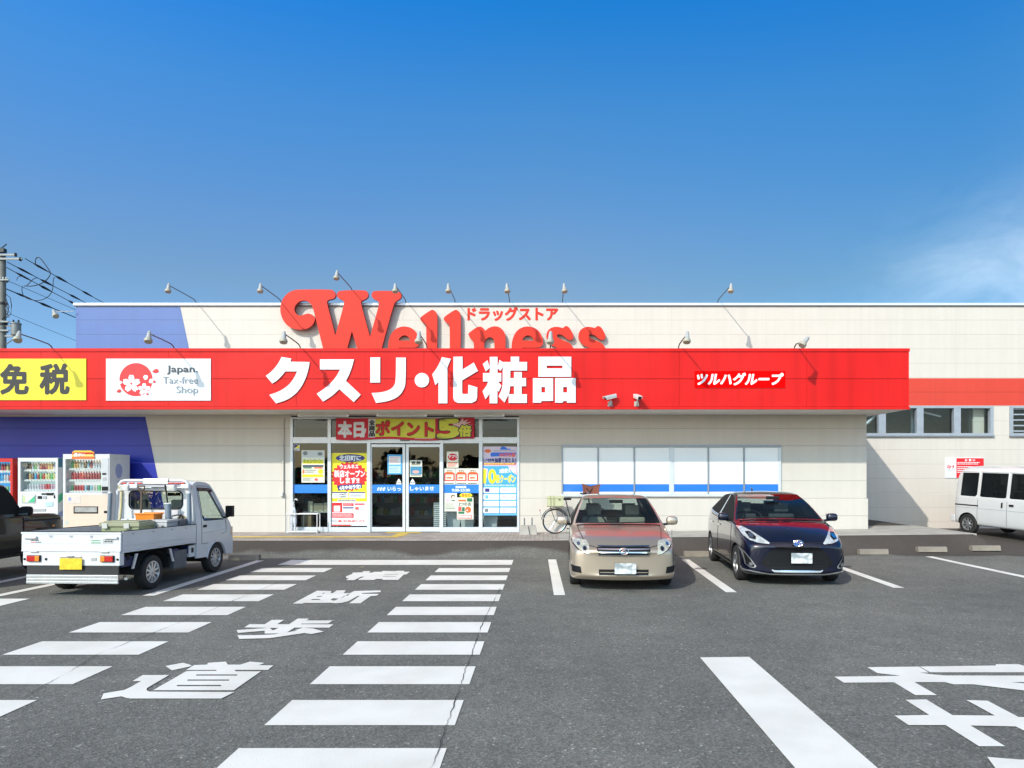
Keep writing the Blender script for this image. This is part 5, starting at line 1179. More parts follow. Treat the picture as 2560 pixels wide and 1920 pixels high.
b = MB(); ring_mb(b, 0, -2.055, .712, .072, .050, .008, CHR); ring_mb(b, 0, -2.058, .712, .026, .046, .006, CHR); ring_mb(b, 0, -2.058, .732, .05, .02, .006, CHR); b.add([(.066 * math.cos(a), -2.052, .712 + .045 * math.sin(a)) for a in [2 * math.pi * i / 20 for i in range(20)]], [tuple(range(20))], mat('badge_blue', (.02, .10, .45), .2, coat=1)); o = b.build('badge', smooth=40); o.parent = aq.root
fg = [(-.825, .60), (-.79, .56), (-.70, .42), (-.635, .325), (-.66, .295), (-.73, .305), (-.785, .35)]
for q in (fg, mirror(fg)):
    sg = 1 if q[0][0] < 0 else -1
    a = aq.patch(q, 'y', RIMS, 'fog_light_bezel', .010, step=.025); cx_ = sum(p[0] for p in q) / 7; cz_ = sum(p[1] for p in q) / 7
    aq.patch([(cx_ + (x - cx_) * .72, cz_ - .01 + (z - cz_) * .76) for x, z in q], 'y', DARK, 'fog_light_recess', .016, parent=a, step=.025); aq.patch(ell(-.715 * sg, .36, .032, .030, 12), 'y', CHR, 'lens', .024, parent=a)
plate_part(aq, .05, -2.075, .475, .33, .165, PLS)
bonnet = [(-.50, -1.93), (0, -2.0), (.50, -1.93), (.68, -1.6), (.71, -1.2), (.69, -.98), (.4, -1.16), (0, -1.2), (-.4, -1.16), (-.69, -.98), (-.71, -1.2), (-.68, -1.6)]
aq.patch(bonnet, 'z', SEAM, 'bonnet_gap', .0015, step=.05); aq.patch([(x * .985, y + (.008 if y < -1.9 else -.012)) for x, y in bonnet], 'z', NAVYP, 'bonnet', .004, step=.05)
for sg in (-1, 1):
    for d, hx in (([(-.88, .955), (.33, .985), (.36, .30), (-.80, .28), (-.92, .62)], .13), ([(.37, .985), (1.18, 1.03), (1.05, .66), (.92, .42), (.86, .30), (.40, .30)], .93)):
        e = aq.patch(d, 'x', SEAM, 'door_gap', .0015, sgn_=sg, step=.06); cy_ = sum(p[0] for p in d) / len(d); f = aq.patch([(cy_ + (y - cy_) * .985, .62 + (z - .62) * .972) for y, z in d], 'x', NAVYP, 'door', .004, sgn_=sg, step=.06); e.parent = f
        aq.patch([(hx, .865), (hx + .18, .87), (hx + .18, .84), (hx, .835)], 'x', CHR, 'handle', .02, sgn_=sg, parent=f, step=.02)
aq.patch([(-.70, -1.07), (0, -1.2), (.70, -1.07), (.72, -.98), (0, -1.11), (-.72, -.98)], 'z', DARK, 'cowl_panel', .006, step=.04)
b = MB(); b.tube([(-.60, -1.08, 1.065), (-.2, -1.16, 1.075), (.1, -1.16, 1.07)], .010, 6, DARK); b.tube([(.0, -1.14, 1.07), (.4, -1.08, 1.08), (.62, -.98, 1.09)], .010, 6, DARK); o = b.build('wiper', smooth=40); o.parent = aq.root
b = MB(); b.tube([(0, 1.15, 1.45), (0, 1.2, 1.53), (0, 1.28, 1.54)], [.02, .016, .006], 8, NAVYP); o = b.build('antenna', smooth=40); o.parent = aq.root
for sg in (-1, 1):
    aq.patch([(-.98, .26), (1.0, .26), (1.0, .22), (-.98, .22)], 'x', RIMD, 'side_sill', .012, sgn_=sg, step=.05)

# --- dark green off-roader at the left edge -------------------------------------
JGREEN = flake('dark_green_paint', (0.017, 0.018, 0.013), .1, .3)
jst = [H(-1.70, .60, .48, .92, .95, .02), H(-1.69, .69, .42, .985, 1.0, .02), H(-1.62, .715, .38, 1.02, 1.045, .02), H(-1.2, .72, .36, 1.045, 1.075, .0), H(-.78, .72, .34, 1.06, 1.10, 0),
  C(-.66, .725, .34, .71, 1.085, .685, 1.12, 1.16), C(-.50, .725, .34, .71, 1.085, .65, 1.40, 1.45), C(-.36, .725, .34, .71, 1.085, .625, 1.60, 1.66), C(-.2, .725, .34, .71, 1.09, .615, 1.65, 1.715), C(.45, .725, .34, .71, 1.09, .61, 1.655, 1.72), C(.55, .725, .34, .71, 1.09, .61, 1.655, 1.72), C(1.35, .725, .34, .71, 1.09, .61, 1.645, 1.71), C(1.5, .72, .36, .71, 1.09, .61, 1.63, 1.69), H(1.62, .71, .4, 1.5, 1.6, -.02), H(1.65, .66, .5, 1.3, 1.45, -.02)]
jg = {}
for s_ in (5, 6): jg[(s_, 8)] = jg[(s_, 9)] = 1
for s_ in (5, 6, 7, 8, 10): jg[(s_, 6)] = 2
jw = [(.63, -1.10, 1), (-.63, -1.10, -1), (.63, 1.15, 1), (-.63, 1.15, -1)]
JGREEN.node_tree.nodes['Principled BSDF'].inputs['Coat Weight'].default_value = .5; JGREEN.node_tree.nodes['Principled BSDF'].inputs['Specular IOR Level'].default_value = .25
jm = Car('off_road_car', (-10.07, 11.60, 0), R(180), 'dark green boxy off-roader cut off by the left edge of the view', 'car', JGREEN, jst, jg, jw, .345, [CGL, CGL], well=.07, crease=.9)
wheels(jm.root, jw, .345, .185, 5, RIMD)
door_mirror(jm, .72, -.56, 1.17, DARK, .2, .17)
cabin(jm, (.1, .9), .92, SEATG, dash_y=-.5, dash_z=1.02, w_=.55)
for sg in (-1, 1):
    for yc in (-1.10, 1.15):
        b = MB(); pts = [(sg * .75, yc + .45 * math.cos(R(a)), .37 + .43 * math.sin(R(a))) for a in range(10, 171, 10)]; b.tube(pts, .035, 8, JGREEN); b.tube([(sg * .72, y, z) for _, y, z in pts], .035, 8, DARK); o = b.build('fender_flare', smooth=40); o.parent = jm.root
    f = jm.patch([(-.62, 1.06), (.50, 1.06), (.50, .45), (-.50, .45), (-.62, .7)], 'x', SEAM, 'door_gap', .0015, sgn_=sg, step=.08); o = jm.patch([(-.605, 1.05), (.485, 1.05), (.485, .465), (-.49, .465), (-.605, .71)], 'x', JGREEN, 'door', .004, sgn_=sg, step=.08); f.parent = o
    jm.patch([(-1.40, .86), (-1.33, .86), (-1.33, .83), (-1.40, .83)], 'x', ORGL, 'indicator', .01, sgn_=sg, step=.02)
for sg in (-1, 1):
    jm.patch([(-1.66, .985), (1.5, 1.03), (1.5, 1.0), (-1.66, .955)], 'x', SEAM, 'waist_line', .003, sgn_=sg, step=.08)
    jm.patch([(-.62, .52), (.70, .52), (.70, .42), (-.62, .42)], 'x', DARK, 'side_sill', .02, sgn_=sg, step=.08)
    jm.patch([(-.645, 1.05), (-.625, 1.05), (-.625, .60), (-.645, .60)], 'x', SEAM, 'door_gap', .003, sgn_=sg, step=.05)
    jm.patch([(.30, .98), (.44, .98), (.44, .94), (.30, .94)], 'x', DARK, 'handle', .02, sgn_=sg, step=.03)
b = MB(); b.box(-.70, .70, -1.78, -1.60, .42, .62, DARK); o = b.build('bumper', bevel=.03); o.parent = jm.root
jm.patch([(-.62, -1.64), (.62, -1.64), (.64, -.74), (-.64, -.74)], 'z', JGREEN, 'bonnet', .012, step=.06)
for sg in (-1, 1):
    b = MB(); M = Matrix.Translation((sg * .5, -1.70, .80)) @ Matrix.Rotation(R(90), 4, 'X'); b.lathe([(.10, -.02), (.11, .02), (.09, .03), (.001, .035)], 20, LENS, M); o = b.build('headlight', smooth=40); o.parent = jm.root

# --- white kei van at the right edge ---------------------------------------------
VANW = mat('van_white', (0.60, 0.61, 0.62), 0.3, var=0.03, scale=1.5, coat=0.8)
vst = [H(-1.70, .58, .32, .72, .78, .05), H(-1.68, .68, .25, .82, .88, .09), C(-1.58, .735, .24, .715, .96, .68, .99, 1.04, .12), C(-1.22, .7375, .24, .72, 1.0, .65, 1.46, 1.53, .1), C(-1.0, .7375, .24, .72, 1.01, .635, 1.66, 1.76, .06, .08, .09), C(-.75, .7375, .24, .72, 1.02, .63, 1.70, 1.88, .02, .08, .13), C(-.12, .7375, .24, .72, 1.02, .63, 1.70, 1.895, 0, .08, .13), C(-.02, .7375, .24, .72, 1.02, .63, 1.70, 1.895, 0, .08, .13), C(.78, .7375, .24, .72, 1.02, .63, 1.70, 1.895, 0, .08, .13), C(.88, .7375, .24, .72, 1.02, .63, 1.70, 1.895, 0, .08, .13), C(1.42, .7375, .24, .72, 1.02, .63, 1.69, 1.885, 0, .08, .13), C(1.52, .735, .25, .715, 1.02, .63, 1.66, 1.86, -.03, .08, .12), C(1.64, .72, .28, .70, 1.0, .62, 1.58, 1.78, -.05, .08, .1), C(1.69, .66, .34, .64, .98, .58, 1.45, 1.6, -.05, .08, .1)]
vg = {(2, 8): 1, (2, 9): 1, (3, 8): 1, (3, 9): 1}
for s_ in (3, 4, 5, 7, 9): vg[(s_, 6)] = 2
vw = [(.655, -1.0, 1), (-.655, -1.0, -1), (.655, 1.15, 1), (-.655, 1.15, -1)]
VR = R(13)
vn = Car('van', (13.22, 18.62, 0.075), VR, 'white boxy van with dark side windows parked at the far right', 'van', VANW, vst, vg, vw, .275, [CGL, CGD], crease=1.0)
vn.root.scale = (1.04, 1.04, 1.04); vn.root.rotation_euler = (R(1.6), 0, VR)
wheels(vn.root, vw, .275, .15, 8, RIMS)
door_mirror(vn, .73, -1.05, 1.16, DARK, .17, .24)
for sg in (-1, 1):
    vn.patch([(.80, .815), (1.60, .815), (1.60, .785), (.80, .785)], 'x', DARK, 'slide_rail', .006, sgn_=sg, step=.05)
    d = [(-.07, 1.70), (.83, 1.70), (.83, .40), (.70, .32), (-.07, .32)]
    for y0, y1 in ((-.075, -.065), (.825, .835), (-1.03, -1.02)): vn.patch([(y0, .97), (y1, .97), (y1, .33), (y0, .33)], 'x', SEAM, 'door_gap', .003, sgn_=sg, step=.05)
    vn.patch([(-.95, .735), (1.5, .735), (1.5, .722), (-.95, .722)], 'x', mat('van_crease', (.42, .43, .44), .5), 'body_crease', .003, sgn_=sg, step=.06)
    vn.patch([(.04, .93), (.09, .93), (.09, .80), (.04, .80)], 'x', DARK, 'handle', .015, sgn_=sg, step=.03); vn.patch([(-.28, .90), (-.14, .90), (-.14, .85), (-.28, .85)], 'x', DARK, 'handle', .015, sgn_=sg, step=.03)
    vn.patch([(-.98, 1.725), (1.48, 1.725), (1.48, 1.712), (-.98, 1.712)], 'x', mat('gutter_grey', (.3, .31, .32), .6), 'roof_gutter', .004, sgn_=sg, step=.06)
b = MB(); b.box(-.71, .71, 1.60, 1.76, .30, .50, VANW); o = b.build('bumper', bevel=.03); o.parent = vn.root
cabin(vn, (-.45, .4), .98, SEATG, dash_y=-1.2, dash_z=1.0, w_=.6)

# --- white kei truck ----------------------------------------------------------------
TW = mat('truck_white', (0.60, 0.605, 0.61), 0.32, var=0.05, scale=2.2, coat=0.5); TWD = mat('truck_white_dusty', (0.46, 0.46, 0.45), 0.55, var=0.12, scale=4)
tk = empty('pickup_truck', (-6.96, 10.86, 0), R(-2.6), 'white mini pickup truck with a ladder rack seen from behind', 'truck')
tk.scale = (1.03, 1, 1); tk.rotation_euler = (R(-1.2), 0, R(-2.6))
def tp(b, name, m=None, parent=None, **kw):
    o = b.build(name, m, **kw); o.parent = parent or tk; return o
HWT = .735
def side_x(z): return HWT - (0.0 if z < .98 else .125 * ((z - .98) / .74) ** 1.2)
arch = [(1.9 + .335 * math.cos(R(a)), .27 + .335 * math.sin(R(a))) for a in range(15, 166, 15)]
cs = [(1.22, .36), (1.22, 1.58), (1.25, 1.65), (1.33, 1.70), (1.45, 1.725), (1.68, 1.715), (1.84, 1.67), (1.98, 1.50), (2.28, 1.03), (2.38, .93), (2.45, .80), (2.49, .60), (2.49, .33), (2.235, .355)] + arch[:] + [(1.565, .355)]
win = [(1.45, 1.02), (1.41, 1.08), (1.41, 1.52), (1.45, 1.58), (1.70, 1.57), (1.79, 1.53), (2.14, 1.045), (2.11, 1.015)]
def dense(lp, st=.06):
    out = []
    for i in range(len(lp)):
        a, c = Vector(lp[i]), Vector(lp[(i + 1) % len(lp)]); n = max(1, int((c - a).length / st)); out += [tuple(a + (c - a) * k / n) for k in range(n)]
    return out
cab = MB()
for sg in (-1, 1):
    cab.prism([dense(cs), dense(win)], lambda u, v, d, sg=sg: (sg * (side_x(v) - d), u, v), 0, .035, TW)
prof = [(1.22, .62), (1.22, 1.58), (1.25, 1.65), (1.33, 1.70), (1.45, 1.725), (1.68, 1.715), (1.84, 1.67)]
def strip(b, pr, m, inset=.0):
    n = 8; k = []
    for y, z in pr:
        X = side_x(z) - inset
        for i in range(n + 1):
            t = -1 + 2 * i / n; k.append((X * t, y + (0.0), z + (.018 * (1 - t * t) if z > 1.6 else 0)))
    b.add(k, [(a * (n + 1) + i, a * (n + 1) + i + 1, (a + 1) * (n + 1) + i + 1, (a + 1) * (n + 1) + i) for a in range(len(pr) - 1) for i in range(n)], m)
strip(cab, prof[1:], TW); strip(cab, [(2.28, 1.03), (2.38, .93), (2.45, .80), (2.49, .60), (2.49, .33)], TW)
rw = rrect(-.545, 1.06, .545, 1.485, .08)
cab.prism([rc(-HWT + .002, .62, HWT - .002, 1.0), ], lambda u, v, d: (u, 1.222 + d, v), 0, .03, TW)
cab.prism([[(-HWT, 1.0), (HWT, 1.0), (side_x(1.25), 1.25), (side_x(1.45), 1.45), (side_x(1.58), 1.58), (-side_x(1.58), 1.58), (-side_x(1.45), 1.45), (-side_x(1.25), 1.25)], rrect(-.47, 1.24, .47, 1.55, .08)], lambda u, v, d: (u, 1.222 + d, v), 0, .03, TW)
cab.box(-.70, .70, 1.25, 2.3, .36, .50, WELL)
cabo = tp(cab, 'cab', smooth=35)
g = MB(); g.add([(-.49, 1.25, 1.22), (.49, 1.25, 1.22), (.49, 1.25, 1.57), (-.49, 1.25, 1.57)], [(0, 1, 2, 3)], CGL); tp(g, 'rear_window', recalc=False)
b = MB(); b.tube([(x, 1.215, z) for x, z in rrect(-.472, 1.238, .472, 1.552, .08)], .012, 6, DARK, closed=True); tp(b, 'window_seal', smooth=40)
g = MB()
g.add([(-side_x(1.67) + .02, 1.842, 1.668), (side_x(1.67) - .02, 1.842, 1.668), (side_x(1.03) - .02, 2.28, 1.032), (-side_x(1.03) + .02, 2.28, 1.032)], [(0, 1, 2, 3)], CGL); tp(g, 'windshield', recalc=False)
for sg in (-1, 1):
    g = MB(); tv, tf = fill([dense(win)]); g.add([(sg * (side_x(v) - .018), u, v) for u, v in tv], tf, CGL); o = tp(g, 'side_window', recalc=False)
    b = MB(); b.prism([[(1.38, 1.615), (1.74, 1.605), (1.84, 1.56), (1.80, 1.53), (1.70, 1.545), (1.38, 1.55)]], lambda u, v, d, sg=sg: (sg * (side_x(v) + .004 + d), u, v), 0, .02, mat('visor_smoke', (.05, .006, .01), .15, coat=.5)); tp(b, 'rain_visor')
    b = MB(); b.tube([(sg * (side_x(v) - .004), u, v) for u, v in dense(win)], .008, 6, DARK, closed=True); tp(b, 'window_seal', smooth=40)
    dl = [(1.38, .60), (1.36, 1.58), (1.40, 1.65), (1.74, 1.64), (1.85, 1.59), (2.2, 1.02), (2.24, .78)]
    b = MB(); b.tube([(sg * (side_x(v) + .001), u, v) for u, v in dense(dl)[:-10]], .0035, 4, SEAM); b.tube([(sg * (side_x(.6) + .001), 1.38, .60), (sg * (side_x(.6) + .001), 1.60, .605)], .0035, 4, SEAM); b.tube([(sg * (side_x(.8) + .001), 1.38, .80), (sg * (side_x(.8) + .001), 2.42, .83)], .003, 4, TWD)
    o = tp(b, 'door_gap')
    b = MB(); b.box(sg * (HWT - .005), sg * (HWT + .012), 1.42, 1.53, .895, .94, DARK); tp(b, 'door_handle', bevel=.006)
    b = MB(); b.tube([(sg * .72, 2.14, 1.04), (sg * .80, 2.17, 1.06), (sg * .83, 2.17, 1.10)], .018, 8, DARK); b.box(sg * .765, sg * .895, 2.13, 2.22, 1.06, 1.27, DARK); o = tp(b, 'door_mirror', bevel=.02)
    b = MB(); b.box(sg * (HWT - .02), sg * (HWT + .008), 2.40, 2.47, .70, .86, mat('pale_amber', (.60, .40, .26), .2, coat=.6)); tp(b, 'side_indicator', bevel=.01)
    b = MB(); pts = [(sg * .738, 1.9 + .345 * math.cos(R(a)), .27 + .345 * math.sin(R(a))) for a in range(10, 171, 10)]; b.tube(pts, .012, 6, TW); tp(b, 'wheel_arch', smooth=40)
    b = MB(); M = Matrix.Translation((sg * .36, 1.9, .27)) @ Matrix.Rotation(R(90), 4, 'Y'); b.lathe([(.34, -.36), (.34, .345)], 24, WELL, M); 
    b = MB(); b.box(sg * .40, sg * .70, 1.54, 2.26, .615, .64, WELL); tp(b, 'wheel_well')
# seats, steering wheel
for x in (-.36, .36):
    b = MB(); b.box(x - .24, x + .24, 1.30, 1.42, .70, 1.20, SEATG); b.box(x - .24, x + .24, 1.40, 1.85, .62, .74, SEATG); o = tp(b, 'seat', bevel=.04); b = MB(); b.box(x - .14, x + .14, 1.29, 1.37, 1.22, 1.40, SEATG); tp(b, 'headrest', parent=o, bevel=.03)
b = MB(); b.tube([Vector((.36, 1.80, 1.06)) + Vector((math.cos(a) * .17, -math.sin(a) * .10, math.sin(a) * .12)) for a in [2 * math.pi * i / 20 for i in range(20)]], .014, 8, DARK, closed=True); b.tube([(.36, 1.80, 1.06), (.36, 2.05, .96)], .025, 8, DARK); tp(b, 'steering_wheel', smooth=40)
b = MB(); b.box(-.68, .68, 1.98, 2.24, .80, 1.02, DARK); tp(b, 'dashboard', bevel=.03)
b = MB(); b.box(-.12, .12, 1.76, 1.78, 1.46, 1.52, DARK); tp(b, 'rear_mirror', bevel=.01)
# bed
ZB, ZG, Y0B, Y1B = .70, .955, -.80, 1.185
b = MB(); b.box(-.71, .71, Y0B + .02, Y1B, ZB - .05, ZB, TWD)
for i in range(9): x = -.62 + i * .155; b.box(x - .04, x + .04, Y0B + .04, Y1B - .02, ZB + .0005, ZB + .008, TWD)
tp(b, 'bed_floor')
for sg in (-1, 1):
    b = MB(); xo = sg * .735
    b.box(xo, xo - sg * .030, Y0B + .04, Y1B, ZB - .03, ZG - .02, TW); b.box(xo + sg * .012, xo - sg * .036, Y0B + .035, Y1B + .004, ZG - .0195, ZG + .005, TW); b.box(xo + sg * .006, xo - sg * .03, Y0B + .04, Y1B, ZB - .058, ZB - .0305, TW)
    b.box(xo + sg * .008, xo + sg * .0005, Y0B + .06, Y1B - .02, ZB + .03, ZB + .045, TW)
    o = tp(b, 'side_gate', bevel=.004)
    b = MB(); b.box(xo - sg * .034, xo + sg * .010, Y0B + .04, Y1B, ZG + .0055, ZG + .014, DARK); tp(b, 'rubber_edge', parent=o)
    for y in (-.55, -.05, .45, .85):
        b = MB(); b.box(xo, xo + sg * .016, y, y + .03, ZG - .05, ZG - .03, TWD); tp(b, 'rope_hook', parent=o, bevel=.004)
    for y in (-.45, .1, .75):
        b = MB(); b.box(xo, xo + sg * .014, y, y + .09, ZB - .06, ZB - .035, TWD); tp(b, 'hinge', parent=o, bevel=.004)
b = MB(); b.box(-.735, .735, Y0B - .012, Y0B + .018, ZB - .02, ZG - .03, TW); b.box(-.742, .742, Y0B - .02, Y0B + .024, ZG - .0295, ZG - .004, TW); b.box(-.735, .735, Y0B - .018, Y0B + .0, ZB - .034, ZB - .0205, TW)
b.box(-.735, .735, Y0B - .016, Y0B - .0125, ZB + .08, ZB + .088, TWD)
tg = tp(b, 'tailgate', bevel=.005)
b = MB(); b.box(-.735, .735, Y0B - .016, Y0B + .02, ZG - .0035, ZG + .008, DARK); tp(b, 'rubber_edge', parent=tg)
for x in (-.60, .60):
    b = MB(); b.box(x - .10, x + .10, Y0B - .045, Y0B - .0205, ZG - .10, ZG - .062, TW); tp(b, 'latch', parent=tg, bevel=.01)
for x in (-.30, .0, .30):
    b = MB(); b.tube([(x - .02, Y0B - .02, ZG - .05), (x, Y0B - .035, ZG - .075), (x + .02, Y0B - .02, ZG - .05)], .005, 6, TWD); tp(b, 'rope_hook', parent=tg)
for x in (-.55, .50):
    b = MB(); b.box(x - .06, x + .06, Y0B - .03, Y0B - .012, ZB - .045, ZB - .030, TWD); tp(b, 'hinge', parent=tg, bevel=.004)
# lettering and stickers on the tailgate: all too worn to read
b = Print(0)
b = MB(); yk = Y0B - .0135
def marks(x0, x1, z0, z1, n, m, seed):
    r = random.Random(seed); x = x0
    while x < x1: w_ = r.uniform(.008, .02); b.add([(x, yk, z0), (min(x + w_, x1), yk, z0), (min(x + w_, x1) + .004, yk, z1), (x + .004, yk, z1)], [(0, 1, 2, 3)], m); x += w_ + .004
marks(-.60, -.48, .822, .836, 8, BLK, 1); marks(-.60, -.53, .795, .808, 6, REDI, 2); marks(-.528, -.44, .795, .808, 6, BLK, 3)
b.add([(x, yk + .0005, z) for x, z in rc(.29, .775, .46, .845)], [(0, 1, 2, 3)], ink(222, 240, 225)); marks(.30, .44, .818, .835, 9, DGRN, 5); marks(.30, .44, .787, .804, 9, DGRN, 6)
b.add([(x, yk + .0005, z) for x, z in rc(.475, .792, .625, .842)], [(0, 1, 2, 3)], BLK); b.add([(x, yk, z) for x, z in rc(.482, .799, .618, .835)], [(0, 1, 2, 3)], WHT); b.n = 0
yk -= .001; marks(.49, .61, .805, .83, 7, BLK, 8); tp(b, 'sticker', parent=tg, recalc=False)
# rear end below the bed
b = MB(); b.box(-.72, .72, Y0B - .005, Y0B + .10, .455, ZB - .0345, TW); re = tp(b, 'rear_panel', bevel=.012)
for sg in (-1, 1):
    b = MB(); b.box(sg * .645, sg * .445, Y0B - .03, Y0B - .0055, .515, .61, DARK); lp_ = tp(b, 'tail_lamp', bevel=.006)
    b = MB(); b.box(sg * .638, sg * .52, Y0B - .042, Y0B - .0305, .522, .603, REDL); tp(b, 'lens', parent=lp_, bevel=.006)
    b = MB(); b.box(sg * .517, sg * .452, Y0B - .042, Y0B - .0305, .522, .603, ORGL); tp(b, 'lens', parent=lp_, bevel=.006)
    b = MB(); M = Matrix.Translation((sg * .69, Y0B - .006, .55)) @ Matrix.Rotation(R(90), 4, 'X'); b.lathe([(.018, 0), (.018, .004)], 12, DARK, M); tp(b, 'plug')
b = MB(); M = Matrix.Translation((-.37, Y0B - .006, .55)) @ Matrix.Rotation(R(90), 4, 'X'); b.lathe([(.02, 0), (.02, .004)], 12, DARK, M); tp(b, 'plug')
b = MB(); b.box(.30, .38, Y0B - .012, Y0B - .0055, .53, .575, mat('lens_grey', (.35, .35, .34), .3)); tp(b, 'reversing_lamp', bevel=.004)
b = MB(); b.box(-.16, .16, Y0B - .02, Y0B - .0055, .575, .60, RIMS); b.box(-.03, .05, Y0B - .05, Y0B - .0205, .585, .605, DARK); tp(b, 'plate_bracket', bevel=.004)
b = MB(); b.box(-.165, .165, -.005, .005, -.083, .083, PLY); o = tp(b, 'number_plate', bevel=.003); o.location = (.02, Y0B - .035, .485)
for z0, z1, m, nm in ((.322, .454, mat('flap_black', (.02, .02, .022), .45, var=.2, scale=3), 'mud_guard'),): 
    b = MB(); b.box(-.66, .70, Y0B + .0, Y0B + .02, z0, z1, m); tp(b, nm)
b = MB()
for z0, z1 in ((.19, .225), (.229, .270), (.274, .320)): b.box(-.66, .70, Y0B - .012, Y0B + .012, z0, z1, mat('steel_band', (.66, .67, .68), .25, metal=.7, var=.05))
tp(b, 'guard_rail', bevel=.006)
b = MB(); b.tube([(.66, -.6, .27), (.80, -.78, .265)], .022, 10, RIMS); tp(b, 'exhaust_pipe', smooth=40)
# chassis, boxes, arches
b = MB()
for sg in (-1, 1): b.box(sg * .33, sg * .42, -.7, 2.3, .40, .50, WELL)
for y in (-.6, .4, 1.1): b.box(-.70, .70, y, y + .06, .52, .60, WELL)
b.tube([(-.6, 0, .27), (.6, 0, .27)], .05, 10, WELL); b.tube([(-.6, 1.9, .27), (.6, 1.9, .27)], .04, 10, WELL); tp(b, 'chassis')
BLUF = mat('frame_blue', (.008, .014, .07), .5)
b = MB(); b.box(.45, .69, -.72, -.45, .42, .57, BLUF); b.box(.52, .69, .56, .74, .46, .58, BLUF); b.box(.55, .69, 1.02, 1.13, .46, .60, BLUF); tp(b, 'frame_bracket', bevel=.01)
b = MB(); b.box(.46, .70, .60, .98, .24, .55, mat('tank_grey', (.09, .095, .11), .5, var=.15)); tp(b, 'fuel_tank', bevel=.02)
b = MB(); b.box(.60, .71, 1.03, 1.205, .40, .60, TW); b.box(.7105, .714, 1.08, 1.16, .47, .56, DARK); tp(b, 'battery_box', bevel=.01)
for sg in (-1, 1):
    b = MB(); pts = [(sg * .735, .42 * math.cos(R(a)), .29 + .33 * math.sin(R(a))) for a in range(0, 181, 12)]
    k = []; n = len(pts)
    for p in pts: k += [p, (sg * .42, p[1], p[2])]
    b.add(k, [(2 * i, 2 * i + 1, 2 * i + 3, 2 * i + 2) for i in range(n - 1)], WELL); tp(b, 'wheel_well', recalc=False)
    for ys in (-.43, .43):
        b = MB(); b.add([(sg * .72, ys, .60), (sg * .72, ys + .05, .60), (sg * .72, ys + (.1 if ys > 0 else -.08) + .04, .38), (sg * .72, ys + (.1 if ys > 0 else -.08), .38)], [(0, 1, 2, 3)], TW); b.add([(sg * .70, ys, .60), (sg * .70, ys + .05, .60), (sg * .70, ys + (.1 if ys > 0 else -.08) + .04, .38), (sg * .70, ys + (.1 if ys > 0 else -.08), .38)], [(3, 2, 1, 0)], TW); tp(b, 'fender_stay', recalc=False)
wheels(tk, [(.645, 0, 1), (-.645, 0, -1), (.645, 1.9, 1), (-.645, 1.9, -1)], .272, .15, 10, RIMS, RIMD, sw=.13)
for o in tk.children:
    if o.name.startswith('wheel') and 'well' not in o.name and 'arch' not in o.name and o.location.y > 1: o.location.z += 1.9 * math.sin(R(1.2))
# guard frame behind the cab, with work lamps and marker lights
b = MB(); yf = 1.15
b.tube([(-.66, yf, ZB), (-.66, yf, 1.04), (-.63, yf, 1.56), (-.615, yf, 1.66), (-.565, yf, 1.725), (-.49, yf, 1.74), (.49, yf, 1.74), (.565, yf, 1.725), (.615, yf, 1.66), (.63, yf, 1.56), (.66, yf, 1.04), (.66, yf, ZB)], .028, 10, TW); b.tube([(-.66, yf, 1.04), (.66, yf, 1.04)], .02, 8, TW); b.tube([(-.60, yf, 1.64), (.60, yf, 1.64)], .016, 8, TW)
gf = tp(b, 'guard_frame', smooth=40)
b = MB(); b.box(-.66, .66, yf + .012, yf + .02, 1.02, .74, TWD)
for i in range(9): x = -.60 + i * .15; b.box(x - .045, x + .045, yf + .002, yf + .0115, .75, 1.01, TW)
tp(b, 'front_gate', parent=gf)
b = MB(); b.box(-.16, .28, yf - .05, yf - .03, 1.675, 1.77, RIMS); tp(b, 'bar_plate', parent=gf, bevel=.006)
for x in (-.50, -.36, -.22, .33, .43, .53):
    b = MB(); b.box(x - .045, x + .045, yf - .055, yf - .030, 1.675, 1.705, REDL); tp(b, 'marker_lamp', parent=gf, bevel=.008)
for x in (-.45, .36):
    b = MB(); b.box(x - .075, x + .075, yf - .12, yf - .04, 1.555, 1.66, TW); b.box(x - .066, x + .066, yf - .127, yf - .1205, 1.563, 1.652, LENS); tp(b, 'work_lamp', parent=gf, bevel=.01)
for x in (-.30, .60):
    b = MB(); b.box(x - .07, x + .07, yf - .10, yf - .035, 1.60, 1.672, TW); tp(b, 'lamp_housing', parent=gf, bevel=.015)

def load(name, label, cat, loc, rz=0.0, group=None):       # a thing carried on the truck, standing in world space
    c, s_ = math.cos(R(-2.6)), math.sin(R(-2.6)); x, y, z = loc
    return empty(name, (-6.96 + c * x * 1.03 - s_ * y, 10.86 + s_ * x + c * y, z - y * math.sin(R(1.2)) + .002), R(-2.6) + rz, label, cat, group)
def lp(b, root, name, m=None, **kw):
    o = b.build(name, m, **kw); o.parent = root; return o
OLV = mat('olive_plastic', (.22, .24, .13), .5, var=.06); OLL = mat('olive_lid', (.27, .27, .17), .5, var=.06)
e = load('storage_box', 'olive green storage box with grey clasps on the truck bed', 'box', (.13, .30, ZB + .009))
b = MB(); b.box(-.31, .31, -.20, .20, 0, .28, OLV); 
for z in (.10, .18): b.box(-.27, .27, -.212, -.2005, z, z + .012, OLV)
lp(b, e, 'body', bevel=.02); b = MB(); b.box(-.335, .335, -.23, .23, .2805, .345, OLL); b.box(-.29, .29, -.18, .18, .3455, .365, OLL); lp(b, e, 'lid', bevel=.02)
for x in (-.23, .13): b = MB(); b.box(x - .045, x + .045, -.245, -.2305, .25, .33, mat('clasp_grey', (.45, .45, .42), .4)); lp(b, e, 'clasp', bevel=.006)
GBX = mat('box_light_grey', (.42, .42, .42), .5, var=.05); GBD = mat('box_dark_grey', (.12, .12, .13), .5, var=.05)
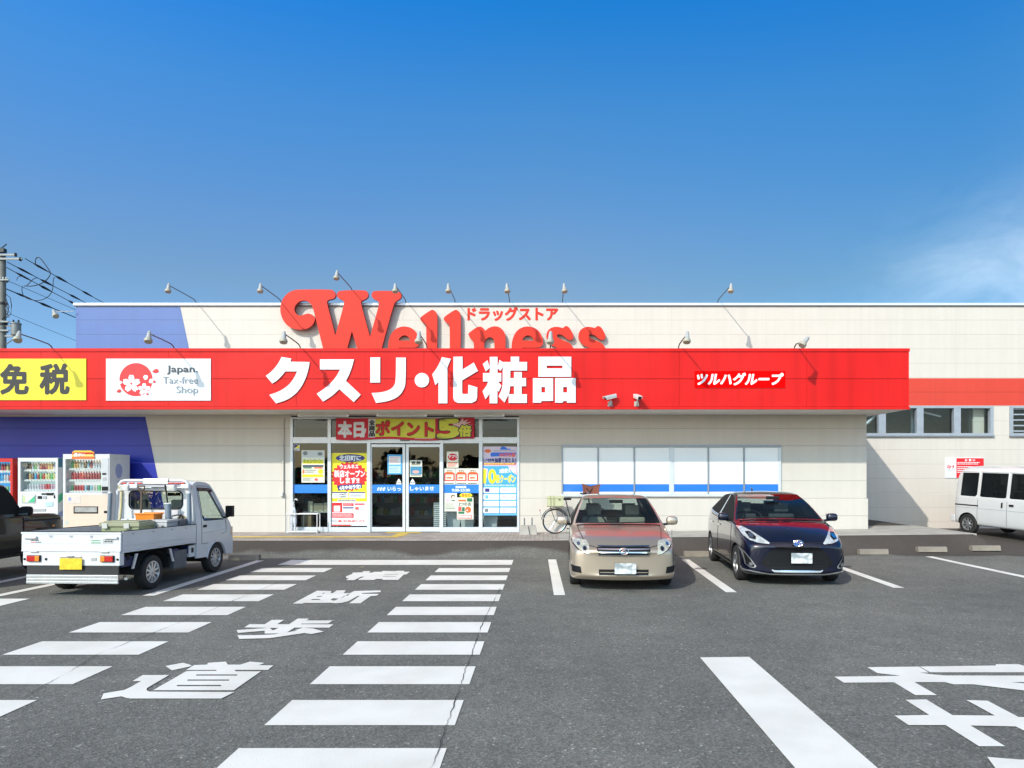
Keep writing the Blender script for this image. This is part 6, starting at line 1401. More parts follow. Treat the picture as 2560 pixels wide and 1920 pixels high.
e = load('tool_box', 'light grey tool box with dark handles beside the olive box', 'tool box', (.43, .66, ZB + .009)); b = MB(); b.box(-.22, .22, -.16, .16, 0, .32, GBX); lp(b, e, 'body', bevel=.015); b = MB(); b.box(-.23, .23, -.17, .17, .3205, .36, GBX); lp(b, e, 'lid', bevel=.012)
for x in (-.10, .10): b = MB(); b.tube([(x - .06, -.175, .27), (x - .05, -.20, .25), (x + .05, -.20, .25), (x + .06, -.175, .27)], .014, 8, GBD); lp(b, e, 'handle', smooth=40)
e = load('tool_box', 'dark grey tool box with a carrying loop behind the light grey one', 'tool box', (.55, .96, ZB + .009)); b = MB(); b.box(-.13, .13, -.13, .13, 0, .36, GBD); lp(b, e, 'body', bevel=.015); b = MB(); b.tube([(-.10, 0, .36), (-.09, 0, .41), (.0, 0, .43), (.09, 0, .41), (.10, 0, .36)], .012, 8, DARK); lp(b, e, 'handle', smooth=40)
ORGP = mat('orange_plastic', (.72, .20, .01), .45, var=.05)
e = load('plastic_basket', 'orange plastic basket standing among the load', 'basket', (.11, .88, ZB + .009)); b = MB()
def frus(b, x0, y0, x1, y1, z0, z1, m, t=.012):
    o0 = [(-x0, -y0, z0), (x0, -y0, z0), (x0, y0, z0), (-x0, y0, z0)]; o1 = [(-x1, -y1, z1), (x1, -y1, z1), (x1, y1, z1), (-x1, y1, z1)]; i1 = [(-x1 + t, -y1 + t, z1), (x1 - t, -y1 + t, z1), (x1 - t, y1 - t, z1), (-x1 + t, y1 - t, z1)]; i0 = [(-x0 + t, -y0 + t, z0 + t), (x0 - t, -y0 + t, z0 + t), (x0 - t, y0 - t, z0 + t), (-x0 + t, y0 - t, z0 + t)]
    b.add(o0 + o1 + i1 + i0, [(3, 2, 1, 0)] + [(i, (i + 1) % 4, 4 + (i + 1) % 4, 4 + i) for i in range(4)] + [(4 + i, 4 + (i + 1) % 4, 8 + (i + 1) % 4, 8 + i) for i in range(4)] + [(8 + i, 8 + (i + 1) % 4, 12 + (i + 1) % 4, 12 + i) for i in range(4)] + [(12, 13, 14, 15)], m)
frus(b, .13, .10, .165, .13, 0, .46, ORGP); lp(b, e, 'body', bevel=.01); b = MB(); b.box(-.178, .178, -.145, -.131, .445, .472, ORGP); b.box(-.178, .178, .131, .145, .445, .472, ORGP); lp(b, e, 'rim', bevel=.006)
def shovel(label, x, hm, z0, z1, lean):
    e = load('shovel', label, 'shovel', (x, 1.08, ZB + .009)); b = MB(); b.tube([(0, -.06, .25), (lean * .5, 0, z0), (lean, 0.02, z1)], .018, 10, hm); lp(b, e, 'shaft', smooth=40)
    b = MB(); t = Vector((lean, .02, z1)); b.tube([t, t + Vector((-.055, 0, .10)), t + Vector((-.06, 0, .125)), t + Vector((.06, 0, .125)), t + Vector((.055, 0, .10)), t], .014, 8, hm); lp(b, e, 'grip', smooth=40)
    b = MB(); b.prism([[(-.11, .27), (.11, .27), (.115, .10), (.06, .02), (0, .0), (-.06, .02), (-.115, .10)]], lambda u, v, d: (u, -.09 + d + .03 * abs(u) / .11, v), 0, .004, RIMD); lp(b, e, 'blade')
shovel('shovel with a pale yellow shaft and grip leaning against the cab', -.50, mat('shaft_yellow', (.50, .42, .20), .5, var=.08), .55, .80, -.01)
shovel('shovel with a dark brown shaft leaning against the cab', -.14, mat('shaft_brown', (.10, .06, .035), .5, var=.15), .55, .80, -.02)
GB = mat('tube_blue_grey', (.17, .21, .25), .55, var=.08)
e = load('roll', 'blue grey rolled tube standing upright before the rear window', 'roll', (.33, 1.05, ZB + .009)); b = MB(); b.tube([(.03, 0, 0), (.0, .0, .62)], .05, 14, GB); lp(b, e, 'sleeve', smooth=40); b = MB(); b.tube([(.0, 0, .625), (-.05, 0, .95)], .012, 8, DARK); lp(b, e, 'rod', smooth=40); b = MB(); b.tube([(-.06, -.01, .62), (.06, -.01, .63)], .01, 8, mat('tie_white', (.6, .6, .6), .6)); lp(b, e, 'tie', smooth=40)
for x, nm in ((.70, 'right'), (-.715, 'left')):
    e = load('pipe', 'grey pipe strapped upright beside the %s leg of the truck guard frame' % nm, 'pipe', (x, 1.05, ZB + .009)); b = MB(); b.tube([(0, 0, 0), (-.02 * (1 if x > 0 else -1), .03, .80)], .034, 12, GB); b.tube([(-.02 * (1 if x > 0 else -1), .03, .801), (-.02 * (1 if x > 0 else -1), .03, .83)], .038, 12, mat('tie_white', (.6, .6, .6), .6)); lp(b, e, 'tube', smooth=40)
e = load('rope', 'beige coil of rope hung on the front gate of the truck bed', 'rope', (.56, 1.10, ZB + .26)); b = MB(); rr = random.Random(4)
for k_ in range(6): w_ = .03 + .016 * k_; b.tube([(w_ * math.cos(a) + rr.uniform(-.004, .004), -.006 * k_, .17 * math.sin(a)) for a in [2 * math.pi * i / 22 for i in range(22)]], .008, 6, mat('rope_beige', (.32, .28, .17), .9, var=.2, scale=60), closed=True)
lp(b, e, 'coil', smooth=40); b = MB(); b.tube([(-.03, -.05, .13), (0, -.05, .19), (.03, -.05, .13)], .012, 6, DARK); lp(b, e, 'tie', smooth=40)
# ------------------------------------------------------------------ sign lamps on arms
LAMPW = mat('lamp_grey', (.34, .35, .345), .45, var=.08, scale=12); ARMD = mat('arm_dark', (.10, .095, .09), .5, metal=.4, var=.1); RIMB = mat('lamp_cream', (.36, .335, .26), .5, var=.08)
def lamp_meshes():
    b = MB(); b.lathe([(.028, 0), (.036, -.02), (.036, -.06), (.046, -.065), (.046, -.12), (.052, -.125), (.056, -.19), (.075, -.205), (.082, -.22)], 20, LAMPW)
    h = b.build('housing', smooth=35)
    b = MB(); b.lathe([(.084, -.2205), (.088, -.225), (.088, -.275), (.080, -.29), (.07, -.293), (.001, -.28)], 20, RIMB); rm = b.build('lamp_hood', smooth=35)
    return h, rm
lh0 = None
def sign_lamp(X, ybase, zbase, out, rise, tilt, yaw, label, grp):
    """arm rooted at (X, ybase, zbase), reaching `out` metres towards the car park, head hanging at its end"""
    global lh0
    e = empty('sign_lamp', (X, ybase, zbase), 0, label, 'sign lamp', grp)
    b = MB(); b.tube([(0, .05, -.05), (0, 0, .02), (0, -.10, .06), (0, -out * .5, .06 + (rise - .06) * .55), (0, -out, rise)], .014, 8, ARMD); a = b.build('arm', smooth=40); a.parent = e
    b = MB(); b.box(-.05, .05, -.02, .09, -.055, -.0405, ARMD); f = b.build('base_plate'); f.parent = e
    if lh0 is None: lh0 = lamp_meshes(); h, rm = lh0
    else:
        h, rm = lh0[0].copy(), lh0[1].copy(); COL.objects.link(h); COL.objects.link(rm)
    h.parent = e; rm.parent = h; rm.location = (0, 0, 0); h.location = (0, -out - .0, rise + .05); h.rotation_euler = (tilt, yaw, 0)
zU = TOPZ + 0.13
names = [('where the blue and cream paint meet', 420), ('over the left swash of the big lettering', 650), (None, 845), ('in front of the right tip of the tall initial letter', 987), ('above the pair of tall thin letters', 1120), ('above the small painted katakana', 1267), ('above the last letters of the raised lettering', 1410), ('alone on the plain right half of the parapet', 1829)]
for nm, px in names:
    X = (px - CX) / 84.2
    if nm is None: sign_lamp(X, YU - .08, TOPZ + .46, 1.55, .12, R(-18), 0, 'sign lamp standing highest, above the middle of the tall initial letter', 'lamps along the parapet')
    else: sign_lamp(X, YU + .05, zU, 1.55, .10 if px != 845 else .4, R(-18), R(8) if px == 1829 else R(-4), 'grey parapet lamp ' + nm, 'lamps along the parapet')
zL = FZ1 + .04
for nm, px, yw_, ti in (('over the yellow kanji plate', 44, -14, -30), ('over the white blossom sign plate', 370, -8, -24), ('over the first white katakana character', 708, -4, -20), ('over the round white dot between the characters', 1047, 0, -18), ('over the last white kanji', 1377, 3, -14), ('over the small slanted katakana plate', 1720, 8, -20)):
    sign_lamp((px - CX) / 110.3, YC + .06, zL, 1.0, .12, R(ti), R(yw_), 'grey fascia lamp ' + nm, 'lamps along the fascia')
sign_lamp((2030 - CX) / 110.3, YC + .06, zL, .85, .02, R(-15), R(42), 'grey sign lamp on the fascia nearest its right end, swung sideways', 'lamps along the fascia')
# lamp reaching out sideways from the left end of the hall wall
q = P(150, 790, YU); e = empty('sign_lamp', (XL, YU - .1, q.z + .1), 0, 'white sign lamp reaching out past the left end of the blue upper wall', 'sign lamp', 'lamps along the parapet')
b = MB(); b.tube([(.0, 0, .02), (-.62, 0, .02)], .012, 8, LAMPW); o = b.build('arm', smooth=40); o.parent = e
h, rm = lh0[0].copy(), lh0[1].copy(); COL.objects.link(h); COL.objects.link(rm); h.parent = e; rm.parent = h; h.location = (-.64, -.02, .06); h.rotation_euler = (R(-25), R(-38), 0); h.scale = (1.05, 1.05, 1.15)

# ------------------------------------------------------------------ security cameras on the fascia
CAMW = mat('camera_white', (.62, .62, .60), .4, var=.04); CAMG = mat('camera_grey', (.38, .36, .33), .5, var=.1)
for px, rz, pitch, lab in ((1527, R(62), R(14), 'white security camera on the fascia turned to the left'), (1593, R(-14), R(16), 'white security camera on the fascia turned towards the car park')):
    q = P(px - 2, 1010, YC); e = empty('security_camera', (q.x, YC - .001, q.z), 0, lab, 'security camera')
    b = MB(); b.box(-.055, .055, -.03, 0, -.06, .06, CAMG); o = b.build('mount', bevel=.006); o.parent = e
    b = MB(); b.tube([(0, -.03, -.03), (.0, -.12, -.02), (0, -.16, .05), (0, -.16, .10)], .02, 8, CAMG); o = b.build('bracket', smooth=40); o.parent = e
    M = Matrix.Translation((0, -.16, .15)) @ Matrix.Rotation(-rz, 4, 'Z') @ Matrix.Rotation(pitch, 4, 'X')
    b = MB(); b.box(-.045, .045, -.15, .15, -.045, .04, CAMW, M); o = b.build('housing', bevel=.012); o.parent = e
    c = MB(); c.box(-.055, .055, -.19, .14, .0405, .052, CAMW, M); c.box(-.055, -.051, -.19, .14, .0, .0402, CAMW, M); c.box(.051, .055, -.19, .14, .0, .0402, CAMW, M); x_ = c.build('sunshield'); x_.parent = o
    c = MB(); c.box(-.036, .036, -.153, -.1505, -.038, .034, DARK, M); x_ = c.build('lens_window'); x_.parent = o

# ------------------------------------------------------------------ drink vending machines
VGL = glass_mat('machine_glass', (.86, .90, .90), .8); VGREY = mat('panel_grey', (.33, .34, .35), .4, var=.04); VPEACH = mat('panel_peach', (.62, .49, .40), .4, var=.03); VWH = mat('machine_white', (.60, .61, .62), .35, var=.03); VRED = mat('machine_red', (.50, .012, .012), .35, var=.03); LBL = mat('shelf_label', (.66, .66, .64), .5, var=.0); VGR = mat('machine_green', (.05, .40, .20), .5); VIND = mat('machine_indigo', (.25, .29, .50), .5)
DRINKS = [(.60, .12, .12), (.12, .42, .68), (.20, .52, .22), (.66, .62, .30), (.64, .42, .18), (.6, .6, .62), (.22, .13, .09), (.62, .42, .48), (.35, .58, .66), (.42, .12, .12), (.62, .60, .52), (.14, .14, .16)]
SAMPLE = {}
def lit_back(name, col):                # the display compartments of these machines are lit from behind
    m = mat(name, col, .5, var=.03); b = m.node_tree.nodes['Principled BSDF']; b.inputs['Emission Color'].default_value = (*col, 1); b.inputs['Emission Strength'].default_value = .8; return m
def sample_mesh(kind, ci):
    if (kind, ci) in SAMPLE: return SAMPLE[(kind, ci)].copy()
    m = mat('drink_%d' % ci, DRINKS[ci], .35, var=.35, scale=22); cap = mat('drink_cap', (.6, .6, .6), .4)
    b = MB()
    if kind == 0: b.lathe([(.030, 0), (.032, .01), (.032, .13), (.027, .155), (.013, .185), (.013, .19)], 14, m); b.lathe([(.0145, .1905), (.0145, .212)], 12, cap)
    else: b.lathe([(.026, 0), (.030, .008), (.030, .105), (.025, .116)], 14, m); b.lathe([(.024, .1165), (.024, .119)], 12, CHR)
    o = b.build('drink_sample', smooth=40); SAMPLE[(kind, ci)] = o; return o
def vending(x0, x1, yf, yb, z1, lab, skin, win, shelves, seed, base=.30):
    w_ = x1 - x0; e = empty('vending_machine', (x0, yf, base), 0, lab, 'vending machine', 'drink machines against the blue wall')
    H_ = z1 - base; rr = random.Random(seed)
    wx0, wx1, wz0, wz1 = win
    b = MB(); t = .02
    b.prism([rc(0, .06, w_, H_), rc(wx0, wz0, wx1, wz1)], lambda u, v, d: (u, d, v), 0, .04, skin); b.box(0, w_, .0405, yb - yf, .06, wz0 - .02, skin); b.box(0, w_, .0405, yb - yf, wz1 + .02, H_, skin); b.box(0, w_, .34, yb - yf, wz0 - .0195, wz1 + .0195, skin); b.box(0, wx0 - .005, .0405, .3395, wz0 - .0195, wz1 + .0195, skin); b.box(wx1 + .005, w_, .0405, .3395, wz0 - .0195, wz1 + .0195, skin)
    b.box(.03, w_ - .03, .03, yb - yf - .03, 0, .0595, DARK)
    o = b.build('body', bevel=.006); o.parent = e
    b = MB(); b.box(wx0 + .002, wx1 - .002, .330, .338, wz0 - .015, wz1 + .015, lit_back('back_%d' % seed, shelves[1])); o = b.build('display_back'); o.parent = e
    n = 0
    nsh = shelves[0]; hh = (wz1 - wz0) / nsh
    for k_ in range(nsh):
        zb_ = wz0 + hh * k_ + .055
        s_ = MB(); s_.box(wx0 + .002, wx1 - .002, .10, .325, zb_ - .02, zb_, VWH); so_ = s_.build('shelf'); so_.parent = e
        l = MB(); nn_ = 12
        for i in range(nn_): xa = wx0 + .01 + (wx1 - wx0 - .02) * i / nn_; l.box(xa + .004, xa + (wx1 - wx0 - .02) / nn_ - .004, .075, .095, zb_ - .052, zb_ - .005, LBL)
        lo_ = l.build('price_strip', bevel=.004); lo_.parent = so_
        kind = 0 if k_ > 0 else 1; x = wx0 + .06; ci = rr.randrange(12)
        while x < wx1 - .04:
            if rr.random() < .62: ci = rr.randrange(12)
            d = sample_mesh(kind, ci)
            if d.name not in COL.objects: COL.objects.link(d)
            d.parent = e; d.location = (x, .17, zb_ + .001); d.scale = (1, 1, min(1.15, (hh - .075) / .212 if kind == 0 else 1.15)); x += .068
    b = MB(); b.quad((wx0, .02, wz0), (wx1, .02, wz0), (wx1, .02, wz1), (wx0, .02, wz1), VGL); o = b.build('display_window', recalc=False); o.parent = e
    return e, w_, H_
def vb(e, x0, x1, z0, z1, m, name, d=.008, bev=.004, lab=None):
    b = MB(); b.box(x0, x1, -d, -.0005, z0, z1, m); o = b.build(name, bevel=bev if bev else 0); o.parent = e; return o
# peach fronted white machine (right one)
vz = lambda y, f=101.0: CH + (HY - (1020 + y * .28933)) / f - .30
e, w_, H_ = vending(-11.895, -10.74, 16.83, 17.65, 2.325, 'white vending machine with a peach coloured front panel, rightmost of the row', VWH, (.06, .945, 1.06, 1.90), (3, (.55, .56, .55)), 3)
vb(e, .03, 1.12, .11, 1.02, VPEACH, 'front_panel', .012); vb(e, .955, 1.13, 1.03, 1.93, mat('panel_light_grey', (.47, .48, .49), .4), 'control_panel', .010)
vb(e, .27, .88, .55, .73, DARK, 'delivery_slot', .016); vb(e, .30, .85, .585, .71, mat('flap_grey', (.30, .30, .29), .25, var=.3, scale=6), 'slot_flap', .020)
vb(e, .09, .45, .80, .985, mat('panel_pale', (.56, .50, .45), .4), 'notice_panel', .016); b = MB(); b.prism([ell(.18, .91, .035, .05, 14)], lambda u, v, d: (u, d, v), -.018, -.0165, VIND); o = b.build('emblem'); o.parent = e
vb(e, .98, 1.08, 1.51, 1.555, DARK, 'display', .016); vb(e, .99, 1.08, 1.37, 1.45, VGREY, 'bill_slot', .016); vb(e, .97, 1.12, 1.12, 1.22, DARK, 'coin_slot', .018); vb(e, 1.02, 1.10, .56, .62, DARK, 'coin_return', .018); vb(e, .98, 1.11, 1.06, 1.10, GREY, 'label', .016)
vb(e, .33, .88, .105, .13, DARK, 'kick_grille', .016); b = MB(); b.prism([ell(.10, .33, .045, .055, 16)], lambda u, v, d: (u, d, v), -.0155, -.0125, mat('sticker_grey', (.42, .46, .44), .5)); o = b.build('sticker'); o.parent = e
b = MB(); b.prism([[(.36 + .14 * math.cos(a), 1.62 + (.17 if math.sin(a) > 0 else .2) * math.sin(a)) for a in [2 * math.pi * i / 28 for i in range(28)]]], lambda u, v, d: (w_ + d, u, v), .0005, .003, VIND); b.prism([ell(.36, 1.34, .022, .03, 12)], lambda u, v, d: (w_ + d, u, v), .0005, .003, VIND); o = b.build('emblem'); o.parent = e
b = MB()
for i, (dz, m) in enumerate(((0, ink(235, 120, 60)), (.05, ink(245, 215, 120)), (.10, ink(200, 50, 40)), (.145, ink(240, 190, 60)))):
    b.add([(.22 + .01 * i, -.02 - .003 * i, H_ - .125 + dz), (.80, -.02 - .003 * i, H_ - .125 + dz), (.78 - .02 * i, -.025 - .003 * i, H_ - .06 + dz), (.25 + .015 * i, -.025 - .003 * i, H_ - .06 + dz)], [(0, 1, 2, 3)], m)
T(b, '温かい', lambda u, v, l: (.30 + .26 * u, -.036 - .001 * l, H_ - .06 + .08 * v), WHT, .05)
b.box(.24, .78, -.018, -.0005, H_ - .125, H_ + .06, ink(235, 120, 60)); o = b.build('top_sign', recalc=False); o.parent = e
# white machine with a green notice
e, w_, H_ = vending(-13.14, -12.145, 17.0, 17.65, 2.236, 'plain white vending machine with a green and white notice, between the other two', VWH, (.06, .935, 1.09, 1.84), (3, (.30, .42, .40)), 5)
vb(e, .10, .45, .80, 1.02, VGREY, 'notice_panel', .010); vb(e, .13, .43, .82, 1.005, LBL, 'notice', .013, 0); b = MB(); b.prism([[(.25, .825), (.43, .825), (.43, .99)]], lambda u, v, d: (u, d, v), -.0155, -.0135, VGR); b.prism([rc(.135, .83, .19, .99)], lambda u, v, d: (u, d, v), -.0155, -.0135, ink(190, 225, 150)); o = b.build('notice_print'); o.parent = e
vb(e, .50, .60, .91, .98, DARK, 'bill_slot', .016); vb(e, .63, .72, .91, .98, VGREY, 'coin_slot', .016); vb(e, .72, .88, 1.00, 1.06, DARK, 'display', .014); b = MB(); b.tube([(.60, -.012, 1.03), (.90, -.014, 1.045)], .018, 8, DARK); o = b.build('pen_chain', smooth=40); o.parent = e
vb(e, .70, .88, .72, .83, ink(175, 205, 220), 'sticker', .012, 0); vb(e, .10, .70, .60, .66, VGREY, 'delivery_slot', .014); vb(e, .90, .93, .92, 1.0, DARK, 'lock', .014)
b = MB()
for a in ((.58, 1.02), (1.06, 1.58)): pass
b.prism([[(.02, 1.70), (.16, 1.70), (.16, 1.93), (.02, 1.93)], ], lambda u, v, d: (w_ + d, u, v), .0005, .003, mat('side_teal', (.03, .16, .22), .5)); b.prism([[(.02, .80), (.30, .95), (.30, 1.12), (.02, 1.0)]], lambda u, v, d: (w_ + d, u, v), .0005, .003, VGR); b.prism([[(.02, .40), (.5, .62), (.5, .74), (.02, .55)]], lambda u, v, d: (w_ + d, u, v), .0005, .003, VIND); b.prism([[(.02, .12), (.5, .12), (.5, .5), (.02, .33)]], lambda u, v, d: (w_ + d, u, v), .0005, .003, mat('side_navy', (.03, .05, .25), .5)); o = b.build('side_print'); o.parent = e
# red machine at the edge of the view
e, w_, H_ = vending(-14.32, -13.27, 17.0, 17.65, 2.225, 'red vending machine at the far left of the row', VRED, (.06, .985, 1.03, 1.83), (3, (.05, .28, .55)), 9)
vb(e, .10, .60, .70, .92, LBL, 'notice', .012); vb(e, .66, .80, .80, .92, DARK, 'bill_slot', .014); vb(e, .20, .85, .45, .60, DARK, 'delivery_slot', .014); vb(e, .84, .98, .78, .94, VGREY, 'coin_slot', .014)
for o in list(SAMPLE.values()):
    if o.parent is None: bpy.data.objects.remove(o)

# ------------------------------------------------------------------ utility pole and cables, far behind the building
PCON = mat('pole_concrete', (.17, .17, .155), .8, var=.15, scale=3); STL = mat('galvanised', (.22, .23, .23), .5, metal=.4, var=.1); INS = mat('insulator_dark', (.015, .015, .018), .5); PORC = mat('porcelain', (.55, .56, .55), .3)
PY = 40.0; pq = lambda px, py, Y=PY: P(px, py, Y)
base = pq(6, 1228.0, PY); pole = empty('utility_pole', (base.x, PY, 0), 0, 'tall concrete utility pole with a transformer at the left edge, beyond the building', 'utility pole')
def pp(b, name, m=None, **kw): o = b.build(name, m, **kw); o.parent = pole; return o
def rel(px, py, dy=0): v = P(px, py, PY + dy); return Vector((v.x - base.x, dy, v.z))
ptop = rel(6, 640).z
b = MB(); b.lathe([(.24, 0), (.17, ptop)], 16, PCON); pp(b, 'shaft', smooth=40)
b = MB()
for a, c in (((-60, 640), (48, 638)), ((-60, 650), (62, 646))): 
    p0, p1 = rel(*a), rel(*c); b.box(p0.x, p1.x, -.25, -.17, p0.z - .05, p0.z + .05, STL); pp(b, 'crossarm'); b = MB()
for z in (rel(6, 702).z, rel(6, 806).z, rel(6, 828).z): b.box(-.9, .55, -.24, -.17, z - .04, z + .04, STL); b.box(-.2, .2, -.22, .2, z - .06, z + .06, STL); pp(b, 'crossarm'); b = MB()
for px, py in ((8, 627), (46, 640), (58, 651), (-20, 634)):
    q = rel(px, py); b = MB(); b.lathe([(.05, 0), (.09, .03), (.05, .06), (.09, .10), (.05, .13), (.08, .18), (.02, .22)], 12, INS, Matrix.Translation((q.x, -.21, q.z - .1))); pp(b, 'insulator', smooth=40)
for i in range(6): q = rel(2 + i * 2.2, 702); b = MB(); b.lathe([(.03, 0), (.05, .05), (.03, .12)], 10, PORC, Matrix.Translation((-.5 + i * .18, -.21, q.z + .04))); pp(b, 'insulator', smooth=40)
b = MB(); q = rel(10, 624); b.tube([q + Vector((0, -.2, 0)), rel(23, 613) + Vector((0, -.2, 0))], .03, 6, INS); b.box(q.x - .3, q.x + .25, -.35, -.1, q.z - .25, q.z - .02, INS); pp(b, 'lightning_arrester')
tq = rel(40, 838); b = MB(); b.lathe([(.24, 0), (.25, .05), (.25, .62), (.28, .64), (.28, .70), (.2, .74)], 20, STL, Matrix.Translation((tq.x, 0, tq.z))); pp(b, 'transformer', smooth=40)
for dx in (-.15, .15): b = MB(); b.lathe([(.04, 0), (.06, .05), (.04, .1), (.05, .16)], 10, INS, Matrix.Translation((tq.x + dx, 0, tq.z + .74))); pp(b, 'bushing', smooth=40)
b = MB(); b.box(.0, tq.x + .2, -.06, .06, tq.z - .10, tq.z - .0005, STL); b.box(.0, tq.x, -.04, .04, tq.z + .5, tq.z + .58, STL); b.tube([(0, 0, tq.z - .7), (tq.x, 0, tq.z - .1)], .03, 6, STL); pp(b, 'transformer_bracket')
for k_, (z0, z1) in enumerate(((7, 6.4), (8.6, 8.2), (9.8, 9.4), (11.2, 11.0))):
    b = MB(); b.lathe([(.25, 0), (.25, .12)], 12, INS, Matrix.Translation((0, 0, z0 + 2))); pp(b, 'band')
b = MB()
for i in range(3): b.tube([(.2 + .03 * i, -.12, rel(6, 735).z - i * .4), (.55, -.2, rel(20, 770).z - .3 * i), (.42, -.2, rel(20, 788).z), (.1, -.15, rel(6, 800).z)], .022, 6, INS)
b.tube([rel(15, 735), rel(26, 745), rel(29, 765), rel(27, 785), rel(15, 795)], .02, 6, INS); pp(b, 'jumper_wire', smooth=40)
# cables leaving the pole and running away behind the shop
ends = [((62, 646), (260, 757), .022, 'topmost cable, leaving the crossarm tip'), ((18, 655), (216, 757), .022, 'second cable from the top, with dark connectors'), ((15, 668), (187, 759), .021, 'third cable from the top'), ((15, 700), (188, 773), .014, 'thin cable between the thick ones'), ((15, 722), (189, 793), .03, 'thick lower cable that passes behind the white lamp'), ((25, 785), (188, 850), .012, 'lowest and thinnest cable, with a small clamp')]
cb_ = {}
for (a, c, r_, lab) in ends:
    p0 = P(*a, PY); sl_ = (c[1] - a[1]) / (c[0] - a[0]); xe = 620; ye = a[1] + sl_ * (xe - a[0]) - 6; p1 = P(xe, ye, 78.0)
    pts = []
    for i in range(25):
        t = i / 24; v = p0.lerp(p1, t); v.z -= .5 * t * (1 - t); pts.append(v)
    e = empty('power_cable', p0, 0, 'black ' + lab + ' of the utility pole' if 'pole' not in lab else lab, 'power cable', 'cables from the utility pole')
    b = MB(); b.tube([v - p0 for v in pts], r_, 6, INS); o = b.build('wire', smooth=40); o.parent = e; cb_[a] = (p0, pts, e)
    if r_ > .02:
        for t0, t1, rr_ in ((.02, .06, .07), (.075, .11, .085), (.15, .185, .075), (.23, .25, .045)):
            if r_ > .028 and t0 > .1: continue
            q0 = p0.lerp(p1, t0) - p0; q1 = p0.lerp(p1, t1) - p0; q0.z -= .5 * t0 * (1 - t0); q1.z -= .5 * t1 * (1 - t1)
            b = MB(); b.tube([q0, q0.lerp(q1, .3), q0.lerp(q1, .7), q1], [r_, rr_, rr_ * .7, r_], 8, INS); o = b.build('connector', smooth=40); o.parent = e
# slack loops of wire beside the pole
lz = lambda l: [(x * 300 / 1659, 600 + y * 300 / 1659) for x, y in l]
def loop(l, r_, lab):
    pts = [P(*p, PY + .5) for p in lz(l)]
    for _ in range(2):
        q = [pts[0]]
        for a, c in zip(pts, pts[1:]): q += [a.lerp(c, .25), a.lerp(c, .75)]
        pts = q + [pts[-1]]
    b = MB(); b.tube([v - pts[0] for v in pts], r_, 6, INS); o = b.build('slack_wire', smooth=40); o.location = pts[0]; tag(o, lab, 'slack wire', 'slack loops by the utility pole')
loop([(490, 330), (488, 270), (515, 235), (560, 250), (640, 360), (690, 430), (700, 480), (640, 560), (560, 610), (450, 640), (330, 635)], .026, 'largest slack loop of black wire, curling down from the topmost cable')
loop([(760, 515), (735, 530), (735, 640), (715, 730), (650, 800), (540, 840), (430, 830), (330, 790), (300, 700), (310, 640)], .02, 'slack loop hanging farthest from the pole')
loop([(230, 560), (240, 520), (270, 500), (340, 510)], .016, 'short slack wire arching beside the pole')
loop([(370, 630), (420, 580), (470, 530), (520, 525)], .02, 'slack wire rising from the thin cable to the second thick one')

# ------------------------------------------------------------------ bicycle behind the saloon
BZ = .30; BY = 17.38
bk = empty('bicycle', (.29, BY, pave_z(.3)), R(2), 'black city bicycle with a cream box on its rear rack, half hidden by the saloon', 'bicycle')
BLKP = mat('bike_black', (.012, .014, .014), .35, coat=.5, var=.05)
def bp_(b, name, parent=None, **kw): o = b.build(name, **kw); o.parent = parent or bk; return o
for x in (0.0, 1.08):
    b = MB(); b.tube([(x + .305 * math.cos(a), 0, .32 + .305 * math.sin(a)) for a in [2 * math.pi * i / 36 for i in range(36)]], .017, 8, TYRE, closed=True); wl_ = bp_(b, 'wheel', smooth=40)
    b = MB(); b.tube([(x + .285 * math.cos(a), 0, .32 + .285 * math.sin(a)) for a in [2 * math.pi * i / 36 for i in range(36)]], .008, 6, CHR, closed=True)
    for i in range(16): a = 2 * math.pi * i / 16; b.tube([(x, .02 * (-1) ** i, .32), (x + .285 * math.cos(a), 0, .32 + .285 * math.sin(a))], .0018, 4, CHR)
    b.tube([(x, -.05, .32), (x, .05, .32)], .02, 8, CHR); bp_(b, 'rim', parent=wl_, smooth=40)
    b = MB(); b.tube([(x + .345 * math.cos(R(a)), 0, .32 + .345 * math.sin(R(a))) for a in (range(20, 175, 8) if x == 0 else range(5, 150, 8))], .014, 6, BLKP); bp_(b, 'mudguard', smooth=40)
b = MB()
b.tube([(0, .04, .32), (.42, .03, .30)], .011, 8, BLKP); b.tube([(0, -.04, .32), (.42, -.03, .30)], .011, 8, BLKP); b.tube([(0, .04, .32), (.33, .02, .62)], .009, 8, BLKP); b.tube([(0, -.04, .32), (.33, -.02, .62)], .009, 8, BLKP)
b.tube([(.42, 0, .30), (.29, 0, .80)], .016, 8, BLKP); b.tube([(.42, 0, .30), (.62, 0, .42), (.88, 0, .78)], .018, 8, BLKP); b.tube([(.90, 0, .70), (.84, 0, .98)], .018, 8, BLKP); b.tube([(.90, .05, .70), (1.08, .05, .32)], .011, 8, BLKP); b.tube([(.90, -.05, .70), (1.08, -.05, .32)], .011, 8, BLKP); bp_(b, 'frame', smooth=40)
b = MB(); b.tube([(.84, 0, .98), (.86, 0, 1.05), (.86, -.2, 1.07), (.70, -.28, 1.03)], .012, 8, CHR); b.tube([(.86, 0, 1.05), (.86, .2, 1.07), (.70, .28, 1.03)], .012, 8, CHR); b.tube([(.78, -.28, 1.045), (.66, -.28, 1.02)], .017, 8, DARK); b.tube([(.78, .28, 1.045), (.66, .28, 1.02)], .017, 8, DARK); bp_(b, 'handlebar', smooth=40)
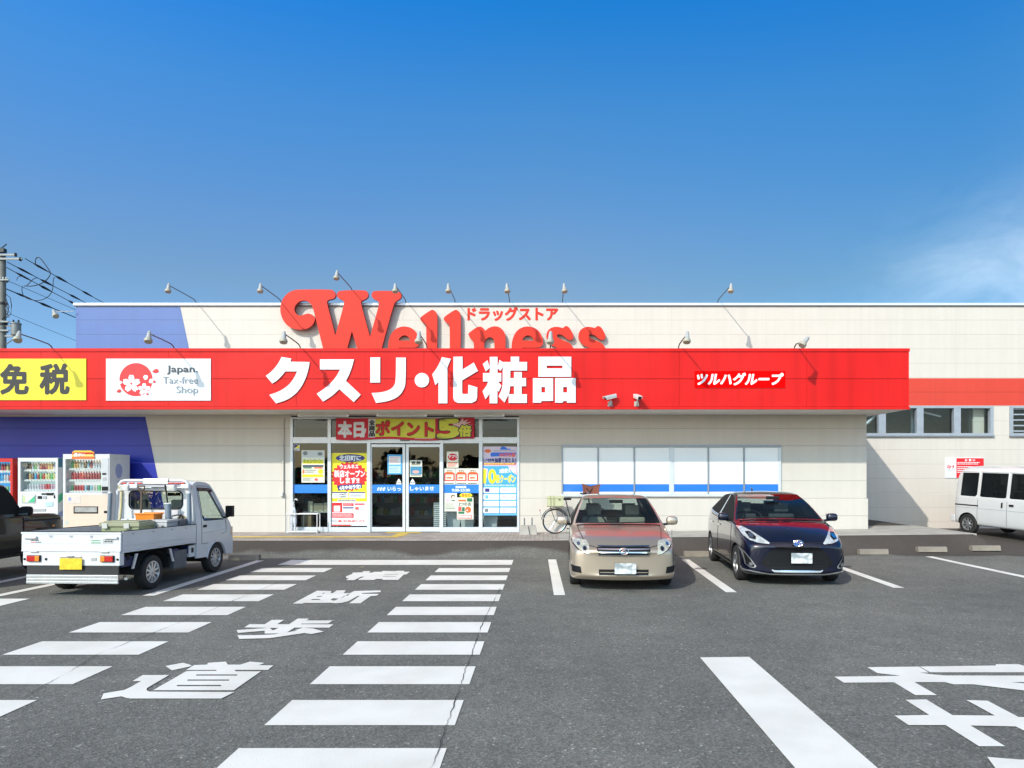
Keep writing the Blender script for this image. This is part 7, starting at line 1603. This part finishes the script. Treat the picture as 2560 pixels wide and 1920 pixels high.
b = MB(); pr = [(-.13, .07), (-.10, .10), (-.02, .09), (.06, .04), (.14, .02), (.15, 0)]; pts = [(x, y) for x, y in pr] + [(x, -y) for x, y in reversed(pr)]; b.prism([pts], lambda u, v, d: (.27 + u, v, .86 + d), 0, .055, DARK); b.tube([(.29, 0, .80), (.28, 0, .86)], .013, 8, CHR); bp_(b, 'saddle', bevel=.014)
b = MB(); M = Matrix.Translation((.42, 0, .30)) @ Matrix.Rotation(R(90), 4, 'X'); b.lathe([(.08, -.006), (.085, 0), (.08, .006)], 20, CHR, M); b.tube([(.42, -.05, .30), (.36, -.06, .14)], .009, 6, CHR); b.tube([(.42, .05, .30), (.48, .06, .46)], .009, 6, CHR); b.box(.30, .42, -.13, -.065, .125, .15, DARK); b.box(.42, .54, .065, .13, .45, .475, DARK); bp_(b, 'crank_set', smooth=35)
b = MB(); 
for y in (-.09, 0, .09): b.tube([(-.20, y, .70), (.22, y, .70)], .006, 6, BLKP)
for y in (-.09, .09): b.tube([(-.12, y, .70), (0, y * .5, .34)], .006, 6, BLKP)
b.tube([(-.20, -.09, .70), (-.20, .09, .70)], .006, 6, BLKP); bp_(b, 'rear_rack')
b = MB(); b.box(-.40, -.375, -.02, .02, .58, .62, REDL); b.tube([(-.345, 0, .45), (-.38, 0, .60)], .006, 6, CHR); bp_(b, 'reflector')
b = MB(); b.tube([(0, -.06, .32), (-.14, -.09, .12), (-.16, -.08, .02)], .007, 6, CHR); bp_(b, 'kickstand')
e = empty('crate', (.29 + .005, BY, pave_z(.3) + .708), R(2), 'cream plastic crate strapped on the rear rack of the bicycle', 'crate'); CRM = mat('crate_cream', (.50, .49, .30), .5, var=.06)
b = MB(); frus(b, .19, .13, .21, .145, 0, .235, CRM); b.box(-.215, .215, -.155, -.1455, .20, .235, CRM); o = b.build('body', bevel=.008); o.parent = e; b = MB(); b.box(-.215, .215, -.15, .15, .2355, .25, CRM); o = b.build('lid', bevel=.006); o.parent = e
b = MB(); 
for x in (-.12, -.04): b.tube([(x, -.16, .0), (x, -.16, .25), (x, .16, .255), (x, .16, 0)], .005, 6, ink(120, 130, 60))
o = b.build('strap'); o.parent = e; b = MB(); b.box(.08, .13, -.161, -.1565, .16, .18, DARK); o = b.build('handle_hole'); o.parent = e
e = empty('bag', (.29 + .92, BY - .02, pave_z(.3) + 1.02), R(2), 'brown leather bag hung on the bicycle handlebar above the saloon roof', 'bag'); LEA = mat('leather_brown', (.19, .055, .03), .6, var=.15, bump=.3, bscale=80)
b = MB(); b.prism([[(-.17, .0), (.17, .02), (.20, .17), (.21, .22), (-.02, .19), (-.20, .24), (-.19, .16)]], lambda u, v, d: (u, d, v), -.13, .10, LEA); o = b.build('pouch', bevel=.02); o.parent = e; b = MB(); b.tube([(-.14, -.14, .16), (-.05, -.16, .05), (.02, -.14, .15)], .012, 6, DARK); o = b.build('strap', smooth=40); o.parent = e

# ------------------------------------------------------------------ wheel stops, banner weights, umbrella rack
w0 = None
for px, Y, lab in ((612, 14.42, 'concrete wheel stop just beyond the nose of the white truck'), (1746, 15.05, 'concrete wheel stop peeping out beside the dark hatchback'), (2182, 15.32, 'concrete wheel stop nearest to the dark hatchback in the empty bay'), (2328, 15.45, 'middle concrete wheel stop of the empty bays on the right'), (2462, 15.5, 'rightmost concrete wheel stop, in front of the white van')):
    X = (px - CX) / F * Y
    if w0 is None:
        b = MB(); b.prism([[(-.075, 0), (.075, 0), (.055, .10), (.04, .115), (-.04, .115), (-.055, .10)]], lambda u, v, d: (d, u, v), -.32, .32, KERB); o = w0 = b.build('wheel_stop', bevel=.008)
    else: o = w0.copy(); COL.objects.link(o)
    o.location = (X, Y, gz(X, Y) + .002); o.rotation_euler = (0, 0, R(random.uniform(-1.5, 1.5))); tag(o, lab, 'wheel stop', 'concrete wheel stops')
for px, lab, dy in ((1311, 'left concrete weight with a short metal tube by the entrance', 0), (1330, 'right concrete weight with a short metal tube by the entrance', .06)):
    Y = 17.2 + dy; X = (px - CX) / F * Y; e = empty('banner_weight', (X, Y, pave_z(X)), 0, lab, 'weight', 'concrete weights by the entrance')
    b = MB(); frus(b, .13, .12, .09, .085, 0, .23, CONC, .08); o = b.build('block', bevel=.015); o.parent = e; b = MB(); b.tube([(0, 0, .08), (0, 0, .42)], .018, 8, STL); o = b.build('tube', smooth=40); o.parent = e
rk = empty('umbrella_rack', (ex(300), YW - .22, .30), 0, 'white tubular umbrella rack before the left end of the shop front', 'rack')
b = MB(); RW = mat('rack_white', (.60, .60, .58), .4, var=.05); xa, xb = ex(165) - ex(300), ex(425) - ex(300); yb_ = .11; z1 = ez(910) - .30
for y in (-yb_, yb_):
    b.tube([(xa, y, .03), (xb, y, .03)], .013, 8, RW); b.tube([(xa, y, z1), (xb, y, z1)], .014, 8, RW)
    for x in (xa, xb): b.tube([(x, y, 0), (x, y, z1)], .014, 8, RW)
for x in (xa, xb):
    for z in (.03, z1): b.tube([(x, -yb_, z), (x, yb_, z)], .012, 8, RW)
o = b.build('frame', smooth=40); o.parent = rk
b = MB(); b.box(xa + .02, xb - .02, -yb_ + .015, yb_ - .015, .045, .06, RW); o = b.build('drip_tray'); o.parent = rk
UMB = mat('vinyl_clear', (.55, .57, .60), .25, var=.1, scale=8)
for i, (dx, lean, lab) in enumerate(((xa + .10, .03, 'folded clear vinyl umbrella in the left end of the rack'), (xa + .19, -.04, 'folded pale umbrella with a curved handle, second in the rack'))):
    e = empty('umbrella', (ex(300) + dx, YW - .22, .365), 0, lab, 'umbrella', 'umbrellas in the rack'); b = MB(); b.tube([(0, 0, 0), (lean * .3, 0, .25), (lean * .6, 0, .50), (lean * .75, 0, .60)], [.012, .05, .075 - .03 * i, .02], 10, UMB); o = b.build('canopy', smooth=50); o.parent = e
    b = MB(); b.tube([(lean * .75, 0, .60), (lean, 0, .72), (lean + .03, 0, .80), (lean + .07, 0, .82), (lean + .10, 0, .78)], .010, 8, RW); o = b.build('handle', smooth=40); o.parent = e
# odds and ends just inside the glass
GBN = mat('bin_grey', (.50, .52, .52), .5, var=.05)
for x, w2, h, lab in ((ex(1555), .20, .55, 'pale grey bin inside the glass, left of the pair below the posters'), (ex(1675), .19, .42, 'lower pale grey bin inside the glass below the starburst poster'), (ex(1880), .20, .42, 'pale grey bin inside the glass of the rightmost pane')):
    e = empty('bin', (x, YW + .45, .29), 0, lab, 'bin', 'bins inside the shop'); b = MB(); frus(b, w2 * .75, .13, w2, .16, 0, h, GBN); o = b.build('body', bevel=.01); o.parent = e; b = MB(); b.box(-w2 * 1.05, w2 * 1.05, -.17, .17, h + .0005, h + .04, GBN); o = b.build('lid', bevel=.012); o.parent = e
e = empty('basket_stack', (ex(1432), YW + .5, .29), 0, 'tall stack of white shopping baskets just inside the sliding doors', 'baskets'); b = MB()
for i in range(14): frus(b, .15, .11, .20, .15, 0, .05, GBN) if False else b.box(-.17 - .002 * (i % 2), .17, -.14, .14, .02 + i * .055, .06 + i * .055, GBN)
o = b.build('baskets', bevel=.01); o.parent = e
e = empty('packing_bench', (ex(360), YW + .55, .29), 0, 'bench with tins and boxes behind the leftmost pane', 'bench'); b = MB(); b.box(-.42, .42, -.18, .18, .50, .53, RIMS); 
for x in (-.40, .40):
    for y in (-.16, .16): b.box(x - .015, x + .015, y - .015, y + .015, 0, .4995, RIMS)
o = b.build('table'); o.parent = e
for x, w2, h, cc in ((-.24, .07, .28, (.45, .42, .30)), (-.02, .14, .22, (.30, .27, .19)), (.26, .14, .24, (.34, .30, .22))):
    b = MB(); b.box(x - w2, x + w2, -.12, .12, .5305, .53 + h, mat('goods_tin_%d' % int(x * 100 + 50), cc, .35, metal=.4, var=.1)); o = b.build('tin', bevel=.02); o.parent = e
e = empty('cardboard_box', (ex(250), YW + .50, .29), 0, 'brown cardboard box under the bench behind the leftmost pane', 'box'); b = MB(); b.box(-.14, .14, -.12, .12, 0, .42, mat('cardboard', (.27, .18, .10), .8, var=.1)); o = b.build('carton', bevel=.006); o.parent = e
# a stray dry leaf on the crosswalk
x, y = G(904, 1420); b = MB(); b.add([(x - .05, y - .02, .012), (x + .02, y - .03, .02), (x + .06, y + .01, .035), (x, y + .03, .018)], [(0, 1, 2, 3)], mat('dry_leaf', (.45, .33, .16), .8)); tag(b.build('leaf', recalc=False), 'small dry leaf lying at the head of the crosswalk', 'leaf')
